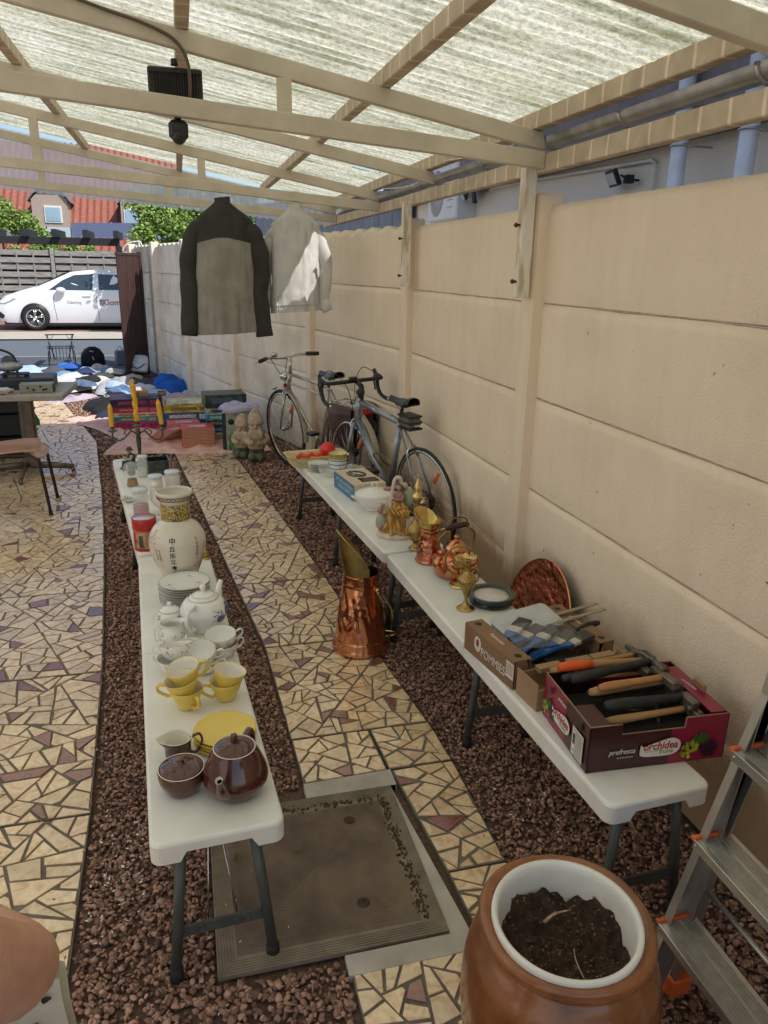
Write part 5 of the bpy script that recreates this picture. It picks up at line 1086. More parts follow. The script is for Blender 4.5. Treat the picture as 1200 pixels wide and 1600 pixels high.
mb.grid(40, 12, hood); mb.grid(40, 12, lambda u, w: tuple(Vector(hood(u, w)) * 1 + Vector((math.cos(R(-75 - 210 * u)), math.sin(R(-75 - 210 * u)), 0)) * -.0015)); hd_ = mb.build('hood', M_brd, sc, fix=False)
mb = MB(); mb.tube([hood(k / 30, 1) for k in range(31)], .0022, 6); mb.build('hood_edge', M_brs, hd_)
mb = MB(); ca, sa = math.cos(R(-40)), math.sin(R(-40))
L1 = [(.062, -.072, .30), (.085, -.085, .24), (.135, -.05, .15), (.155, .0, .115)]; L2 = [(.03, .09, .30), (.09, .08, .25), (.15, .045, .17), (.155, .0, .115)]
mb.tube(bez(L1, 16), .0035, 6); mb.tube(bez(L2, 16), .0035, 6)
mb.build('bail_handle', M_brs, sc)
mb = MB(); mb.sphere((.060, -.068, .305), (.012, .012, .014), 12, 8); mb.sphere((.064, -.074, .292), (.008, .006, .012), 8, 6); mb.build('handle_boss', M_brs, sc); mb = MB(); mb.sphere((.03, .085, .305), (.012, .012, .014), 12, 8); mb.build('handle_boss', M_brs, sc)
mb = MB(); mb.tube(bez([(.098, -.06, .10), (.135, -.075, .098), (.150, -.07, .085), (.135, -.062, .072), (.105, -.062, .072)], 20), .004, 8); mb.build('rear_grip', M_brs, sc)

# bench nearest wall, from far to near --------------------------------
t = thing('harpist_figurine', 'porcelain harpist figurine in a gold draped gown on oval base', 'figurine', (.955, 3.36, Z0), R(-12))
M_por2 = mat('tinted_bisque', (.70, .62, .50), (.62, .50, .42), rough=.4, scale=16); M_gg = mat('gold_drapery', (.58, .34, .09), (.36, .19, .05), rough=.28, metal=.55, scale=22)
M_pk = mat('faded_rose', (.48, .26, .22), (.36, .2, .18), rough=.5); M_gr2 = mat('pale_sage', (.42, .45, .33), (.34, .38, .28), rough=.5)
mb = MB(); mb.lathe([(0, 0), (.092, 0), (.096, .006), (.094, .016), (.082, .024), (0, .03)], 40, sy=.72, fn=lambda a, r, z: (r * (1 + .03 * math.sin(a * 9)), z)); mb.build('base', M_por2, t)
def gown(a, r, z):
    k = max(0, (.16 - z) / .16); return (r * (1 + (.07 + .06 * k) * math.sin(a * 9 + z * 45) + .05 * math.sin(a * 5 - z * 60)), z + .004 * math.sin(a * 7))
mb = MB(); mb.lathe(smooth_prof([(.075, .022), (.070, .05), (.058, .09), (.050, .13), (.046, .150), (.028, .168), (.018, .18)], 6), 90, Matrix.Translation((.008, 0, 0)), fn=gown, sy=.8); mb.build('gown', M_gg, t)
mb = MB(); [mb.tube(bez([(-.05 + .02 * k, -.045, .16 - .005 * k), (-.03 + .02 * k, -.068, .13), (.0 + .016 * k, -.062, .12), (.03 + .01 * k, -.05, .15)], 12), .007, 8) for k in range(4)]; mb.build('gown_folds', M_gg, t)
mb = MB(); mb.lathe([(.02, .172), (.025, .19), (.027, .21), (.018, .222), (.008, .228), (.008, .24)], 20, Matrix.Translation((.01, 0, 0)), sy=.8); mb.tube(bez([(.03, -.01, .21), (.02, -.035, .195), (-.02, -.03, .2)], 8), [.008] * 4 + [.006] * 5, 8); mb.build('bodice', M_pk, t)
mb = MB(); mb.sphere((.008, -.002, .252), (.016, .016, .019), 16, 10); mb.sphere((-.02, -.03, .2), .007, 8, 6); mb.sphere((.002, -.018, .25), (.003, .003, .004), 6, 4); mb.build('head', mat('figure_skin', (.62, .45, .36), rough=.4), t)
mb = MB(); mb.sphere((.012, .004, .262), (.021, .021, .017), 14, 8, fn=lambda p: 1 + .12 * noise.noise(p * 4)); mb.sphere((.03, .008, .245), (.010, .010, .018), 8, 6); mb.build('hair', mat('mauve_brown_hair', (.20, .12, .12), rough=.5), t)
mb = MB(); mb.tube(bez([(-.035, -.02, .03), (-.030, -.02, .15), (-.018, -.02, .27), (-.008, -.018, .30)], 16), [.0085] * 16, 10); mb.tube(bez([(-.008, -.018, .30), (.012, -.015, .298), (.022, -.01, .27), (.038, -.005, .262), (.046, -.002, .245)], 18), [.011, .011, .010, .010, .010, .009, .009, .009, .009, .009, .010, .011, .012, .012, .011, .009, .007][:17], 10); mb.build('harp', M_por2, t)
mb = MB(); mb.sphere((.06, .01, .20), (.026, .018, .05), 12, 8); mb.sphere((-.07, .01, .07), (.03, .03, .05), 12, 8, fn=lambda p: 1 + .2 * noise.noise(p * 3)); mb.build('foliage', M_gr2, t)
mb = MB(); mb.tube(bez([(-.07, -.015, .045), (-.082, 0, .07), (-.066, .0, .095), (-.08, .005, .125), (-.065, .01, .16)], 16), [.012 + .004 * math.sin(k * 1.6) for k in range(17)], 8); mb.build('rose_garland', M_pk, t)
mb = MB(); mb.sphere((-.040, .0, .24), (.026, .01, .012), 8, 6); mb.build('bird', M_pk, t)
mb = MB(); mb.bbox((.065, -.02, .06), (.045, .05, .08), .004); mb.build('plinth', M_por2, t); mb = MB(); mb.box((.07, -.0455, .05), (.008, .002, .03)); mb.build('keyhole', M_black, t)
def place(o): return o
# big brass ewer
t = thing('brass_ewer', 'tall slender brass coffee ewer with pointed lid behind the copper jug', 'ewer', (1.0, 3.17, Z0), R(-5))
item_lathe('body', smooth_prof([(.034, 0), (.033, .006), (.018, .018), (.016, .032), (.038, .055), (.046, .085), (.036, .115), (.018, .135), (.014, .17), (.0145, .22), (.022, .25)], 4), M_brsr, t)
item_lathe('lid', smooth_prof([(.024, .25), (.025, .256), (.018, .275), (.016, .30), (.008, .325), (.003, .345), (.0045, .352), (.001, .365)], 4), M_brs, t)
mb = MB(); mb.tube(bez([(-.040, -.01, .075), (-.068, -.015, .085), (-.072, -.015, .14), (-.062, -.015, .20)], 16), [.009 - .0004 * k for k in range(16)], 8); mb.build('spout', M_brs, t)
mb = MB(); handle(mb, .018, .235, .040, .09, .045, R(20), .003); mb.build('handle', M_brs, t)
# copper jug with brass mouth
t = thing('copper_jug', 'embossed copper jug with flared brass pouring mouth beside the kettle', 'jug', (1.012, 3.01, Z0), R(0))
mb = MB(); mb.lathe(smooth_prof([(.060, 0), (.0615, .008), (.057, .014), (.054, .05), (.046, .10), (.041, .140), (.0425, .150)], 6), 60, fn=lambda a, r, z: (r + (.003 * noise.noise(Vector((a * 4, z * 60, 2))) if .02 < z < .13 else 0), z)); mb.build('body', M_copr, t)
mb = MB()
def mouth(u, w):
    a = 2 * math.pi * u; k = max(0, math.cos(a - R(125))); r = .032 + .020 * w + .024 * w * k; return (r * math.cos(a), r * math.sin(a), .150 + .040 * w + .050 * w * k)
mb.grid(48, 8, mouth); mb.grid(48, 8, lambda u, w: tuple(Vector(mouth(u, w)) * .985)); mb.tube([mouth(k / 48, 1) for k in range(48)], .0015, 5, closed=True); mb.build('pouring_mouth', M_brs, t, fix=False)
mb = MB(); handle(mb, .042, .145, .052, .04, .05, R(-10), .004); mb.build('handle', M_brs, t)
# kettle
t = thing('kettle', 'round polished copper kettle with domed lid and dark wooden grip', 'kettle', (1.078, 2.845, Z0), R(4)); t.scale = (1.13, 1.13, 1.13)
item_lathe('body', smooth_prof([(.074, 0), (.080, .006), (.086, .03), (.088, .062), (.086, .068), (.066, .078), (.046, .084), (.040, .087)], 5), M_cop, t, seg=48)
item_lathe('lid', smooth_prof([(.041, .087), (.043, .092), (.040, .108), (.026, .126), (.010, .134), (.006, .137)], 4) + [(.006, .142), (.011, .148), (.008, .155), (0, .157)], M_cop, t, seg=40)
mb = MB(); mb.tube(bez([(-.070, -.045, .045), (-.098, -.060, .062), (-.100, -.062, .085), (-.078, -.05, .104), (-.092, -.058, .118)], 20), [.022, .021, .020, .019, .018, .017, .016, .015, .014, .013, .012, .011, .0105, .010, .010, .010, .010, .010, .010, .010, .010][:21], 12); mb.build('spout', M_cop, t)
mb = MB()
for sx in (-1, 1): mb.tube(bez([(sx * .066, sx * .02, .078), (sx * .083, sx * .024, .115), (sx * .082, sx * .024, .155), (sx * .050, sx * .016, .178), (sx * .046, sx * .014, .190)], 16), .0038, 8)
mb.tube(bez([(-.046, -.014, .190), (-.04, -.01, .215), (0, 0, .226), (.04, .01, .215), (.046, .014, .190)], 16), .0032, 8); mb.build('bail', M_brd, t)
mb = MB(); mb.tube([(-.052, -.015, .190), (-.03, -.009, .192), (.03, .009, .192), (.052, .015, .190)], [.008, .0115, .0115, .008], 12); mb.build('grip', mat('dark_wood_grip', (.045, .022, .014), rough=.35), t)
# brass globe / plate on round foot
t = thing('brass_sphere_holder', 'brass ringed disc mirror standing on a round foot by the kettle', 'ornament', (1.055, 2.715, Z0), R(-25))
item_lathe('foot', [(0, 0), (.046, 0), (.047, .004), (.03, .01), (.012, .016), (.006, .03), (.005, .048), (0, .048)], M_brs, t)
Mr = Matrix.Translation((0, 0, .108)) @ Matrix.Rotation(R(90), 4, 'X')
mb = MB(); mb.tube([(.066 * math.cos(k * .15), .066 * math.sin(k * .15), 0) for k in range(42)], .0045, 8, Mr, closed=True); mb.build('outer_ring', M_brd, t)
mb = MB(); mb.lathe([(0, -.012), (.02, -.012), (.032, -.006), (.036, 0), (.032, .006), (.02, .012), (0, .012)], 32, Mr); mb.tube([(0, -.07, 0), (0, -.03, 0)], .004, 6, Mr); mb.build('disc', M_brsr, t)
# slim ewer
t = thing('brass_ewer', 'slim brass ewer vase with frilled mouth nearest the camera', 'ewer', (.998, 2.50, Z0), R(0))
item_lathe('body', smooth_prof([(.034, 0), (.034, .004), (.016, .016), (.007, .035), (.008, .052), (.020, .078), (.036, .112), (.034, .130), (.018, .145), (.012, .160), (.012, .185), (.020, .200)], 5), M_brsr, t)
mb = MB(); mb.grid(48, 5, lambda u, w: ((.018 + .016 * w + .006 * w * max(0, math.cos(6.283 * u - 2.6)) + .003 * w * math.sin(u * 31.4)) * math.cos(6.283 * u), (.018 + .016 * w + .003 * w * math.sin(u * 31.4)) * math.sin(6.283 * u), .198 + .014 * w + .006 * w * math.sin(u * 31.4 + .5))); mb.build('frilled_mouth', M_brs, t, fix=False)
mb = MB(); mb.tube(bez([(.014, .0, .165), (.030, .0, .17), (.047, 0, .15), (.046, 0, .118), (.032, 0, .10)], 16), .0028, 6); mb.sphere((.035, 0, .172), (.004, .004, .009), 6, 5); mb.build('handle', M_brs, t)
# dark ring plate stack
t = thing('serving_dish', 'round dark green rimmed dish with white inside on the bench', 'dish', (1.118, 2.535, Z0))
M_dg = mat('dark_green_enamel', (.012, .03, .028), (.008, .02, .02), rough=.18, coat=.5)
mb = MB(); mb.lathe([(.0, 0), (.075, 0), (.088, .006), (.091, .016), (.086, .020), (.088, .024), (.096, .030), (.0975, .038), (.093, .041), (.072, .036), (.068, .030)], 56, cap=False); mb.build('rim', M_dg, t)
item_lathe('white_centre', [(0, .0295), (.0705, .0295), (.0705, .031), (0, .031)], mat('white_enamel', (.78, .77, .73), rough=.35), t, seg=48)
# oval copper tray leaning at the wall
t = thing('copper_tray', 'large oval embossed copper tray leaning against the beige wall', 'tray', (1.315, 2.63, .0), R(-84), tilt=(R(-13), 0))
def tray(a, r, z): return (r * 1.0, z)
nr = [(0, 0), (.02, .001), (.05, 0), (.08, .001), (.11, 0), (.126, .001), (.130, .006), (.134, .008), (.150, .010), (.156, .013), (.158, .010), (.150, -.002), (0, -.004)]
mb = MB(); Mt_ = Matrix.Translation((0, 0, .277)) @ Matrix.Rotation(R(90), 4, 'X')
pts = []
for (r0, z0), (r1, z1) in zip(nr, nr[1:]):
    n = max(1, int(abs(r1 - r0) / .006)); pts += [(r0 + (r1 - r0) * i / n, z0 + (z1 - z0) * i / n) for i in range(n)]
pts.append(nr[-1])
mb.lathe(pts, 90, Mt_, sx=1.50, sy=1.74, fn=lambda a, r, z: (r, z + (.007 * abs(noise.noise(Vector((math.cos(a) * r * 34, math.sin(a) * r * 46, 3)))) if r < .128 and z > -.001 else 0))); mb.build('embossed_face', M_copr, t)
mb = MB(); mb.tube([Mt_ @ Vector((.156 * 1.50 * math.cos(k * .1257), .156 * 1.74 * math.sin(k * .1257), .012)) for k in range(50)], .004, 8, closed=True); mb.build('rolled_edge', M_cop, t)

# far right bench ------------------------------------------------------
t = thing('plastic_basket', 'yellowish ribbed plastic basket with red toys at far bench end', 'basket', (.815, 4.86, Z0), R(6))
M_bk = mat('yellow_white_plastic', (.74, .66, .42), (.68, .58, .33), rough=.35, scale=6)
mb = MB(); rr_ = rrect(.40, .22, .05, 5); n = len(rr_)
vs = [(x * .86, y * .86, .0) for x, y in rr_] + [(x, y, .062) for x, y in rr_] + [(x * 1.05, y * 1.08, .066) for x, y in rr_] + [(x * .98, y * .98, .062) for x, y in rr_] + [(x * .84, y * .84, .004) for x, y in rr_]
fs = [(j * n + i, j * n + (i + 1) % n, (j + 1) * n + (i + 1) % n, (j + 1) * n + i) for j in range(4) for i in range(n)] + [tuple(range(n))[::-1], tuple(4 * n + i for i in range(n))]
mb.add(vs, fs); mb.build('tray_body', M_bk, t)
mb = MB()
for k in range(36): mb.box((-.17 + k * .0098, -.1055, .033), (.004, .004, .045))
mb.build('ribs', M_bk, t)
mb = MB(); mb.sphere((0, 0, .052), (.052, .052, .052), 24, 16); mb.tube(arc((0, 0, .052), .0525, 0, 360, 24, 'xz')[:-1], .0015, 4, closed=True); one('ball', mb, mat('bright_red_plastic', (.80, .035, .03), rough=.3, coat=.2), 'bright red round ball shaped toy lying in the yellow basket', 'ball', (.905, 4.93, Z0 + .02))
r5 = random.Random(5)
for k, lb in enumerate(('coral red bent toy piece at left in the basket', 'coral red bent toy piece in middle of the basket', 'yellow flat toy piece under the red toys in basket')):
    mb = MB()
    if k < 2: mb.tube(bez([(-.05, 0, 0), (-.02, .02, .012), (.01, -.01, .008), (.05, .015, .015)], 12), .014, 8)
    else: mb.tube(bez([(-.12, 0, 0), (0, -.03, .008), (.14, 0, .004)], 12), .012, 8, flat=.5)
    one('toy_piece', mb, mat('coral_plastic', (.80, .10, .06), rough=.35) if k < 2 else mat('egg_yellow', (.75, .48, .06), rough=.35), lb, 'toy', (.74 + .07 * k - (.05 if k == 2 else 0), 4.86 + .01 * k, Z0 + .045 - .018 * (k == 2)), R(5))
for k in range(5): saucer('plate', ['lowest small white plate in the stack by the basket', 'second small white plate from below by the basket', 'middle small white plate of stack by the basket', 'second small white plate from top by the basket', 'top small white plate of the stack by the basket'][k], .80, 4.66, Z0 + .0105 * k, M_porc, group='stack of small white plates', cat='plate', sc=.85)
t = vessel('glass_bowl', 'clear ribbed glass bowl in front of the stacked blue bowls', 'glass bowl', (.835, 4.51), smooth_prof([(.03, 0), (.04, .004), (.06, .04), (.066, .065)]), M_glass, M_glass, fn=lambda a, r, z: (r * (1 + .03 * math.cos(a * 24)), z), seg=96)
t = vessel('glass_bowl', 'low clear glass dish right of the stacked blue bowls', 'glass bowl', (1.0, 4.53), smooth_prof([(.04, 0), (.05, .004), (.07, .03), (.075, .045)]), M_glass, M_glass, fn=lambda a, r, z: (r * (1 + .02 * math.cos(a * 20)), z), seg=80)
M_bluec = mat('blue_band_glaze', (.14, .22, .42), (.10, .17, .34), rough=.2)
lbs = ['white bowl lowest in the stack behind the window box', 'white bowl with blue band, second lowest in the stack', 'white bowl with blue band, third in the stack', 'olive yellow bowl second from the top of the stack', 'pale yellow bowl on the very top of stack']
for k in range(5):
    m1 = M_porc if k < 3 else mat('olive_glaze', (.45, .36, .08), rough=.25); m2 = M_porc if k < 3 else mat('pale_yellow_inside', (.74, .68, .42), rough=.3)
    t = vessel('bowl', lbs[k], 'bowl', (.905, 4.57), smooth_prof([(.03, 0), (.036, .003), (.053, .022), (.060, .05)] if k < 3 else [(.040, 0), (.05, .004), (.057, .016), (.058, .026)]), m1, m2, z=Z0 + (.026 * k if k < 3 else .092 + .016 * (k - 3)), group='stacked bowls')
    if k < 3: mb = MB(); mb.lathe([(.0565, .038), (.0595, .046)], 36, cap=False); mb.lathe([(.058, .038), (.0608, .046)], 36, cap=False); mb.build('blue_band', M_bluec, t, fix=False)
# blue/cream window box
t = thing('window_box', 'cream and blue cardboard box with oval and square windows on top', 'box', (.945, 4.13, Z0), R(8))
M_cb = mat('cream_card', (.66, .55, .40), (.60, .49, .34), rough=.8, scale=4); M_bl = mat('blue_card', (.075, .22, .36), (.055, .18, .31), rough=.6)
mb = MB(); W2, D2, H2 = .19, .345, .098
mb.box((0, 0, H2 / 2), (W2, D2, H2)); mb.build('carton', M_cb, t)
mb = MB(); mb.box((-W2 / 2 - .0008, 0, H2 / 2 - .002), (.0012, D2 - .002, H2 - .006)); mb.build('blue_side', M_bl, t)
mb = MB(); mb.lathe([(0, H2 + .0006), (.05, H2 + .0006), (.05, H2 + .001), (0, H2 + .001)], 32, Matrix.Translation((.0, .05, 0)), sx=1.15, sy=1.5); mb.build('oval_window', mat('dark_window', (.03, .026, .022), (.12, .10, .08), rough=.15, scale=30, contrast=(.5, .7)), t)
mb = MB(); mb.box((.025, -.085, H2 + .0008), (.11, .085, .0012)); mb.build('square_window', mat('black_window', (.012, .011, .01), rough=.15), t)
mb = MB(); mb.tube([(-.02, .08, H2 + .003), (.03, .02, H2 + .003)], .006, 6); mb.tube([(-.03, .03, H2 + .003), (.02, .06, H2 + .003)], .004, 6); mb.build('cutlery', M_chrome, t)
text('lettering', 'SET DE COUTEAUX\nMAXI-CUISINE', .030, mat('pale_print', (.55, .65, .70)), t, face_M((-W2 / 2 - .0018, -.01, H2 / 2), (0, -1, 0), (0, 0, 1)), width=.28)
# tureen
t = thing('soup_tureen', 'white round lidded soup tureen with scrolled handles beside window box', 'tureen', (.955, 3.80, Z0), R(5))
item_lathe('body', smooth_prof([(.048, 0), (.052, .006), (.046, .014), (.075, .030), (.098, .062), (.102, .082), (.098, .088)], 5), M_porc, t, seg=48, sx=1.05)
item_lathe('lid', smooth_prof([(.100, .088), (.101, .092), (.080, .106), (.045, .118), (.014, .124), (.006, .127)], 4), M_porc, t, seg=48, sx=1.05)
mb = MB(); mb.tube(bez([(-.014, 0, .123), (-.016, 0, .14), (0, 0, .150), (.016, 0, .14), (.014, 0, .123)], 16), .005, 8); mb.build('lid_handle', M_porc, t)
mb = MB(); [mb.tube(bez([(s * .098, -.02, .07), (s * .125, -.012, .082), (s * .125, .012, .082), (s * .098, .02, .07)], 12), .0055, 8) for s in (-1, 1)]; mb.build('handle', M_porc, t)

# ---------------------------------------------------------------- boxes of tools
M_kraft = mat('brown_carton', (.26, .155, .085), (.21, .12, .065), rough=.75, scale=8, bump=.0003, bscale=60); M_kin = mat('raw_card', (.36, .24, .14), (.30, .19, .11), rough=.85, scale=8)
M_wprint = mat('white_print', (.72, .68, .62), rough=.6)
def boxM(o, ex, ey): return face_M(o, ex, ey)
def wall_panel(mb, x0, x1, h0, h1, th, M, notch=None):
    """upright card panel: bottom edge along local x, notch=(a,b,depth) dips the top"""
    pl = [(x0, h0), (x1, h0), (x1, h1)]
    if notch: a, b, d = notch; pl += [(b + .018, h1), (b, h1 - d), (a, h1 - d), (a - .018, h1)]
    pl += [(x0, h1)]; mb.prism(pl, 0, th, M)
bx = thing('fruit_box', 'open brown fruit crate with white POMMIES lettering holding paintbrushes', 'cardboard box', (.935, 1.905, Z0), R(9.5))
BW, BD, BH = .39, .30, .098   # local x to the wall, y away
lt = lambda y: (0, y, 0)
mb = MB(); mb.box((BW / 2, BD / 2, .003), (BW, BD, .004)); mb.build('bottom', M_kin, bx)
for nm, o, ex, ln, nt_ in (('left_side', (0, 0, 0), (0, 1, 0), BD, None), ('right_side', (BW - .004, 0, 0), (0, 1, 0), BD, None), ('front_side', (0, .004, 0), (1, 0, 0), BW, (.06, .33, .055)), ('back_side', (0, BD, 0), (1, 0, 0), BW, (.06, .33, .055))):
    mb = MB(); wall_panel(mb, .004 if 'side' in nm and ex[0] else 0, ln - (.004 if ex[0] else 0), .001, BH, -.004 if ex[1] else .004, face_M(o, ex, (0, 0, 1)), nt_); mb.build('side_panel', M_kraft, bx)
for x in (.0, BW - .062):
    mb = MB(); mb.bbox((x + .031, BD / 2, BH - .001), (.062, BD, .004), .001); mb.box((x + (.060 if x == 0 else .002), BD / 2, BH / 2), (.003, BD - .01, BH - .006)); mb.build('folded_rim', M_kraft, bx)
    for y in (.03, BD - .03): mb = MB(); mb.lathe([(0, BH + .0012), (.012, BH + .0012), (.012, BH + .0016), (0, BH + .0016)], 14, Matrix.Translation((x + .03, y, 0))); mb.build('stacking_hole', mat('card_shadow_hole', (.03, .02, .012)), bx)
Ml = face_M((-.0048, BD / 2 - .012, BH / 2), (0, -1, 0), (0, 0, 1))
text('lettering', 'POMMIES', .045, M_wprint, bx, Ml @ Matrix.Translation((.021, -.010, 0)), width=.145)
mb = MB(); mb.prism([(.021 * math.cos(k * .52) * (1.0 + .06 * (k % 2)), .028 * math.sin(k * .52)) for k in range(12)], 0, .0004, Ml @ Matrix.Translation((-.075, .008, 0))); lg = mb.build('emblem', M_wprint, bx)
mb = MB(); mb.prism([(.009 * math.cos(k * .52), .014 * math.sin(k * .52)) for k in range(12)], .0005, .0008, Ml @ Matrix.Translation((-.075, .012, 0))); mb.build('emblem_mark', mat('dark_red_print', (.30, .06, .04)), lg)
mb = MB(); mb.box((0, 0, 0), (.042, .055, .0006), Ml @ Matrix.Translation((.120, .012, .0006))); lb_ = mb.build('sticker', M_wprint, bx)
mb = MB(); [mb.box((0, .018 - .008 * k, 0), (.034, .002, .0006), Ml @ Matrix.Translation((.120, .012, .0011))) for k in range(5)]; mb.build('sticker_print', mat('dark_print', (.12, .10, .09)), lb_)
text('lettering', 'Pommies', .022, M_wprint, bx, face_M((.03, .15, BH + .0014), (0, -1, 0), (1, 0, 0))); text('lettering', 'Pommies', .018, M_wprint, bx, face_M((BW - .03, .17, BH + .0014), (0, -1, 0), (1, 0, 0)))
# brushes in bags
M_bh = mat('blue_brush_handle', (.02, .10, .32), (.015, .08, .26), rough=.3, coat=.3); M_fer = mat('pale_ferrule', (.62, .58, .50), (.5, .46, .38), rough=.35, metal=.3, scale=40); M_bris = mat('black_bristle', (.03, .028, .03), (.07, .065, .065), rough=.7, scale=90, stretch=(4, .3, 1))
def brush(label, x, y, z, rz, w, tilt=(0, 0)):
    t = thing('paintbrush', label, 'paintbrush', (x, y, z), rz, 'blue handled paintbrushes in plastic bags', tilt)
    mb = MB(); o = [(-.004, -.115), (-.011, -.10), (-.008, -.07), (-.007, -.045), (-w * .42, -.012), (-w * .42, 0), (w * .42, 0), (w * .42, -.012), (.007, -.045), (.008, -.07), (.011, -.10), (.004, -.115)]
    mb.prism(o[::-1], -.004, .004, None, inset=.0015); mb.build('handle', M_bh, t)
    mb = MB(); mb.lathe([(0, .0041), (.0035, .0041), (.0035, .0046), (0, .0046)], 10, Matrix.Translation((0, -.1, 0))); mb.build('hang_hole', M_black, t)
    mb = MB(); mb.bbox((0, .014, 0), (w, .028, .012), .002); [mb.box((0, .006 + .008 * k, .0062), (w * .96, .0015, .0008)) for k in range(3)]; mb.build('ferrule', M_fer, t)
    mb = MB(); mb.prism([(-w / 2, .028), (w / 2, .028), (w * .53, .075), (w * .50, .082), (-w * .50, .082), (-w * .53, .075)], -.005, .005); mb.build('bristles', M_bris, t)
BR = [('paintbrush with blue handle resting on the crate rim, far end', .105, .175, -34, .05), ('blue paintbrush second from the far end, lying inside the crate', .125, .140, -48, .048), ('blue paintbrush in the middle of the row, handle upright', .165, .10, -40, .045), ('blue paintbrush fourth from the far end, beside clear bag', .205, .075, -50, .05), ('widest blue paintbrush nearest the front of the brown crate', .245, .05, -58, .058), ('small blue paintbrush half hidden beneath the middle ones', .15, .065, -45, .036)]
for k, (lb, x, y, a, w) in enumerate(BR):
    p = Matrix.Translation(bx.location) @ Matrix.Rotation(R(9.5), 4, 'Z') @ Vector((x, y, .088 + .006 * (k % 3) + (.012 if k == 0 else 0) - (.03 if k == 5 else 0))); brush(lb, p.x, p.y, p.z, R(a - 24), w, (R(12), R(-6)))
M_bag = bpy.data.materials.new('clear_plastic_film'); M_bag.use_nodes = True; _n = M_bag.node_tree; _o = _n.nodes['Material Output']; _b = _n.nodes['Principled BSDF']; _b.inputs['Base Color'].default_value = (.75, .75, .73, 1); _b.inputs['Roughness'].default_value = .12; _b.inputs['Alpha'].default_value = .13; _b.inputs['Specular IOR Level'].default_value = 1.0
mb = MB()
mb.grid(24, 16, lambda u, w: (.05 + .24 * u + .03 * w, .05 + .19 * w - .03 * u, .106 + .02 * math.sin(u * 3.1) * math.sin(w * 3.1) + .006 * fbm(u * 6, w * 6, 3)), M=Matrix.Translation(bx.location) @ Matrix.Rotation(R(9.5), 4, 'Z'))
o = mb.build('plastic_bag', M_bag, fix=False); tag(o, 'clear crinkled plastic bag lying over the blue paintbrushes', 'plastic bag')
t = thing('tub_lid', 'translucent plastic tub tilted on the back rim of the brown crate', 'plastic tub', (1.09, 2.16, Z0 + .098), R(12), tilt=(R(10), R(-3)))
mb = MB(); rr_ = rrect(.24, .13, .02, 4); mb.prism([(x * .93, y * .93) for x, y in rr_], -.045, 0); mb.prism(rr_, 0, .008, inset=.003)
mb.prism([(x * .82, y * .82) for x, y in rr_], .008, .011); mb.build('tub_shell', mat('milky_plastic', (.62, .66, .66), (.56, .6, .6), rough=.25, alpha=.78), t)
M_sw = mat('worn_tool_steel', (.22, .20, .17), (.10, .085, .07), rough=.45, metal=.7, scale=14)
for k, (lb, y0, ln) in enumerate((('narrow flat wooden lath sticking out at back of brown crate', 2.20, .21), ('grey flat lath parallel to the first over the brown crate', 2.15, .22))):
    mb = MB(); mb.bbox((0, 0, 0), (ln, .016, .005), .001); one('lath', mb, mat('old_lath', (.36, .30, .22), (.26, .21, .15), rough=.8), lb, 'lath', (1.27, y0 - .02, Z0 + .112), R(4), 'laths at the back of the crate', (0, R(-8)))
mb = MB(); mb.tube(bez([(-.10, -.02, 0), (-.03, 0, .008), (.05, .02, .012), (.10, .02, .012)], 12), [.008, .009, .010, .010, .010, .010, .011, .012, .012, .012, .012, .011, .008][:13], 10, flat=.7); one('rasp', mb, M_black, 'black rubber tool handle lying towards the wall in brown crate', 'tool', (1.24, 2.06, Z0 + .085), R(10))
mb = MB(); mb.tube([(.02 * math.cos(k * .4), .02 * math.sin(k * .4), 0) for k in range(16)], .009, 8, closed=True); one('tape_roll', mb, mat('dark_brown_rubber', (.06, .04, .03), rough=.5), 'dark ring shaped roll lying deep in the brown crate', 'roll', (1.22, 2.0, Z0 + .04), tilt=(R(60), 0))
mb = MB(); mb.bbox((0, 0, 0), (.12, .16, .05), .008); one('tool_case', mb, mat('black_case', (.022, .02, .02), rough=.5), 'black tool case lying under the laths in brown crate', 'case', (1.12, 2.03, Z0 + .035), R(12))
# low plain tray between
t = thing('card_tray', 'low plain cardboard tray squeezed between the two printed fruit crates', 'cardboard box', (.955, 1.775, Z0), R(7))
for o, ex, ln in (((0, 0, 0), (0, 1, 0), .115), ((.372, 0, 0), (0, 1, 0), .115), ((0, .004, 0), (1, 0, 0), .372), ((0, .119, 0), (1, 0, 0), .372)):
    mb = MB(); wall_panel(mb, 0, ln, .001, .088 if ex[1] else .07, .004 if ex[0] else -.004, face_M(o, ex, (0, 0, 1))); mb.build('side_panel', M_kin, t)
mb = MB(); mb.box((.186, .06, .003), (.37, .11, .004)); mb.build('bottom', M_kin, t)
mb = MB()
for x in (.10, .21, .30): mb.bbox((x, .10, .078), (.085, .03, .018), .002)
mb.build('folded_flap', M_kin, t)
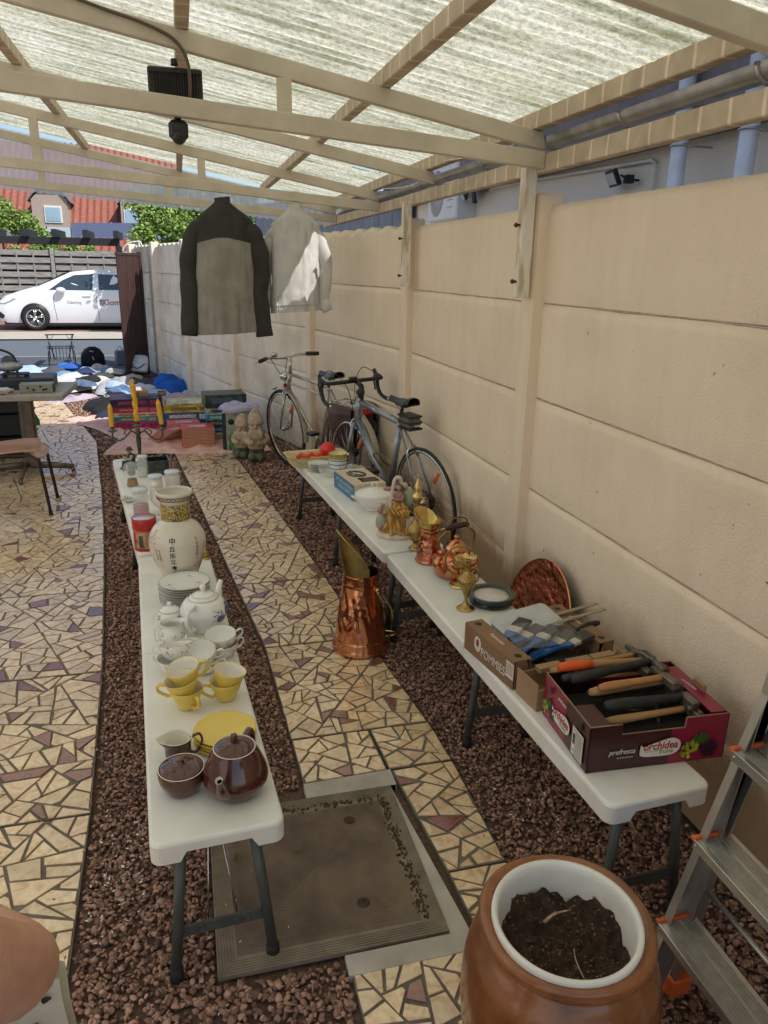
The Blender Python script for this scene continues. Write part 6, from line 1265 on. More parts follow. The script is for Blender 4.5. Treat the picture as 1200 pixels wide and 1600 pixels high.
# maroon fruit box with hammers
M_mar = mat('maroon_print', (.055, .012, .014), (.045, .010, .012), rough=.3, coat=.2); M_mag = mat('magenta_print', (.28, .012, .055), (.24, .01, .045), rough=.3, coat=.2)
ob = thing('fruit_box', 'maroon and crimson fruit crate with orchidea lettering full of hammers', 'cardboard box', (.952, 1.478, Z0), R(-3))
BW, BD, BH = .402, .285, .138
def panel2(par, o, ex, ln, h, cut, split, mats, sgn, z0=.001):
    """printed card side: dark part then crimson part; card core shows on the cut edge"""
    M = face_M(o, ex, (0, 0, 1))
    def topf(x):
        if cut and cut[0] < x < cut[1]: return h - cut[2]
        return h
    xs = sorted(set([0, ln] + ([cut[0], cut[0] + .001, cut[1] - .001, cut[1]] if cut else []) + [split]))
    for i, (a, b) in enumerate(((0, split), (split, ln))):
        pts = [(a, z0), (b, z0)] + [(x, topf(x)) for x in reversed(xs) if a <= x <= b]
        mb = MB(); mb.prism(pts, 0, .004 * sgn, M); mb.build('printed_panel', mats[i], par)
    pts = [(x, topf(x)) for x in xs]; mb = MB(); vs = []
    mb.tube([M @ Vector((x, z, .002 * sgn)) for x, z in pts], .0023, 4); mb.build('cut_edge', M_kin, par)
panel2(ob, (0, 0, 0), (1, 0, 0), BW, BH, (.09, .275, .030), .235, (M_mar, M_mag), -1)
panel2(ob, (0, BD, 0), (1, 0, 0), BW, BH, (.085, .30, .035), .16, (M_mar, M_mag), 1)
Mleft = face_M((0, BD, 0), (0, -1, 0), (0, 0, 1))
panel2(ob, (0, BD, 0), (0, -1, 0), BD, BH, (.06, .175, .0), .145, (M_mag, M_mar), -1)
panel2(ob, (BW, 0, 0), (0, 1, 0), BD, BH, None, .15, (M_mag, M_mar), -1)
mb = MB(); mb.box((BW / 2, BD / 2, .003), (BW - .01, BD - .01, .004)); mb.build('bottom', M_kin, ob)
mb = MB(); mb.box((.03, .052, BH + .0005), (.055, .10, .003)); mb.build('corner_flap', M_mar, ob); mb = MB(); mb.box((.375, .13, BH + .0005), (.045, .24, .003)); mb.build('corner_flap', M_mag, ob); mb = MB(); mb.bbox((.395, .13, BH + .01), (.012, .05, .022), .002); mb.build('folded_tab', M_kin, ob)
M_logo = mat('logo_white', (.78, .75, .70), rough=.4); M_lr = mat('logo_red', (.40, .02, .05), rough=.4); M_lg = mat('logo_green', (.12, .30, .03), rough=.4)
def logo(M, s=1.):
    mb = MB(); pl = bez([(-.062, -.008, 0), (-.060, .012, 0), (-.052, .006, 0), (-.02, .014, 0), (.03, .026, 0), (.058, .014, 0), (.060, -.012, 0), (.035, -.028, 0), (-.03, -.028, 0), (-.058, -.022, 0), (-.062, -.008, 0)], 40)
    mb.prism([(p.x * s, p.y * s) for p in pl[:-1]], 0, .0005, M); l = mb.build('logo_panel', M_logo, ob)
    text('lettering', 'orchidea', .034 * s, M_lr, ob, M @ Matrix.Translation((0, .004 * s, .0008)), width=.105 * s, bold=.0006, shear=.15); text('lettering', 'frutta', .019 * s, M_lg, ob, M @ Matrix.Translation((.018 * s, -.015 * s, .0008)), width=.042 * s, shear=.25)
    mb = MB(); mb.prism([(-.045 * s, -.012 * s), (.0, -.010 * s), (.0, -.0085 * s), (-.045 * s, -.0105 * s)], .0006, .0009, M); mb.prism([(.012 * s, .019 * s), (.017 * s, .027 * s), (.015 * s, .018 * s)], .0006, .0009, M); mb.build('logo_leaf', M_lg, l)
def grapes(M, s=1.):
    rg = random.Random(3)
    for nm, c, cx in (('green_grapes', mat('green_grape', (.42, .46, .04), (.30, .36, .03), rough=.3, island=.3), -.028), ('dark_grapes', mat('dark_grape', (.06, .015, .04), (.03, .01, .03), rough=.3, island=.4), .024)):
        mb = MB()
        for k in range(34):
            v = rg.uniform(-.03, .018); wv = .026 * (1 - abs(v + .004) / .05); u = cx + rg.uniform(-wv, wv) + (v * .35 if cx < 0 else -v * .3); r = .0058
            mb.prism([((u + r * math.cos(q * .785)) * s, (v + r * math.sin(q * .785)) * s) for q in range(8)], 0, .0004 + .00012 * (k % 5), M)
        mb.build(nm, c, ob)
    mb = MB()
    for k in range(9):
        a = k * .7; mb.prism([(.0 * s, .024 * s), (.022 * math.cos(a) * s, (.026 + .016 * math.sin(a)) * s), (.024 * math.cos(a + .4) * s, (.026 + .018 * math.sin(a + .4)) * s)], 0, .0012 + .0001 * k, M)
    mb.build('vine_leaf', mat('vine_green', (.05, .16, .03), rough=.4), ob)
Mf = face_M((0, -.0044, 0), (1, 0, 0), (0, 0, 1)); logo(Mf @ Matrix.Translation((.205, .060, 0)), .95); grapes(Mf @ Matrix.Translation((.322, .048, 0)))
text('lettering', 'prefresca', .022, M_logo, ob, Mf @ Matrix.Translation((.095, .058, 0)), width=.075, shear=.3)
mb = MB(); [mb.box((.085 + .008 * k, .040, 0), (.005, .0022, .0005), Mf) for k in range(6)]; mb.build('small_print', M_logo, ob)
Ms = face_M((-.0044, BD, 0), (0, -1, 0), (0, 0, 1)); logo(Ms @ Matrix.Translation((.125, .062, 0)) , .92); grapes(Ms @ Matrix.Translation((.045, .048, 0)), .75)
text('lettering', 'prefresca', .018, M_logo, ob, Ms @ Matrix.Translation((.125, .115, 0)), width=.05, shear=.3)
mb = MB(); mb.box((.232, .052, 0), (.062, .082, .0006), Ms); lb2 = mb.build('data_label', M_logo, ob)
mb = MB(); [mb.box((.232 + (.006 if k % 3 else 0), .085 - k * .0068, .0005), (.052 - .012 * (k % 3 > 0), .0018, .0004), Ms) for k in range(11)]; mb.box((.212, .06, .0005), (.012, .03, .0004), Ms); mb.build('label_print', mat('label_ink', (.06, .05, .05)), lb2)
mb = MB()
for x in (.055, .20): mb.lathe([(0, 0), (.009, 0), (.009, .0005), (0, .0005)], 16, Ms @ Matrix.Translation((x + (.04 if x > .1 else 0), .112, 0)), sy=1.4)
mb.build('hand_hole', M_black, ob)
text('lettering', 'orchidea', .016, M_logo, ob, face_M((.376, .15, BH + .0022), (.12, -1, 0), (1, .12, 0)), width=.06)
# hammers lying across the box
M_hw = mat('hammer_wood', (.45, .27, .12), (.33, .18, .075), rough=.55, scale=8, stretch=(.4, 5, 5)); M_hb = mat('black_grip', (.03, .032, .03), (.018, .018, .017), rough=.55, scale=40, bump=.0006, bscale=160)
M_or = mat('orange_grip', (.80, .12, .02), (.72, .10, .02), rough=.4)
def hammer(label, x, y, z, rz, L_, grip, head, r=.013, tip=None, tl=(0, 0)):
    t = thing('hammer', label, 'hammer', (x, y, z), rz, 'hammers lying in the fruit crate', tl)
    mb = MB(); n = 12; mb.tube([(L_ * k / n, 0, 0) for k in range(n + 1)], [r * (.78, 1.02, 1.08, 1.06, 1.0, .95, .9, .86, .84, .82, .82, .82, .8)[k] for k in range(n + 1)], 14, flat=.85); mb.build('handle', grip, t)
    if tip: mb = MB(); mb.tube([(-.001, 0, 0), (.02, 0, 0), (.06, 0, 0), (.105, 0, 0)], [r * .84, r * 1.1, r * 1.14, r * 1.06], 14, flat=.87); mb.build('grip', tip, t)
    mb = MB()
    if head == 'claw':
        mb.tube([(L_, 0, -.02), (L_, 0, .0), (L_, 0, .012)], [.011, .011, .012], 10); mb.tube([(L_, -.062, 0), (L_, -.048, 0), (L_, -.03, 0), (L_, 0, .002)], [.014, .0145, .010, .012], 10)
        for e in (-.006, .006): mb.tube(bez([(L_ + e, .0, .004), (L_ + e * 1.3, .03, .008), (L_ + e * 1.8, .058, -.002), (L_ + e * 2, .078, -.018)], 10), [.009, .0085, .008, .0075, .007, .006, .005, .004, .003, .002][:10], 8, flat=.6)
    else:
        mb.bbox((L_ + .004, -.022, 0), (.026, .06, .026), .004); mb.prism([(L_ - .008, .006), (L_ + .016, .006), (L_ + .010, .055), (L_ - .002, .055)], -.006, .006)
    mb.build('head', M_sw if head != 'blue' else mat('blue_grey_head', (.06, .085, .11), (.10, .08, .06), rough=.5, metal=.5, scale=20), t)
hz = Z0 + BH + .014
hammer('hammer with bright orange grip lying topmost at the back', .985, 1.722, hz + .024, R(2), .285, M_hw, 'claw', .0135, M_or, (0, R(4)))
hammer('black gripped claw hammer just below the orange gripped one', 1.0, 1.675, hz + .008, R(5), .27, M_hb, 'claw', .015, None, (0, R(-3)))
hammer('short black handled hammer at the back behind the claw hammer', .985, 1.70, hz + .0, R(2), .25, M_hb, 'square', .013)
hammer('plain pale wooden handled hammer in the middle of the crate', 1.022, 1.612, hz + .002, R(2), .25, M_hw, 'blue', .013)
hammer('orange brown wooden handle resting on top of the pale one', 1.043, 1.600, hz + .020, R(3), .205, mat('varnished_handle', (.50, .25, .09), (.40, .18, .06), rough=.4, stretch=(.4, 5, 5)), 'square', .0125)
hammer('thick black rubber handled hammer nearest the front panel', 1.035, 1.552, hz - .006, R(0), .24, M_hb, 'square', .0165, None, (0, R(1)))
hammer('long wooden mallet handle sticking out behind the orange grip', .968, 1.738, hz + .006, R(6), .30, M_hw, 'square', .010)
hammer('pale wooden handled hammer hidden lower in the crate', 1.06, 1.65, hz - .025, R(8), .22, M_hw, 'claw', .012)
hammer('dark stained wooden handle wedged between pale handle and front grip', 1.05, 1.578, hz - .022, R(-3), .23, mat('stained_handle', (.22, .13, .07), (.14, .08, .04), rough=.6), 'claw', .012)
hammer('second pale wooden handle lying low at the front of the crate', 1.02, 1.525, hz - .036, R(2), .26, M_hw, 'square', .012)
hammer('scuffed black rubber handle low beside the pale handled hammer', 1.03, 1.635, hz - .018, R(-2), .24, M_hb, 'square', .013)
for k, (lb, x, y, a) in enumerate((('rusty chisel lying low in the fruit crate', 1.10, 1.56, 10), ('dark iron pliers lying low in the fruit crate', 1.16, 1.60, -15), ('dark iron wedge at bottom of the fruit crate', 1.05, 1.53, 30), ('old steel wrench near the right side of the crate', 1.22, 1.58, 60))):
    mb = MB(); mb.tube([(-.06, 0, 0), (0, 0, .004), (.06, 0, 0)], [.006, .011, .007], 8, flat=.6); mb.bbox((.06, 0, 0), (.03, .022, .012), .003); one('hand_tool', mb, M_sw, lb, 'tool', (x, y, Z0 + .07 + .006 * k), R(a), 'loose tools in the fruit crate')
mb = MB(); mb.bbox((0, 0, .015), (.34, .235, .08), .02); o = one('tool_roll', mb, mat('black_cloth', (.018, .016, .015), rough=.9), 'dark tool roll filling the bottom of the fruit crate', 'tool roll', (1.15, 1.61, Z0 + .032), R(-3))
# ================================================================ BICYCLES
M_tyre = mat('bike_tyre', (.028, .028, .028), rough=.7); M_spoke = mat('spoke_steel', (.6, .6, .58), rough=.25, metal=1.); M_leather = mat('blue_black_saddle', (.03, .045, .075), (.015, .02, .03), rough=.3, coat=.3)
M_fr1 = mat('champagne_frame', (.50, .46, .38), (.40, .36, .29), rough=.25, metal=.6, coat=.5); M_fr2 = mat('grey_blue_frame', (.33, .36, .41), (.22, .24, .28), rough=.22, metal=.5, coat=.6); M_org = mat('orange_reflector', (.80, .16, .02), rough=.25)
def wheel(par, x, z, r, rear, turn=0., tw=.014):
    Mw = Matrix.Translation((x, 0, z)) @ Matrix.Rotation(turn, 4, 'Z')
    mb = MB(); n = 48; mb.tube([((r - tw) * math.cos(k * 2 * math.pi / n), 0, (r - tw) * math.sin(k * 2 * math.pi / n)) for k in range(n)], tw, 10, Mw, closed=True); w = mb.build('tyre', M_tyre, par); w.name = 'wheel'
    mb = MB(); mb.tube([((r - tw * 2.3) * math.cos(k * 2 * math.pi / n), 0, (r - tw * 2.3) * math.sin(k * 2 * math.pi / n)) for k in range(n)], .010, 8, Mw, closed=True); mb.build('rim', M_chrome, w)
    mb = MB()
    for k in range(32):
        a = k * 2 * math.pi / 32; b = a + (.32 if k % 4 < 2 else -.32); s = .03 if k % 2 else -.03
        mb.tube([(.022 * math.cos(b), s, .022 * math.sin(b)), ((r - .036) * math.cos(a), 0, (r - .036) * math.sin(a))], .0011, 4, Mw)
    mb.build('spokes', M_spoke, w); mb = MB(); mb.tube([(0, -.055, 0), (0, -.035, 0), (0, -.03, 0), (0, .03, 0), (0, .035, 0), (0, .055, 0)], [.006, .006, .02, .02, .006, .006], 12, Mw); mb.build('hub', M_chrome, w)
    mb = MB(); a = R(125); c = Vector(((r - .11) * math.cos(a), 0, (r - .11) * math.sin(a))); d = Vector((math.cos(a), 0, math.sin(a))); mb.tube([c - d * .045, c - d * .04, c + d * .04, c + d * .045], [.006, .014, .014, .006], 8, Mw, flat=.5); mb.build('spoke_reflector', M_org, w)
    return w
def bike(name, label, rear, front, lean, road):
    d = Vector(front) - Vector(rear); wb = d.length; an = math.atan2(d.y, d.x); r = .338; t = thing(name, label, 'bicycle', (rear[0], rear[1], 0), an, 'old bicycles leaning on the wall', (R(lean), 0))
    Fm = M_fr2 if road else M_fr1; bb = (.43, 0, .275); st = (.27, 0, .80) if not road else (.275, 0, .78); ht = (wb - .155, 0, .83); hbm = (wb - .12, 0, .70); tw = .011 if road else .015
    wheel(t, 0, r, r, True, 0, tw); turn = R(-14) if not road else R(12)
    wheel(t, wb, r, r, False, turn if False else 0, tw)
    k = 1.55 if road else 1.
    def part(nm, segs, m=Fm, par=t):
        mb = MB()
        for pts, rad in segs: mb.tube(pts, rad, 10)
        return mb.build(nm, m, par)
    fr = part('frame', [([bb, st], .014 * k), ([st, ht], .0135 * k), ([bb, hbm], .0155 * k), ([(ht[0] - .012, 0, ht[2] + .03), (hbm[0] + .008, 0, hbm[2] - .03)], .0185 * k)] + [([(bb[0] - .02, s * .02, bb[2]), (.18, s * .045, .30), (0, s * .06, r)], [.009, .008, .007]) for s in (-1, 1)] + [([(st[0] - .012, s * .012, st[2] - .02), (.12, s * .038, .58), (0, s * .06, r)], [.008, .007, .006]) for s in (-1, 1)] + [([(bb[0], -.035, bb[2]), (bb[0], .035, bb[2])], .02)])
    text('frame_lettering', 'RALEIGH' if False else ('MERCIER' if not road else 'SPRINT'), .030, mat('dark_decal', (.03, .03, .04)) if not road else mat('pale_decal', (.6, .6, .6)), fr, face_M(tuple((Vector(bb) * .42 + Vector(hbm) * .58) + Vector((0, .0158 * k + .0015, 0))), Vector(hbm) - Vector(bb), Vector((0, 0, 1)).cross(Vector((0, 1, 0))) if False else (Vector((0, 1, 0)).cross(Vector(hbm) - Vector(bb)))), width=.22) if True else None
    crown = Vector((wb - .105, 0, .665)); part('fork', [([tuple(crown + Vector((0, s * .03, 0))), (wb - .06, s * .05, .50), (wb - .005, s * .055, r)], [.012 * (1.2 if road else 1), .010, .007]) for s in (-1, 1)] + [([tuple(crown + Vector((0, -.034, 0))), tuple(crown + Vector((0, .034, 0)))], .014), ([tuple(crown), (hbm[0] + .006, 0, hbm[2] - .02)], .014)], M_fr2 if road else M_fr1)
    part('seat_post', [([st, (st[0] - .03, 0, st[2] + (.11 if road else .07))], .0125)], M_chrome if not road else M_black)
    sx, sz = (st[0] - .035, st[2] + (.13 if road else .09))
    mb = MB()
    def sad(u, w):
        x = -.13 + .27 * u; wd = (.075 if not road else .066) * (1 - max(0, (u - .15)) ** .6) if u > .15 else (.075 if not road else .066) * (.6 + .4 * math.sin(u / .15 * 1.57)); wd = max(wd, .018); a = (w - .5) * math.pi * 1.15
        return (sx + x, wd * math.sin(a), sz + .035 * math.cos(a) * (.8 if u > .5 else 1) - .006 * math.sin(u * 3.1) + .012 * (u < .12))
    mb.grid(20, 14, sad); mb.grid(20, 1, lambda u, w: tuple(Vector(sad(u, 0)) * (1 - w) + Vector(sad(u, 1)) * w)); s_ = mb.build('saddle', M_leather if not road else mat('black_saddle', (.03, .03, .035), rough=.35), t)
    part('saddle_rails', [([(sx - .09, q * .03, sz), (sx, q * .022, sz - .035), (sx + .10, q * .012, sz)], .0035) for q in (-1, 1)], M_chrome, s_)
    # drivetrain
    mb = MB(); Mc = Matrix.Translation((bb[0], -.045, bb[2])) @ Matrix.Rotation(R(90), 4, 'X'); mb.lathe([(.075, -.002), (.095, -.002), (.095, .002), (.075, .002), (.075, -.002)], 36, Mc, cap=False)
    for q in range(5): a = q * 1.2566; mb.tube([(0, 0, 0), (.078 * math.cos(a), .078 * math.sin(a), 0)], .006, 6, Mc)
    mb.build('chainring', M_chrome, t)
    ca = R(-68 if not road else -100); pa = (bb[0] + .17 * math.cos(ca), bb[2] + .17 * math.sin(ca)); pb_ = (bb[0] - .17 * math.cos(ca), bb[2] - .17 * math.sin(ca))
    part('crank', [([(bb[0], -.06, bb[2]), (pa[0], -.07, pa[1])], [.012, .009])], M_chrome); part('crank', [([(bb[0], .06, bb[2]), (pb_[0], .07, pb_[1])], [.012, .009])], M_chrome)
    for (px, pz), s in ((pa, -1), (pb_, 1)): mb = MB(); mb.bbox((px, s * .115, pz), (.085, .08, .024), .005); mb.tube([(px, s * .07, pz), (px, s * .15, pz)], .006, 6); mb.build('pedal', M_black, t)
    mb = MB(); mb.tube([(bb[0], -.045, bb[2] + .095), (0, -.045, r + .045), (-.045, -.045, r), (0, -.045, r - .045), (.02, -.045, r - .12), (.10, -.045, r - .10), (bb[0], -.045, bb[2] - .093)], .004, 5); mb.build('chain', mat('dark_chain', (.08, .075, .07), rough=.4, metal=.8), t)
    mb = MB(); mb.lathe([(0, -.01), (.05, -.01), (.035, .012), (0, .012)], 20, Matrix.Translation((0, -.045, r)) @ Matrix.Rotation(R(90), 4, 'X')); mb.bbox((.03, -.055, r - .11), (.03, .012, .10), .003); mb.build('derailleur', M_black, t)
    # brakes
    for cx, cz in ((wb - .10, .665), (.11, .635)): mb = MB(); mb.tube(bez([(cx + .01, -.035, cz - .035), (cx + .02, -.038, cz), (cx + .02, 0, cz + .035), (cx + .02, .038, cz), (cx + .01, .035, cz - .035)], 14), .006, 6); mb.build('brake_caliper', M_chrome, t)
    hx, hz_ = ht[0] - .018, ht[2] + .03
    if road:
        part('stem', [([(hx, 0, hz_ - .02), (hx - .02, 0, hz_ + .075)], .019), ([(hx - .02, 0, hz_ + .075), (hx + .06, 0, hz_ + .10)], .016)], M_black)
        X, Z = hx + .06, hz_ + .10; pts = []
        mb = MB(); L = [(X, 0, Z), (X, .17, Z), (X + .02, .205, Z), (X + .07, .212, Z - .005), (X + .095, .214, Z - .05), (X + .07, .216, Z - .11), (X + .01, .218, Z - .135), (X - .05, .218, Z - .14)]
        for s in (-1, 1): mb.tube(bez([(p[0], p[1] * s, p[2]) for p in L], 35), .0135, 10)
        hb = mb.build('handlebar', mat('black_bar_tape', (.025, .025, .027), rough=.6, bump=.0008, bscale=60), t)
        for s in (-1, 1):
            mb = MB(); mb.tube(bez([(X + .06, s * .212, Z), (X + .11, s * .212, Z + .012), (X + .13, s * .21, Z + .045)], 8), [.018, .018, .017, .017, .016, .015, .014, .012, .010][:9], 10); mb.tube(bez([(X + .125, s * .212, Z + .02), (X + .14, s * .212, Z - .03), (X + .12, s * .21, Z - .10)], 8), .006, 6); mb.build('brake_hood', M_black, hb)
            mb = MB(); mb.tube([(X - .05, s * .218, Z - .14), (X - .056, s * .218, Z - .14)], .012, 10); mb.build('bar_plug', M_chrome, hb)
            mb = MB(); mb.tube(bez([(X + .12, s * .20, Z + .03), (X + .14, s * .12, Z + .06), (X + .08, s * .03, Z - .05), (hbm[0] + .02, s * .01, .70)], 16), .0028, 5); mb.build('brake_cable', M_black, hb)
        mb = MB(); mb.bbox((X - .02, .03, Z + .022), (.04, .05, .02), .004); mb.bbox((hx + .0, .0, hz_ + .03), (.05, .05, .04), .01); mb.build('bike_computer', M_black, t)
        mb = MB(); mb.bbox((st[0] - .115, 0, st[2] + .03), (.14, .085, .085), .018); bg_ = mb.build('saddle_bag', mat('grey_nylon', (.13, .135, .12), (.09, .09, .08), rough=.7), t)
        mb = MB(); [mb.bbox((st[0] - .115, 0, st[2] + z), (.146, .091, .012), .003) for z in (.065, .028, -.01)]; mb.build('zip_band', M_black, bg_); mb = MB(); mb.box((st[0] - .188, -.01, st[2] + .012), (.002, .045, .008)); mb.build('reflective_tab', M_wprint, bg_)
        mb = MB(); mb.tube(bez([(bb[0] + .10, .0, .44), (bb[0] + .12, .05, .52), (bb[0] + .04, .06, .55), (bb[0] + .0, .04, .50), (bb[0] - .03, .0, .47)], 16), .004, 6); mb.build('bottle_cage', M_black, t)
    else:
        part('stem', [([(hx, 0, hz_ - .02), (hx - .02, 0, hz_ + .095)], .0125), ([(hx - .02, 0, hz_ + .09), (hx + .05, 0, hz_ + .10)], .0125)], M_chrome)
        X, Z = hx + .05, hz_ + .10; mb = MB(); mb.tube(bez([(X - .06, -.27, Z + .01), (X + .02, -.17, Z + .015), (X, 0, Z), (X + .02, .17, Z + .015), (X - .06, .27, Z + .01)], 24), .011, 10); hb = mb.build('handlebar', M_chrome, t)
        for s in (-1, 1):
            mb = MB(); mb.tube([(X - .065, s * .278, Z + .01), (X - .0, s * .19, Z + .014)], .0165, 12); mb.build('grip', M_black, hb); mb = MB(); mb.tube(bez([(X + .04, s * .15, Z + .0), (X + .06, s * .21, Z - .01), (X + .0, s * .29, Z - .015)], 8), .005, 6); mb.build('brake_lever', M_chrome, hb)
            mb = MB(); mb.tube(bez([(X + .045, s * .15, Z), (X + .12, s * .08, Z - .02), (X + .08, s * .02, Z - .16), (hbm[0] + .03, 0, .72)], 14), .003, 5); mb.build('brake_cable', M_black, hb)
        mb = MB(); mb.sphere((X + .02, .10, Z + .035), (.03, .03, .022), 14, 8); mb.build('bell', M_chrome, hb)
        mb = MB(); mb.lathe([(0, -.05), (.02, -.045), (.034, -.02), (.038, .015), (.036, .02), (0, .024)], 24, Matrix.Translation((wb - .06, 0, .80)) @ Matrix.Rotation(R(90), 4, 'Y')); mb.tube([(wb - .06, 0, .78), (wb - .10, 0, .72)], .006, 6); mb.build('headlamp', M_chrome, t)
        mb = MB(); mb.bbox((wb - .08, 0, .725), (.03, .05, .03), .006); mb.build('front_reflector', mat('dark_red_plastic', (.30, .02, .02), rough=.3), t)
        M_mg = mat('cream_mudguard', (.62, .56, .46), (.52, .47, .38), rough=.35)
        def guard(cx, a0, a1):
            mb = MB(); mb.grid(26, 6, lambda u, w: (cx + (r + .018 + .006 * math.cos((w - .5) * 3)) * math.cos(R(a0 + (a1 - a0) * u)), (w - .5) * .05, r + (r + .018 + .006 * math.cos((w - .5) * 3)) * math.sin(R(a0 + (a1 - a0) * u)))); mb.build('mudguard', M_mg, t, fix=False)
        guard(wb, 60, 190); guard(0, -10 + 20, 200)
        for s in (-1, 1):
            for P in ([(wb, s * .06, r), (wb + .24, s * .03, r + .26)], [(0, s * .06, r), (-.32, s * .03, r + .13)]): mb = MB(); mb.tube(P, .0025, 5); mb.build('guard_stay', M_chrome, t)
        mb = MB()
        for s in (-1, 1): mb.tube([(.14, s * .06, .72), (-.25, s * .06, .73)], .005, 6); mb.tube([(0, s * .065, r), (-.06, s * .06, .725)], .005, 6); mb.tube([(0, s * .065, r), (-.16, s * .06, .725)], .005, 6)
        for q in range(4): mb.tube([(.1 - q * .11, -.06, .725), (.1 - q * .11, .06, .725)], .004, 6)
        mb.build('luggage_rack', M_chrome, t); mb = MB(); mb.bbox((-.275, 0, .70), (.035, .10, .05), .008); mb.build('tail_light', mat('red_lens', (.40, .015, .02), rough=.15, coat=.5), t)
        M_pn = mat('maroon_leatherette', (.105, .045, .048), (.06, .028, .03), rough=.45, scale=10, bump=.001, bscale=50)
        for s in (1, -1):
            mb = MB(); mb.grid(16, 14, lambda u, w: (-.21 + .30 * u, s * (.075 + .085 * math.sin(math.pi * min(1, max(0, w))) ** .5 * math.sin(math.pi * min(.97, max(.03, u))) ** .35), .40 + .30 * w - .02 * math.sin(math.pi * u) * (1 - w))); mb.grid(1, 1, lambda u, w: (-.21 + .30 * u, s * .075, .40 + .30 * w)); pn = mb.build('pannier', M_pn, t, fix=False)
            mb = MB(); mb.grid(16, 8, lambda u, w: (-.215 + .31 * u, s * (.072 + (.102 * math.sin(math.pi * min(.97, max(.03, u))) ** .3) * (min(1, w * 3)) ** .6), .715 - .16 * max(0, w - .25) / .75 * (1 + .12 * math.sin(math.pi * u)))); mb.build('pannier_flap', M_pn, pn, fix=False)
            mb = MB(); mb.bbox((-.06, s * .182, .53), (.022, .006, .07), .002); mb.build('strap', M_black, pn)
        mb = MB(); mb.tube([(wb - .22, .03, .76), (.33, .03, .735)], .010, 8); mb.build('tyre_pump', mat('pump_silver', (.6, .58, .52), rough=.3, metal=.4), t)
    return t
bike('bicycle', 'champagne touring bicycle with maroon panniers and round headlamp', (1.22, 5.54), (.845, 6.51), -4, False)
bike('bicycle', 'grey racing bicycle with black drop handlebars and saddle bag', (1.375, 4.16), (1.13, 5.10), -3, True)

# ================================================================ BIG POT, LADDER
M_pot = mat('brown_salt_glaze', (.28, .105, .036), (.13, .045, .017), rough=.24, rvar=.14, scale=7, detail=9, coat=.45, bump=.0012, bscale=22, contrast=(.3, .6))
t = thing('stoneware_pot', 'large brown glazed stoneware pot holding a white bucket of soil', 'plant pot', (.675, 1.055, 0), 0)
pp = [(.0, 0), (.135, 0), (.142, .008), (.165, .06), (.190, .14), (.200, .22), (.200, .30), (.190, .36), (.174, .395), (.165, .41), (.163, .418), (.172, .425), (.176, .436), (.174, .448), (.166, .455), (.150, .452)]
mb = MB(); mb.lathe(smooth_prof(pp, 3), 72, fn=lambda a, r, z: (r * (1 + .006 * math.sin(a * 2 + z * 9)), z + .003 * math.sin(a * 3) * (z > .4)), cap=False); mb.lathe([(.150, .452), (.146, .40), (.15, .3)], 60, cap=False); mb.build('pot_body', M_pot, t, fix=False)
mb = MB()
for a0 in (R(-112), R(68)):
    c, s = math.cos(a0), math.sin(a0); tx, ty = -s, c
    P = [(c * .188 + tx * -.055, s * .188 + ty * -.055, .335), (c * .215 + tx * -.05, s * .215 + ty * -.05, .335), (c * .232 + tx * -.02, s * .232 + ty * -.02, .325), (c * .232 + tx * .02, s * .232 + ty * .02, .325), (c * .215 + tx * .05, s * .215 + ty * .05, .335), (c * .188 + tx * .055, s * .188 + ty * .055, .335)]
    mb.tube(bez(P, 20), .014, 10)
mb.build('handle', M_pot, t)
t2 = thing('bucket', 'white plastic bucket lining the brown pot, filled with soil', 'bucket', (.672, 1.050, .0)); t2.rotation_euler = (R(1.0), R(-.6), 0)
M_wb = mat('white_bucket_plastic', (.78, .77, .72), (.68, .66, .60), rough=.3, scale=7)
mb = MB(); mb.lathe([(.118, .22), (.146, .452), (.1485, .462), (.147, .470), (.141, .4715), (.136, .466), (.133, .45), (.108, .24)], 72, cap=False); mb.build('bucket_wall', M_wb, t2, fix=False)
mb = MB(); M_dk = mat('potting_soil', (.055, .032, .02), (.022, .014, .010), rough=1., scale=40, bump=.004, bscale=70)
def soil(u, w):
    a = 6.28319 * u; r = .131 * w; return (r * math.cos(a), r * math.sin(a), .385 + .022 * fbm(r * math.cos(a) * 14, r * math.sin(a) * 14, 2) + .012 * fbm(r * math.cos(a) * 50, r * math.sin(a) * 50, 5) + .02 * (w ** 3) * (math.sin(a + 1) > 0))
mb.grid(90, 34, soil); so_ = mb.build('soil', M_dk, t2, fix=False)
mb = MB(); r3 = random.Random(8)
for k in range(560):
    a, q = r3.random() * 6.28, .128 * r3.random() ** .6; x, y = q * math.cos(a), q * math.sin(a); z = soil(a / 6.28319, q / .131)[2] + .001; s = r3.uniform(.0012, .0042)
    mb.sphere((x, y, z), (s, s * r3.uniform(.5, 1.3), s * .7), 5, 3)
mb.build('soil_crumbs', mat('soil_crumb', (.15, .085, .05), (.05, .03, .02), rough=1, island=.7), so_)
mb = MB(); [mb.sphere((.1 * math.cos(a) * q, .1 * math.sin(a) * q, .402), .0017, 6, 4) for a, q in ((.3, .8), (2, .6), (4, .3), (5, .9), (3.3, .5))]; mb.tube(bez([(-.02, .05, .405), (.01, .06, .41), (.05, .065, .405)], 6), [.004, .0035, .003, .003, .002, .002, .001][:7], 6); mb.tube(bez([(-.0, -.09, .40), (.0, -.05, .408), (.012, -.02, .402)], 6), .0012, 5)
mb.build('twig_bits', mat('twig_brown', (.30, .15, .08), (.5, .4, .3), rough=.8, scale=60), so_)
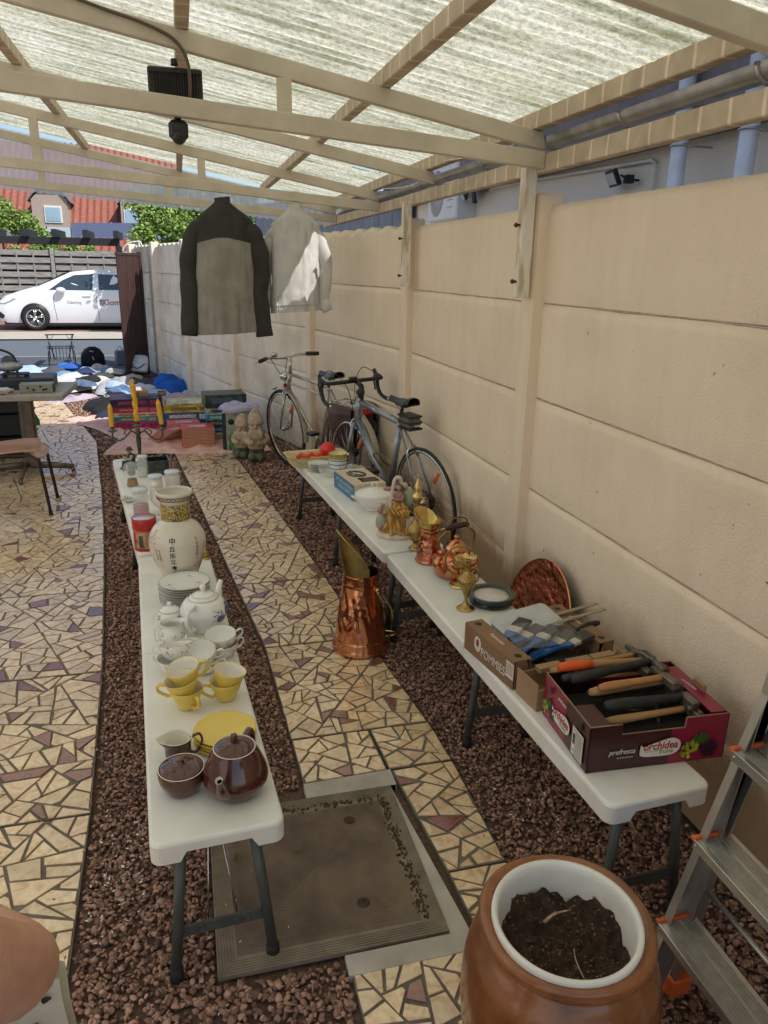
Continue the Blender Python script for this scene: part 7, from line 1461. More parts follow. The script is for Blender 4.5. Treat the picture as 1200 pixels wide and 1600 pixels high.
M_alu = mat('aluminium', (.60, .59, .57), (.48, .47, .45), rough=.32, metal=.85, scale=8, rvar=.08, stretch=(1, 1, 1)); M_alud = mat('scuffed_aluminium_tread', (.46, .44, .40), (.32, .30, .27), rough=.5, metal=.6, scale=40, bump=.0004, bscale=120); M_ocap = mat('orange_plastic_cap', (.72, .14, .035), rough=.4)
ld = thing('step_ladder', 'aluminium step ladder with ribbed treads and orange caps by the wall', 'ladder', (.955, 0, 0))
lx = lambda z: .26 * z
yf, yn = 1.185, .745
for y in (yf, yn):
    s = 1 if y == yf else -1
    mb = MB(); M_ = Matrix(((1, 0, .26, .034), (0, 1, 0, y), (0, 0, 1, 0), (0, 0, 0, 1)))
    mb.box((0, 0, .62), (.060, .0025, 1.24), M_); mb.box((-.0295, -s * .011, .62), (.0025, .020, 1.24), M_); mb.box((.0295, -s * .011, .62), (.0025, .020, 1.24), M_); mb.build('stile', M_alu, ld)
    mb = MB(); mb.bbox((0, -s * .01, .02), (.072, .034, .045), .004, M_); mb.build('rubber_foot', M_ocap, ld)
    mb = MB(); M2 = Matrix(((1, 0, .14, .125), (0, 1, 0, y), (0, 0, 1, 0), (0, 0, 0, 1)))
    mb.box((0, 0, .60), (.045, .0025, 1.2), M2); mb.box((-.022, -s * .010, .60), (.0025, .018, 1.2), M2); mb.build('rear_leg', M_alu, ld); mb = MB(); mb.bbox((0, -s * .008, .02), (.056, .032, .05), .004, M2); mb.build('rubber_foot', M_ocap, ld)
for k in range(1, 6):
    z = .228 * k; x = lx(z) + .035
    st2 = None; mb = MB(); mb.bbox((x, (yf + yn) / 2, z), (.100, yf - yn - .006, .004), .001); mb.box((x - .0455, (yf + yn) / 2, z - .012), (.0025, yf - yn - .006, .026)); mb.box((x + .0455, (yf + yn) / 2, z - .010), (.0025, yf - yn - .006, .022)); st2 = mb.build('tread', M_alu, ld)
    mb = MB(); [mb.box((x - .032 + .0075 * q + (.007 if q > 4 else 0), (yf + yn) / 2, z + .0026), (.0035, yf - yn - .01, .0016)) for q in range(9)]; mb.build('tread_ribs', M_alud, st2)
    mb = MB()
    for y in (yf, yn): s = 1 if y == yf else -1; mb.bbox((x - .0, y - s * .004, z + .004), (.100, .012, .010), .003); mb.bbox((x - .048, y - s * .002, z + .001), (.006, .012, .012), .002)
    mb.build('orange_cap', M_ocap, st2)
    mb = MB(); [mb.sphere((x - .048, y - s * .012, z - .012), (.002, .004, .004), 8, 5) for y, s in ((yf, 1), (yn, -1))]; mb.build('rivet', M_chrome, st2)
mb = MB(); [mb.tube([(.165, yn, z), (.165, yf, z)], .006, 6) for z in (.30,)]; mb.build('brace', M_alu, ld)

# ================================================================ PERSON crouching at lower left
pe = thing('person', 'person in black dress at lower left edge, bare elbow bent', 'person', (0, 0, 0))
M_skin = mat('skin', (.64, .38, .28), (.50, .26, .18), rough=.5, scale=16, sss=.12, bump=.0009, bscale=160)
def skinned(name, pts, edges, m, par, lvl=2, root=0):
    me = bpy.data.meshes.new(name); me.from_pydata([p[:3] for p in pts], edges, []); o = bpy.data.objects.new(name, me); COL.objects.link(o); o.parent = par
    sk = o.modifiers.new('skin', 'SKIN'); sk.use_smooth_shade = True
    for i, v in enumerate(me.skin_vertices[0].data): q = pts[i][3]; v.radius = q if isinstance(q, tuple) else (q, q); v.use_root = (i == root)
    ss = o.modifiers.new('sub', 'SUBSURF'); ss.levels = ss.render_levels = lvl; me.materials.append(m); return o
C = Vector((-.50, .44, 0))
def q_(x, y, z, r): return (C.x + x, C.y + y, z, r)
J = [q_(0, 0, .90, .13), q_(0, 0, 1.05, .115), q_(0, .01, 1.20, .125), q_(0, 0, 1.33, .11), q_(0, .0, 1.42, .05), q_(0, .02, 1.48, .05),
     q_(.14, 0, 1.34, .062), q_(.215, .08, 1.20, .05), q_(.315, .205, 1.0, .047), q_(.22, .28, 1.01, .042), q_(.10, .30, 1.06, .028), q_(.06, .30, 1.08, .024),
     q_(-.14, 0, 1.34, .062), q_(-.21, 0, 1.18, .048), q_(-.22, .02, 1.04, .042), q_(-.16, .18, 1.02, .036), q_(-.08, .27, 1.03, .026), q_(-.04, .29, 1.04, .023),
     q_(.09, 0, .82, .095), q_(.10, .02, .48, .062), q_(.10, .0, .30, .058), q_(.10, -.02, .10, .038), q_(.10, .08, .04, .036),
     q_(-.09, 0, .82, .095), q_(-.10, .02, .48, .062), q_(-.10, .0, .30, .058), q_(-.10, -.02, .10, .038), q_(-.10, .08, .04, .036)]
E_ = [(0, 1), (1, 2), (2, 3), (3, 4), (4, 5), (3, 6), (6, 7), (7, 8), (8, 9), (9, 10), (10, 11), (3, 12), (12, 13), (13, 14), (14, 15), (15, 16), (16, 17), (0, 18), (18, 19), (19, 20), (20, 21), (21, 22), (0, 23), (23, 24), (24, 25), (25, 26), (26, 27)]
skinned('body', J, E_, M_skin, pe)
for base, d in ((11, Vector((-.9, .1, .25))), (17, Vector((.9, .15, .05)))):
    b0 = Vector(J[base][:3]); d = d.normalized(); side = Vector((0, 0, 1))
    for k in range(5):
        ln = (.05, .072, .08, .074, .058)[k]; off = (k - 2.2) * .017 if k else -.03
        st0 = b0 - side * off * .7 - d * .01; P = [(*st0, .010), (*(st0 - side * off * .4 + d * ln * .5 + Vector((0, .004, 0))), .0088), (*(st0 - side * off * .5 + d * ln * .8 + Vector((0, -.004, 0))), .008), (*(st0 - side * off * .5 + d * ln + Vector((0, -.016, 0))), .007)]
        skinned('finger', P, [(0, 1), (1, 2), (2, 3)], M_skin, pe)
hd = Vector((C.x, C.y + .03, 1.56)); f = Vector((.5, .8, -.2)).normalized(); sd_ = f.cross(Vector((0, 0, 1))).normalized()
mb = MB(); mb.sphere(tuple(hd), (.076, .086, .108), 20, 14); mb.tube([hd + f * .075 + Vector((0, 0, .02)), hd + f * .10 + Vector((0, 0, -.018)), hd + f * .075 + Vector((0, 0, -.028))], [.008, .014, .012], 8)
for s in (-1, 1): mb.sphere(tuple(hd + sd_ * s * .08), (.012, .012, .028), 8, 6)
mb.build('face', M_skin, pe)
mb = MB(); [mb.sphere(tuple(hd + f * .068 + sd_ * s * .03 + Vector((0, 0, .012))), .012, 10, 6) for s in (-1, 1)]; mb.build('eyes', M_wprint, pe)
mb = MB(); mb.tube([hd + f * .078 + sd_ * -.022 + Vector((0, 0, -.055)), hd + f * .085 + Vector((0, 0, -.057)), hd + f * .078 + sd_ * .022 + Vector((0, 0, -.055))], .005, 6); mb.build('mouth', mat('lip', (.45, .17, .14)), pe)
mb = MB(); mb.sphere(tuple(hd - f * .018 + Vector((0, 0, .025))), (.088, .092, .105), 20, 12, fn=lambda p: 1 + .03 * noise.noise(p * 6)); mb.tube([hd - f * .06 + Vector((0, 0, .02)), hd - f * .10 + Vector((0, 0, -.05)), hd - f * .09 + Vector((0, 0, -.15)), hd - f * .08 + Vector((0, 0, -.22))], [.03, .035, .028, .008], 10); mb.build('hair', mat('dark_hair', (.05, .035, .025), rough=.6, scale=60), pe)
M_top = mat('black_cotton', (.018, .018, .02), (.012, .012, .013), rough=.85, bump=.001, bscale=80)
skinned('dress', [q_(0, 0, .50, .20), q_(0, 0, .70, .185), q_(0, 0, .90, .16), q_(0, 0, 1.05, .135), q_(0, .01, 1.20, .145), q_(0, 0, 1.33, .125), q_(.12, 0, 1.345, .075), q_(-.12, 0, 1.345, .075)], [(0, 1), (1, 2), (2, 3), (3, 4), (4, 5), (5, 6), (5, 7)], M_top, pe)
for s in (-1, 1):
    skinned('shoe', [q_(.1 * s, -.06, .04, (.040, .04)), q_(.1 * s, .02, .045, (.044, .042)), q_(.1 * s, .11, .034, (.044, .03)), q_(.1 * s, .16, .028, (.034, .024))], [(0, 1), (1, 2), (2, 3)], M_shoe_ if False else mat('cream_shoe', (.66, .60, .48), rough=.6), pe)
M_tote = mat('cream_canvas', (.74, .68, .55), (.62, .56, .44), rough=.9, scale=20, bump=.0015, bscale=30)
tt = thing('tote_bag', 'cream canvas tote bag with black floral print hanging at the elbow', 'bag', (-.338, .80, .50), R(-8))
def tote(u, w, s): return ((u - .5) * .34 * (1 - .12 * w), s * (.012 + .05 * math.sin(math.pi * u) * (1 - .6 * w)) + .012 * fbm(u * 3, w * 3, s), .36 * w)
for s in (-1, 1):
    mb = MB(); mb.grid(20, 14, lambda u, w: tote(u, w, s)); mb.build('canvas_panel', M_tote, tt, fix=False)
    mb = MB(); mb.tube(bez([tote(.25, 1, s), (.06, -.04, .44), (.10, -.07, .48), (.12, -.05, .44), tote(.75, 1, s)], 20), .011, 6, flat=.3); mb.build('strap', M_tote, tt)
mb = MB(); r6 = random.Random(2)
for k in range(46):
    u, w = r6.uniform(.2, .97), r6.uniform(.35, .97); p = Vector(tote(u, w, -1)) + Vector((0, -.003, 0)); l = r6.uniform(.01, .03); a = r6.random() * 6.28; mb.tube([p, p + Vector((l * math.cos(a), -.002, l * math.sin(a)))], [.004, .0015], 5)
mb.build('floral_print', M_black, tt)

# ================================================================ JACKETS on the tie beam
def jacket(label, x, y, ztop, Wd, Ln, sleeve, rz, m_body, m_yoke, m_slv, rib=False, seed=0, yoke=.16):
    t = thing('jacket', label, 'jacket', (x, y, ztop), rz)
    hw = Wd / 2; neck = .045
    def lev(w):
        s = w * Ln
        if s < .055: k = s / .055; k = k ** 1.15; return neck + (hw * .93 - neck) * k, .035 + .03 * k
        k = (s - .055) / (Ln - .055); return hw * (.93 + .10 * k - .04 * math.sin(k * 3.1)), .065 + .035 * math.sin(min(1, k * 1.6) * 1.57)
    def bf(u, w):
        a = 6.28319 * u; hx, hy = lev(w); wr = .016 * fbm(math.cos(a) * 2.2 + seed, w * 1.6, math.sin(a)) + .013 * (.2 + w) * fbm(math.cos(a) * 7 + seed, w * .8, 3) + .008 * abs(fbm(math.cos(a) * 6 + seed, w * 3.5 + math.cos(a) * 2, 5)) * (1 + w)
        sx_ = math.copysign(abs(math.cos(a)) ** .75, math.cos(a)); sh = .020 * (abs(math.cos(a)) ** 2) * (w < .12) * 0
        z = -w * Ln - sh + .015 * w * math.cos(a) * (1 if seed else 1)
        z = -.012 - (w * Ln) - .085 * (max(0, abs(hx * sx_) - neck * .8) / hw) * max(0, 1 - w * 1.6) + .015 * w * math.cos(a)
        return (hx * sx_ + wr * .6, (hy + wr) * math.sin(a) * (1 if not rib or w < .93 else .92), z)
    for nm, w0, w1, m in (('yoke', 0, yoke, m_yoke), ('body_panel', yoke, .93 if rib else 1., m_body)) + ((('waistband', .93, 1.0, m_yoke),) if rib else ()):
        mb = MB(); mb.grid(72, max(3, int(40 * (w1 - w0))), lambda u, w: bf(u, w0 + (w1 - w0) * w)); mb.build(nm, m, t, fix=False)
    mb = MB(); mb.grid(30, 3, lambda u, w: ((.055 - .004 * w) * math.cos(6.283 * u), (.042 - .003 * w) * math.sin(6.283 * u), -.028 + .042 * w + .008 * math.sin(6.283 * u + 1))); mb.build('collar', m_yoke if not rib else m_body, t, fix=False)
    for s in (-1, 1):
        P = bez([(s * hw * .66, 0, -.170), (s * (hw * .96), .004, -.235), (s * (hw + .035), .012, -.40), (s * (hw + .040 - .02 * (s > 0)), -.012, -.62), (s * (hw + .055 - .005 * (s > 0)), -.03, -sleeve)], 28); n = len(P)
        mb = MB(); mb.tube([p + Vector((0, .006 * math.sin(i * .8 + seed), 0)) for i, p in enumerate(P)], [((.068 if not rib else .052) - .008 * (i / n) + .003 * math.sin(i * 1.1 + s)) * (.75 + .25 * min(1, i / 4)) * (1 if not (rib and i > n - 3) else .8) for i in range(n)], 18, flat=.72, cap=True); mb.build('sleeve', m_slv, t)
    mb = MB(); mb.tube(bez([(0, 0, .0), (0, 0, .045), (.012, .006, .07), (.0, .02, .092), (-.014, .015, .08)], 14), .0027, 6); mb.tube(bez([(-hw * .7, 0, -.115), (-.05, 0, -.03), (0, 0, .002), (.05, 0, -.03), (hw * .7, 0, -.115)], 16), .004, 6); mb.build('hanger', M_white, t)
M_dkh = mat('charcoal_khaki_cloth', (.046, .045, .043), (.034, .033, .031), rough=.9, scale=12, bump=.0006, bscale=300); M_kh = mat('beige_khaki_cloth', (.30, .29, .26), (.235, .225, .20), rough=.9, scale=8, bump=.0006, bscale=300); M_lg2 = mat('pale_grey_cloth', (.58, .58, .57), (.50, .50, .49), rough=.8, scale=8, bump=.0005, bscale=300)
jacket('dark sleeved khaki jacket with charcoal yoke hanging from the tie beam', .315, 5.60, 2.105, .42, .87, .90, R(-8), M_kh, M_dkh, M_dkh, seed=1, yoke=.27)
jacket('pale grey light jacket with ribbed waistband hanging beside the dark one', .805, 5.60, 2.085, .36, .70, .70, R(-14), M_lg2, M_lg2, M_lg2, rib=True, seed=3, yoke=.2)

# ================================================================ TABLE AND CHAIR at left
tb = thing('pedestal_table', 'grey topped pedestal table with cross foot at the left', 'table', (-1.31, 6.62, -.0), R(-2))
M_tt = mat('grey_table_edge', (.40, .38, .35), (.34, .32, .30), rough=.5); M_cast = mat('brown_grey_metal', (.20, .165, .14), (.13, .11, .09), rough=.35, metal=.5)
mb = MB(); mb.bbox((-.35, 0, .685), (1.5, .72, .045), .006); mb.build('table_top', M_tt, tb)
mb = MB(); mb.bbox((.06, 0, .36), (.085, .07, .61), .012); mb.bbox((.01, .02, .36), (.05, .06, .61), .01); mb.build('pedestal', M_cast, tb)
mb = MB()
for a in (0, 90, 180, 270):
    Mx = Matrix.Rotation(R(a + 3), 4, 'Z'); mb.tube([(.02, 0, .075), (.20, 0, .065), (.36, 0, .045)], [.030, .027, .022], 8, Mx, flat=.6); mb.tube([(.35, 0, .04), (.35, 0, -.0)], .016, 8, Mx)
mb.build('cross_foot', M_cast, tb)
ch = thing('chair', 'plywood seated chair with dark tubular steel legs at the left', 'chair', (-1.22, 5.62, 0), R(2))
M_ply = mat('pink_brown_plywood', (.48, .27, .17), (.36, .19, .12), rough=.3, scale=4, stretch=(.4, 4, 1), coat=.4); M_plye = mat('dark_tube', (.045, .035, .03), rough=.3, metal=.4)
mb = MB()
def seat(u, w, o=0):
    x = -.22 + .46 * u; y = (w - .5) * .42 * (1 - .06 * u); z = .455 - .02 * math.sin(math.pi * w) - .012 * math.cos(u * 4) - (.045 * ((u - .78) / .22) ** 2 if u > .78 else 0) - o; return (x - (.03 * (abs(w - .5) * 2) ** 4 if u > .9 else 0), y, z)
mb.grid(24, 16, seat); mb.grid(24, 16, lambda u, w: seat(u, 1 - w, .012))
ed = [seat(0, k / 16) for k in range(17)] + [seat(k / 24, 1) for k in range(1, 25)] + [seat(1, 1 - k / 16) for k in range(1, 17)] + [seat(1 - k / 24, 0) for k in range(1, 24)]
mb.tube([(p[0], p[1], p[2] - .006) for p in ed], .0068, 6, closed=True); mb.build('seat', M_ply, ch, fix=False)
for s in (-1, 1):
    mb = MB(); mb.tube(bez([(-.2, s * .19, .435), (.12, s * .19, .43), (.19, s * .192, .415), (.215, s * .195, .36), (.25, s * .21, .02)], 24), .0115, 10); lg = mb.build('leg', M_plye, ch); mb = MB(); mb.tube([(.249, s * .21, .03), (.251, s * .21, .0)], .014, 10); mb.build('leg_tip', M_rubber, lg)
    mb = MB(); mb.tube(bez([(-.2, s * .19, .435), (-.25, s * .2, .02)], 4), .0115, 10); mb.build('leg', M_plye, ch)
    mb = MB(); mb.tube([(-.2, s * .19, .435), (-.25, s * .18, .85)], .011, 10); mb.build('back_post', M_plye, ch)
mb = MB(); mb.grid(12, 6, lambda u, w: (-.235 - .03 * math.sin(math.pi * u) - .02 * w, (u - .5) * .40, .66 + .2 * w)); mb.grid(12, 6, lambda u, w: (-.225 - .03 * math.sin(math.pi * u) - .02 * w, (u - .5) * .40, .66 + .2 * w)); mb.build('backrest', M_ply, ch, fix=False)
zt = .7083
t = thing('radio', 'grey box radio with knobs on the pedestal table', 'radio', (-1.13, 6.43, zt), R(4))
mb = MB(); mb.bbox((0, 0, .035), (.24, .13, .07), .004); mb.build('casing', mat('radio_grey', (.30, .30, .27), (.24, .24, .21), rough=.4), t)
mb = MB(); [mb.lathe([(0, 0), (.009, 0), (.008, .008), (0, .008)], 10, Matrix.Translation((x, -.066, z)) @ Matrix.Rotation(R(90), 4, 'X')) for x, z in ((-.06, .04), (-.02, .025), (.03, .05), (.07, .03), (.05, .025))]; mb.build('knob', M_black, t); mb = MB(); mb.bbox((.125, 0, .035), (.012, .12, .06), .003); mb.build('side_panel', M_black, t)
t = thing('record_player', 'black turntable case with grey side on the pedestal table', 'turntable', (-1.30, 6.72, zt), R(3))
mb = MB(); mb.bbox((0, 0, .045), (.52, .36, .09), .012); mb.build('casing', mat('black_case2', (.03, .035, .05), rough=.35), t); mb = MB(); mb.bbox((.255, 0, .045), (.02, .34, .085), .003); mb.build('grey_end', mat('dark_grey_panel', (.13, .13, .12), rough=.6), t)
mb = MB(); mb.bbox((-.02, -.06, .115), (.20, .12, .012), .004); [mb.bbox((-.10 + .16 * k, -.06, .10), (.03, .06, .03), .005) for k in range(2)]; mb.build('cradle', M_black, t)
t = thing('hair_dryer', 'silver and dark corded appliance lying on top of the turntable', 'appliance', (-1.36, 6.68, zt + .121), R(10))
mb = MB(); mb.sphere((0, 0, .045), (.10, .045, .04), 18, 10, fn=lambda p: 1 + .1 * noise.noise(p * 4)); mb.tube(bez([(-.08, 0, .05), (-.16, -.02, .04), (-.24, 0, .06)], 8), .02, 8); mb.build('body', mat('silver_plastic', (.42, .44, .46), (.25, .26, .28), rough=.3, metal=.5, scale=30), t)
t = thing('desk_lamp', 'black curved arm lamp with round brown grey head at far left', 'lamp', (-1.40, 6.85, zt + .09), R(0))
mb = MB(); mb.tube(bez([(.06, 0, -.085), (.06, 0, .06), (.045, 0, .14), (-.02, 0, .185), (-.14, 0, .21), (-.35, 0, .215)], 26), [.010] * 27, 10); mb.lathe([(0, -.09), (.05, -.09), (.05, -.08), (0, -.075)], 20, Matrix.Translation((.06, 0, 0))); mb.build('arm', M_black, t); mb = MB(); mb.sphere((.005, -.02, .10), (.055, .03, .05), 20, 12); mb.build('head', mat('brown_grey_plastic', (.11, .10, .09), (.06, .055, .05), rough=.4), t)
t = thing('magazine', 'blue and white folded leaflets at the table front edge', 'leaflet', (-1.48, 6.36, zt)); mb = MB()
for k in range(5): mb.box((-.02 + .02 * k, .01 * k, .003 + .006 * k), (.22, .14, .004), rz=.15 * k)
mb.build('sheets', mat('blue_white_paper', (.70, .72, .75), (.10, .14, .30), rough=.5, scale=9, contrast=(.45, .5)), t)
mb = MB(); r9 = random.Random(3); [mb.tube(bez([(r9.gauss(0, .03), r9.gauss(0, .01), .01), (r9.gauss(0, .05), -.03, .03), (r9.gauss(0, .04), -.035, -.02 + r9.random() * .04)], 8), .006, 5) for _ in range(9)]; one('ribbon_flowers', mb, mat('dried_flower', (.55, .45, .40), (.20, .05, .08), rough=.7, scale=60), 'little dried flower bunch tied with ribbon on table edge', 'flowers', (-1.33, 6.32, zt))
for k, (lb, z) in enumerate((('black plastic storage crate, lowest under the table', 0), ('black plastic storage crate, middle one under the table', .2), ('black plastic storage crate, topmost under the table', .4))):
    mb = MB(); mb.bbox((0, 0, z + .095), (.52, .38, .185), .012); mb.bbox((0, 0, z + .185), (.56, .42, .012), .004); one('storage_crate', mb, mat('black_crate', (.018, .022, .022), (.012, .014, .014), rough=.4), lb, 'crate', (-1.63, 7.35, .005), R(3), 'black storage crates')
mb = MB(); mb.grid(3, 24, lambda u, w: (-.03 + .05 * u + .02 * math.sin(w * 9), .012 * math.sin(w * 14 + u), .02 + .58 * w)); mb.grid(3, 24, lambda u, w: (.01 + .05 * u + .02 * math.sin(w * 7 + 1), .02 + .012 * math.sin(w * 11 + u), .30 + .32 * w)); one('green_wrapper', mb, mat('green_plastic_bag', (.03, .30, .10), (.02, .18, .06), rough=.3), 'bright green plastic wrapper hanging beside the black crates', 'bag', (-1.35, 7.14, .0))

# ================================================================ JUMBLE on the ground at the far end
def cloth(name, label, cat, x, y, w, d, h, m, seed, rz=0, wr=1., group='clothes laid out on the ground', z0=.004, thick=0, rect=False, fn2=None):
    r_ = random.Random(seed); ph = [r_.random() * 6.28 for _ in range(4)]
    def f(u, q):
        a = 6.28319 * u; k = 1 + .16 * math.sin(2 * a + ph[0]) + .10 * math.sin(3 * a + ph[1]) + .06 * math.sin(5 * a + ph[2]) if not rect else 1 / max(abs(math.cos(a)), abs(math.sin(a))) * (1 + .03 * math.sin(5 * a + ph[0]))
        X, Y = w / 2 * k * q * math.cos(a), d / 2 * k * q * math.sin(a)
        rid = (1 - min(1, abs(noise.noise(Vector((X * 5 + seed, Y * 5 + .8 * noise.noise(Vector((X * 3, Y * 3, seed))), seed)))) * 2.2)) ** 1.5; hh = h * 1.05 * (1 - q ** 3) * (.62 + .7 * noise.noise(Vector((X * 3.5 + seed * 3, Y * 3.5, 1)))) + wr * .016 * rid * (1 - .4 * q ** 4)
        return (X, Y, max(.001, hh) if q < 1 else 0.0)
    mb = MB(); mb.grid(64, 18, f); o = mb.build(name, m, fix=False); o.location = (x, y, z0); o.rotation_euler.z = rz; return tag(o, label, cat, group)
CM = lambda n, c, c2=None: mat('cloth_' + n, c, c2 or tuple(v * .8 for v in c), rough=.92, scale=9, bump=.0015, bscale=40)
M_pink = mat('pink_sheet', (.85, .56, .48), (.74, .42, .35), rough=.9, scale=14, contrast=(.42, .58), bump=.004, bscale=16)
cloth('pink_blanket', 'crumpled salmon pink blanket spread under the red booklets', 'blanket', -.10, 7.62, 1.22, 1.0, .03, M_pink, 3, R(-6), 2.6, 'pink ground blankets', .003, rect=True)
cloth('pink_blanket', 'second pink blanket spread further back under the board games', 'blanket', -.52, 8.65, 1.05, 1.35, .03, M_pink, 8, R(30), 2.6, 'pink ground blankets', .006, rect=True)
cl = [('white_sheet', 'large white sheet heaped on the ground behind the pedestal table', 'sheet', -1.85, 11.6, 1.5, 1.8, .14, CM('white', (.62, .62, .60), (.55, .55, .53)), 1),
      ('shirt', 'bright blue shirt lying beneath the black magazine rack', 'clothing', -1.75, 13.25, .8, .7, .10, CM('bright_blue', (.03, .24, .62)), 2), ('shirt', 'pale blue shirt at the left rear of the heap', 'clothing', -2.35, 13.2, .8, .7, .08, CM('pale_blue', (.42, .58, .74)), 3),
      ('shirt', 'whitish blue garment between rack and dark rucksack', 'clothing', -1.35, 12.7, .8, .6, .12, CM('ice', (.38, .45, .54)), 4), ('jumper', 'light grey jumper bundled right of the white sheet', 'clothing', -.92, 11.2, .62, 1.0, .16, CM('light_grey', (.46, .46, .48)), 5),
      ('coat', 'black coat with small emblem lying at left of the board games', 'clothing', -.92, 9.75, .62, .85, .15, CM('black', (.014, .014, .017)), 6), ('trousers', 'dark navy trousers folded in front of the black coat', 'clothing', -.78, 8.95, .42, .45, .07, CM('navy', (.03, .035, .07)), 7),
      ('jacket', 'dark grey jacket lying near the open gate', 'clothing', -.55, 11.3, .55, .8, .12, CM('dark_grey', (.09, .09, .10)), 8), ('jacket', 'royal blue waterproof jacket heaped against the white wall', 'clothing', -.22, 11.05, .60, .95, .20, CM('royal', (.02, .13, .50)), 9),
      ('shirt', 'pale blue shirt lying behind the game boxes', 'clothing', -.62, 10.0, .55, .8, .09, CM('powder', (.42, .52, .72)), 10), ('blouse', 'dusty pink blouse lying right of the pale blue shirt', 'clothing', -.20, 10.0, .60, .75, .10, CM('dusty_pink', (.55, .40, .42)), 11),
      ('shirt', 'white and lilac shirt lying by the wall foot', 'clothing', .10, 9.55, .45, .7, .08, CM('lilac_white', (.66, .62, .68)), 12), ('jeans', 'faded blue jeans folded below the grey metal case', 'clothing', -.95, 12.6, .6, .6, .11, CM('jeans', (.16, .24, .38)), 13),
      ('skirt', 'black skirt lying in front of the white handbag', 'clothing', -1.05, 11.95, .55, .45, .10, CM('ink', (.03, .03, .035)), 14), ('scarf', 'lilac scarf trailing over the paving edge', 'clothing', -1.42, 10.35, .65, .28, .05, CM('lilac', (.50, .42, .50)), 15),
      ('jumper', 'charcoal striped jumper right of the light grey jumper', 'clothing', -.70, 10.55, .45, .6, .12, CM('charcoal', (.12, .125, .14)), 16), ('vest', 'sky blue vest lying among grey garments', 'clothing', -.85, 10.45, .35, .45, .15, CM('sky', (.25, .45, .70)), 17),
      ('shirt', 'cream blouse lying right at the pale wall', 'clothing', .02, 10.35, .35, .5, .08, CM('cream', (.62, .55, .46)), 18), ('towel', 'blue white towel left beside the white sheet', 'clothing', -2.2, 12.4, .6, .5, .1, CM('towel', (.60, .68, .78)), 19)]
for i, a in enumerate(cl): cloth(*a, rz=R(17 * i % 60 - 30), wr=2.2)
sm = [('pale mint', (.46, .56, .56)), ('jet black', (.02, .02, .022)), ('ivory', (.66, .64, .56)), ('slate blue', (.12, .17, .26)), ('midnight blue', (.03, .05, .13)), ('chalk white', (.66, .66, .64)), ('steel blue', (.20, .32, .46)), ('blush pink', (.60, .44, .44)), ('sand', (.50, .42, .30)), ('cobalt', (.04, .12, .48)), ('dove grey', (.36, .36, .38)), ('graphite', (.09, .09, .10)), ('icy blue', (.44, .58, .72)), ('off white', (.60, .58, .52)), ('denim blue', (.10, .16, .30)), ('black and white', (.06, .06, .06))]
for i, (c_, rgb) in enumerate(sm):
    t_ = ['sock bundle', 'child shirt', 'scarf', 'folded top'][i % 4]; y_ = 10.1 + 3.1 * ((i * 7) % 16) / 16; x_ = -.25 - .42 * (y_ - 9.6) / 1.8 - 1.15 * ((i * 5) % 8) / 8 * min(1, (y_ - 9.6) / 2)
    cloth('garment', f'small {c_} {t_} lying on top of the spread clothes', 'clothing', x_, y_, .34, .30, .07, CM(c_.replace(' ', '_'), rgb), 40 + i, R(i * 37), 1.6, z0=.085)
mb = MB(); mb.tube([(.03 * math.cos(k * .4), .018 * math.sin(k * .4), .0) for k in range(16)], .004, 4, closed=True); o = one('coat_emblem', mb, M_wprint, 'small white oval emblem printed on the black coat', 'emblem', (-.92, 9.62, .145), tilt=(R(30), 0))
ct = [q for q in COL.objects if q.name.startswith('coat') and q.get('category') == 'clothing'][0]; o.parent = ct; o.matrix_parent_inverse = Matrix.Identity(4); o.location = (.0, -.12, .15); del o['category']; del o['label']
M_wire = mat('black_wire', (.02, .02, .022), rough=.4)
t = thing('magazine_rack', 'black wire magazine rack standing at the back near the road', 'magazine rack', (-1.93, 13.45, .06), R(8)); mb = MB()
for s in (-1, 1):
    for q in (-1, 1): mb.tube([(s * .20, q * .12, 0), (s * .20, q * .12, .20), (s * .16, q * .04, .30)], .008, 6)
    for k in range(8): x = -.18 + k * .051; mb.tube(bez([(x, s * .15, .30), (x, s * .10, .12), (x, 0, .08)], 8), .005, 5)
    mb.tube([(-.21, s * .15, .30), (.21, s * .15, .30)], .007, 6)
mb.build('wire_basket', M_wire, t); mb = MB()
for s in (-1, 1): mb.tube([(s * .10, 0, .10), (s * .20, 0, .50)], .008, 6); mb.tube([(s * .17, 0, .12), (s * .18, 0, .50)], .005, 5)
mb.tube([(-.22, 0, .50), (.22, 0, .50)], .009, 6); mb.tube(bez([(-.19, 0, .46), (-.14, 0, .43), (-.10, 0, .49)], 6), .004, 5); mb.tube(bez([(.19, 0, .46), (.14, 0, .43), (.10, 0, .49)], 6), .004, 5); mb.build('carrying_handle', M_wire, t)
t = thing('rucksack', 'black rucksack standing on the clothes beside the wire rack', 'rucksack', (-1.44, 13.3, .07), R(5))
mb = MB(); mb.lathe([(0, 0), (.17, 0), (.19, .05), (.175, .18), (.12, .27), (.05, .31), (0, .31)], 24, sy=.55, fn=lambda a, r, z: (r * (1 + .06 * math.sin(3 * a)), z)); mb.build('bag_body', CM('black', (.022, .022, .026)), t); mb = MB(); mb.tube(bez([(-.04, -.10, .25), (.0, -.11, .245), (.02, -.115, .24)], 6), .006, 5); mb.tube([(.0, -.112, .16), (.02, -.115, .10)], .007, 5); mb.build('white_marking', M_wprint, t)
t = thing('metal_case', 'small grey metal case standing by the gate foot', 'case', (-1.0, 13.1, .10), R(10)); mb = MB(); mb.bbox((0, 0, .12), (.16, .14, .24), .02); mb.build('shell', mat('grey_blue_metal', (.24, .27, .31), rough=.35, metal=.5), t); mb = MB(); mb.tube(bez([(-.05, 0, .24), (0, 0, .30), (.05, 0, .24)], 8), .008, 6); mb.build('handle', M_chrome, t)
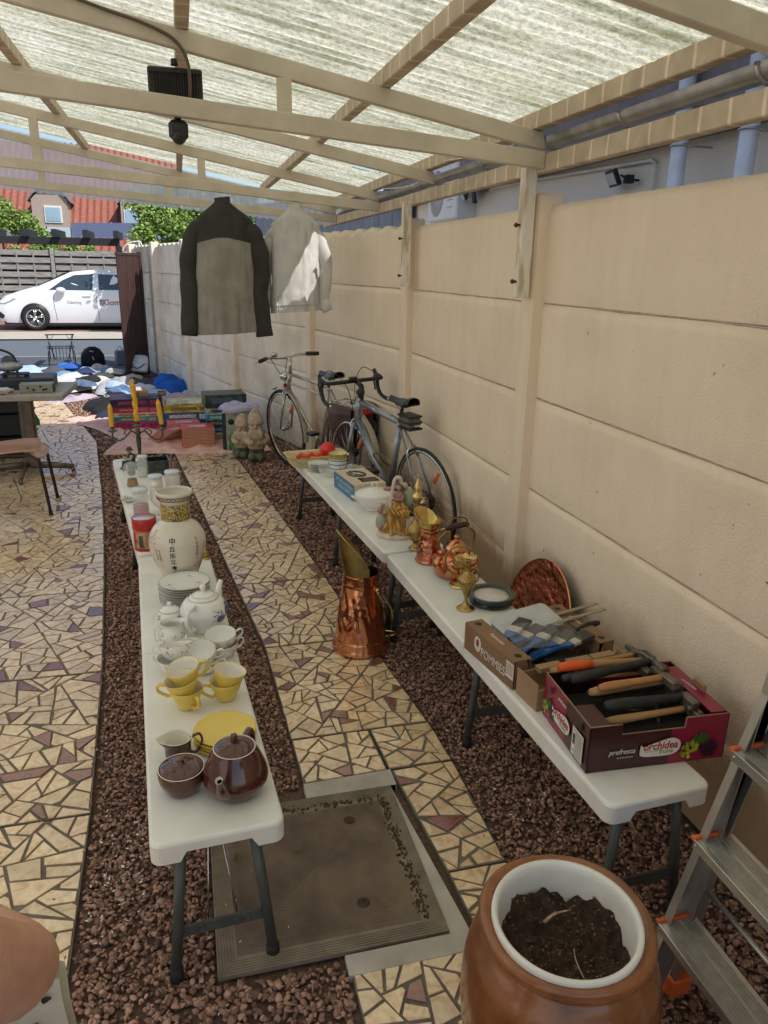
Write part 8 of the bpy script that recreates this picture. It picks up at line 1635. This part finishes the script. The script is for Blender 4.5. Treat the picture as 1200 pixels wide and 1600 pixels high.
t = thing('handbag', 'white handbag with dark piping leaning by the gate', 'handbag', (-.68, 12.2, .10), R(-25), tilt=(R(-25), 0))
mb = MB(); mb.lathe([(0, 0), (.13, 0), (.145, .03), (.13, .20), (.10, .26), (0, .26)], 28, sy=.45); mb.build('bag_body', mat('white_leather', (.66, .68, .70), rough=.35), t)
mb = MB(); mb.tube(bez([(-.11, -.05, .24), (-.08, -.072, .08), (.02, -.075, .04), (.11, -.055, .12)], 12), .007, 6); mb.tube(bez([(-.07, 0, .25), (-.04, -.02, .36), (.05, -.02, .36), (.08, 0, .25)], 12), .008, 6); mb.build('strap', M_black, t)
# board games
def gbox(label, x, y, z, w, d, h, c, rz=0, edge=None, group='stacked board games and puzzles', c2=None, seed=0):
    t = thing('board_game', label, 'board game', (x, y, z), rz, group)
    mm = mat('print_%s' % seed, c, c2 or tuple(v * .55 for v in c), rough=.35, scale=14, contrast=(.45, .55)); mb = MB(); mb.bbox((0, 0, h / 2), (w, d, h), .002); mb.build('box', mm, t)
    mb = MB(); mb.box((0, -d / 2 - .0008, h * .42), (w * .99, .0016, .002)); mb.build('lid_edge', M_black, t)
    if edge: mb = MB(); mb.box((-w * .08, -d / 2 - .001, h * .55), (w * .55, .002, h * .42)); mb.box((w * .33, -d / 2 - .001, h * .5), (w * .14, .002, h * .6)); mb.build('spine_print', mat('edge_%s' % seed, edge, tuple(v * .5 for v in edge), rough=.4, scale=60, contrast=(.48, .52)), t)
    return t
z = .03
for k, (lb, h, c, e, w) in enumerate((('magenta game box at the bottom of the left pile', .075, (.65, .04, .16), (.35, .03, .15), .50), ('teal and white game box second in the left pile', .05, (.05, .30, .36), (.6, .45, .2), .46), ('cream game box in the middle of the left pile', .04, (.76, .68, .56), (.6, .2, .15), .50), ('crimson game box second from top of left pile', .055, (.60, .05, .09), (.75, .2, .2), .50), ('dark navy game box on top of the left pile', .085, (.05, .04, .13), (.40, .07, .12), .52))):
    gbox(lb, -.52 + .01 * (k % 2), 8.36 + .012 * k, z, w, .36, h, c, R(2 * k - 3), e, seed=k); z += h + .001
gbox('small tan wooden box lying on the left pile', -.48, 8.42, z, .17, .12, .05, (.45, .28, .14), R(5), seed=30); gbox('little dark brown box beside the tan one', -.25, 8.44, z, .08, .1, .05, (.20, .12, .08), R(-5), (.5, .4, .3), seed=31)
z = .03
for k, (lb, h, c, e, w) in enumerate((('navy puzzle box at the bottom of the middle pile', .085, (.03, .05, .14), (.30, .18, .10), .52), ('blue puzzle box with white panel in middle pile', .085, (.05, .14, .42), (.75, .75, .72), .50), ('yellow puzzle box on top of the middle pile', .075, (.74, .58, .07), (.35, .2, .1), .48), ('pale yellow flat box on top of the yellow one', .022, (.74, .70, .42), None, .46))):
    gbox(lb, -.02 + .012 * k, 8.30, z, w, .36, h, c, R(1.5 * k - 2), e, seed=k + 8); z += h + .001
z = .004
for k, (lb, h, c, e, w) in enumerate((('white and yellow puzzle box lowest in the right pile', .10, (.62, .60, .52), (.60, .42, .05), .26), ('dark blue puzzle box second in the right pile', .06, (.03, .11, .30), (.2, .4, .6), .27), ('navy puzzle box third in the right pile', .06, (.02, .05, .13), (.35, .3, .12), .26), ('turquoise puzzle box fourth in the right pile', .055, (.05, .42, .56), (.5, .7, .75), .26), ('white puzzle box with blue patch fifth in pile', .065, (.64, .64, .62), (.04, .12, .3), .25), ('large dark picture box tilted atop the right pile', .13, (.05, .08, .06), (.10, .16, .26), .40))):
    gbox(lb, .30 + .005 * (k % 3) + (.05 if k == 5 else 0), 7.66, z, w, .30, h, c, R(-4 + 2 * k), e, seed=k + 14); z += h + .001
# red booklets
M_bc = [mat('booklet_red', (.75, .035, .06), (.66, .07, .09), rough=.35, scale=18), mat('booklet_pages', (.66, .50, .34), (.42, .30, .19), rough=.9, stretch=(1, 1, 60), scale=10)]
def booklet(label, x, y, z, rz, w=.30, d=.21, th=.0135, group='red comic booklets', cover=True):
    mb = MB(); mb.box((0, 0, th * .46), (w * .99, d * .985, th * .8)); mb.mi = [1] * 6; mb.mi[1] = 0; mb.mi[0] = 0; mb.box((0, 0, th - .0012), (w, d, .0026))
    if cover: mb.cur = 2; mb.box((.0, -.01, th + .0004), (w * .5, d * .38, .0006))
    return one('booklet', mb, M_bc + [mat('booklet_picture', (.75, .62, .58), (.25, .35, .55), rough=.3, scale=26, contrast=(.45, .55))], label, 'booklet', (x, y, z), rz, group)
for k in range(14): booklet(f'red covered booklet in the tall front pile, cover {"showing" if k == 13 else "hidden by those above"}', .085 + r9.gauss(0, .003), 7.36 + r9.gauss(0, .003), .012 + .014 * k, R(r9.gauss(3, 1)), cover=k == 13)
for k in range(13): booklet(f'red covered booklet in the pile behind the front one, cover {"showing" if k == 12 else "hidden"}', -.04 + r9.gauss(0, .004), 7.66 + r9.gauss(0, .004), .012 + .014 * k, R(r9.gauss(8, 2)), cover=k == 12)
for k in range(12): booklet('red booklet slid sideways in the fanned row left of the piles', -.27 + .012 * k, 7.60 - .010 * k, .012 + .0125 * k, R(30 + 2 * k), .24, .17, .012)
for o in [q for q in COL.objects if q.get('category') == 'booklet']: o.location.z += .004
# printed sack box, gnomes, bottle
t = thing('shopping_bag', 'tall printed bag with lilac cloth on top beside the gnomes', 'bag', (.475, 7.22, .004), R(-8))
mb = MB(); mb.bbox((0, 0, .19), (.30, .20, .38), .01); mb.build('bag_body', mat('bag_grey_print', (.42, .46, .40), (.30, .34, .28), rough=.4), t)
mb = MB(); mb.box((-.151, 0, .18), (.004, .2, .36)); mb.box((-.135, -.101, .18), (.035, .004, .36)); mb.build('dark_side', mat('dark_bag_side', (.03, .035, .06), rough=.4), t)
mb = MB(); r4 = random.Random(1); [mb.add([(x, -.103, .01), (x + .008, -.103, .01), (x + .004 + r4.gauss(0, .015), -.103, r4.uniform(.12, .26))], [(0, 1, 2)]) for x in [-.10 + .0055 * k for k in range(44)]]; mb.build('grass_print', mat('grass_print', (.12, .26, .06), (.07, .16, .04), rough=.4, island=.5), t)
mb = MB(); mb.lathe([(0, 0), (.028, 0), (.028, .002), (0, .002)], 20, Matrix.Translation((-.07, -.102, .28)) @ Matrix.Rotation(R(90), 4, 'X')); mb.build('round_emblem', M_black, t)
mb = MB(); mb.lathe(smooth_prof([(.18, .37), (.185, .40), (.16, .425), (.12, .44), (.06, .43), (0, .425)], 4), 48, sy=.72, fn=lambda a, r, z: (r * (1 + .06 * math.sin(a * 5)), z + .012 * math.sin(a * 4)), cap=False); mb.build('lilac_cloth', CM('lilac2', (.52, .50, .72)), t)
M_gn = mat('weathered_gnome_stone', (.62, .50, .36), (.36, .28, .19), rough=.8, scale=18, bump=.003, bscale=40); M_gb = mat('grey_green_stone', (.16, .17, .12), (.10, .10, .07), rough=.8, scale=18, bump=.002, bscale=50)
def gnome(label, x, y, s, rz):
    t = thing('garden_gnome', label, 'garden gnome', (x, y, 0), rz, 'stone garden gnomes'); t.scale = (.84 * s, .84 * s, s)
    mb = MB(); mb.sphere((-.045, -.05, .045), (.045, .065, .045), 12, 8); mb.sphere((.045, -.05, .045), (.045, .065, .045), 12, 8); mb.tube([(-.035, 0, .07), (-.035, 0, .13)], [.04, .05], 10); mb.tube([(.035, 0, .07), (.035, 0, .13)], [.04, .05], 10); mb.lathe([(0, .02), (.09, .02), (.095, .05), (.075, .08), (0, .08)], 20); mb.build('boots', M_gb, t)
    mb = MB(); mb.lathe(smooth_prof([(0, .11), (.085, .12), (.10, .17), (.095, .22), (.075, .27), (.03, .29), (0, .29)], 4), 28, fn=lambda a, r, z: (r * (1 + .04 * math.sin(a * 4 + z * 30)), z)); mb.tube(bez([(-.085, 0, .25), (-.115, -.03, .20), (-.06, -.085, .18), (-.02, -.10, .19)], 12), [.036, .036, .035, .034, .032, .030, .028, .027, .026, .026, .026, .026, .026][:13], 10); mb.tube(bez([(.085, 0, .25), (.115, -.03, .20), (.06, -.085, .18), (.02, -.10, .19)], 12), [.036, .036, .035, .034, .032, .030, .028, .027, .026, .026, .026, .026, .026][:13], 10); mb.build('body', M_gn, t)
    mb = MB(); mb.sphere((0, -.02, .325), (.072, .068, .07), 20, 14, fn=lambda p: 1 + .05 * noise.noise(p * 4)); mb.sphere((0, -.095, .325), .018, 10, 8); [mb.sphere((q * .035, -.075, .312), (.022, .016, .018), 10, 6) for q in (-1, 1)]; mb.build('head', M_gn, t)
    mb = MB(); [mb.tube(bez([(q * .012 - .0, -.07, .30), (q * .02, -.10, .25), (q * .012, -.095, .18 + .01 * abs(q))], 10), [.020, .022, .023, .023, .022, .020, .018, .015, .012, .008, .004][:11], 8) for q in (-3, -2, -1, 0, 1, 2, 3)]; mb.build('beard', M_gn, t)
    mb = MB(); mb.lathe(smooth_prof([(.082, .345), (.086, .36), (.075, .40), (.050, .445), (.028, .47), (.0, .485)], 4), 28, Matrix.Translation((.0, -.01, 0)), fn=lambda a, r, z: (r * (1 + .05 * math.sin(a * 3 + z * 40)), z), cap=False); mb.build('hood', M_gn, t)
    mb = MB(); [mb.sphere((q * .028, -.083, .338), (.010, .006, .006), 8, 5) for q in (-1, 1)]; mb.build('eyes', M_gb, t)
gnome('taller smiling stone gnome with pointed hood by the front wheel', .585, 6.72, 1.0, R(-8)); gnome('smaller stone gnome half hidden behind the taller one', .475, 6.86, .86, R(-25))
t = vessel('bottle', 'small teal glazed bottle vase at the gnomes feet', 'vase', (.435, 6.98), smooth_prof([(.035, 0), (.048, .02), (.05, .06), (.03, .11), (.018, .14), (.022, .17)], 4), mat('teal_glaze', (.04, .10, .11), (.12, .17, .17), rough=.2, coat=.5), M_black, z=.005)
o = cloth('rose_cloth', 'small faded rose cloth on gravel behind the bicycle wheel', 'cloth', .66, 7.1, .18, .14, .05, M_pink, 21, 0, 1, None, .01)
if 'group' in o: del o['group']
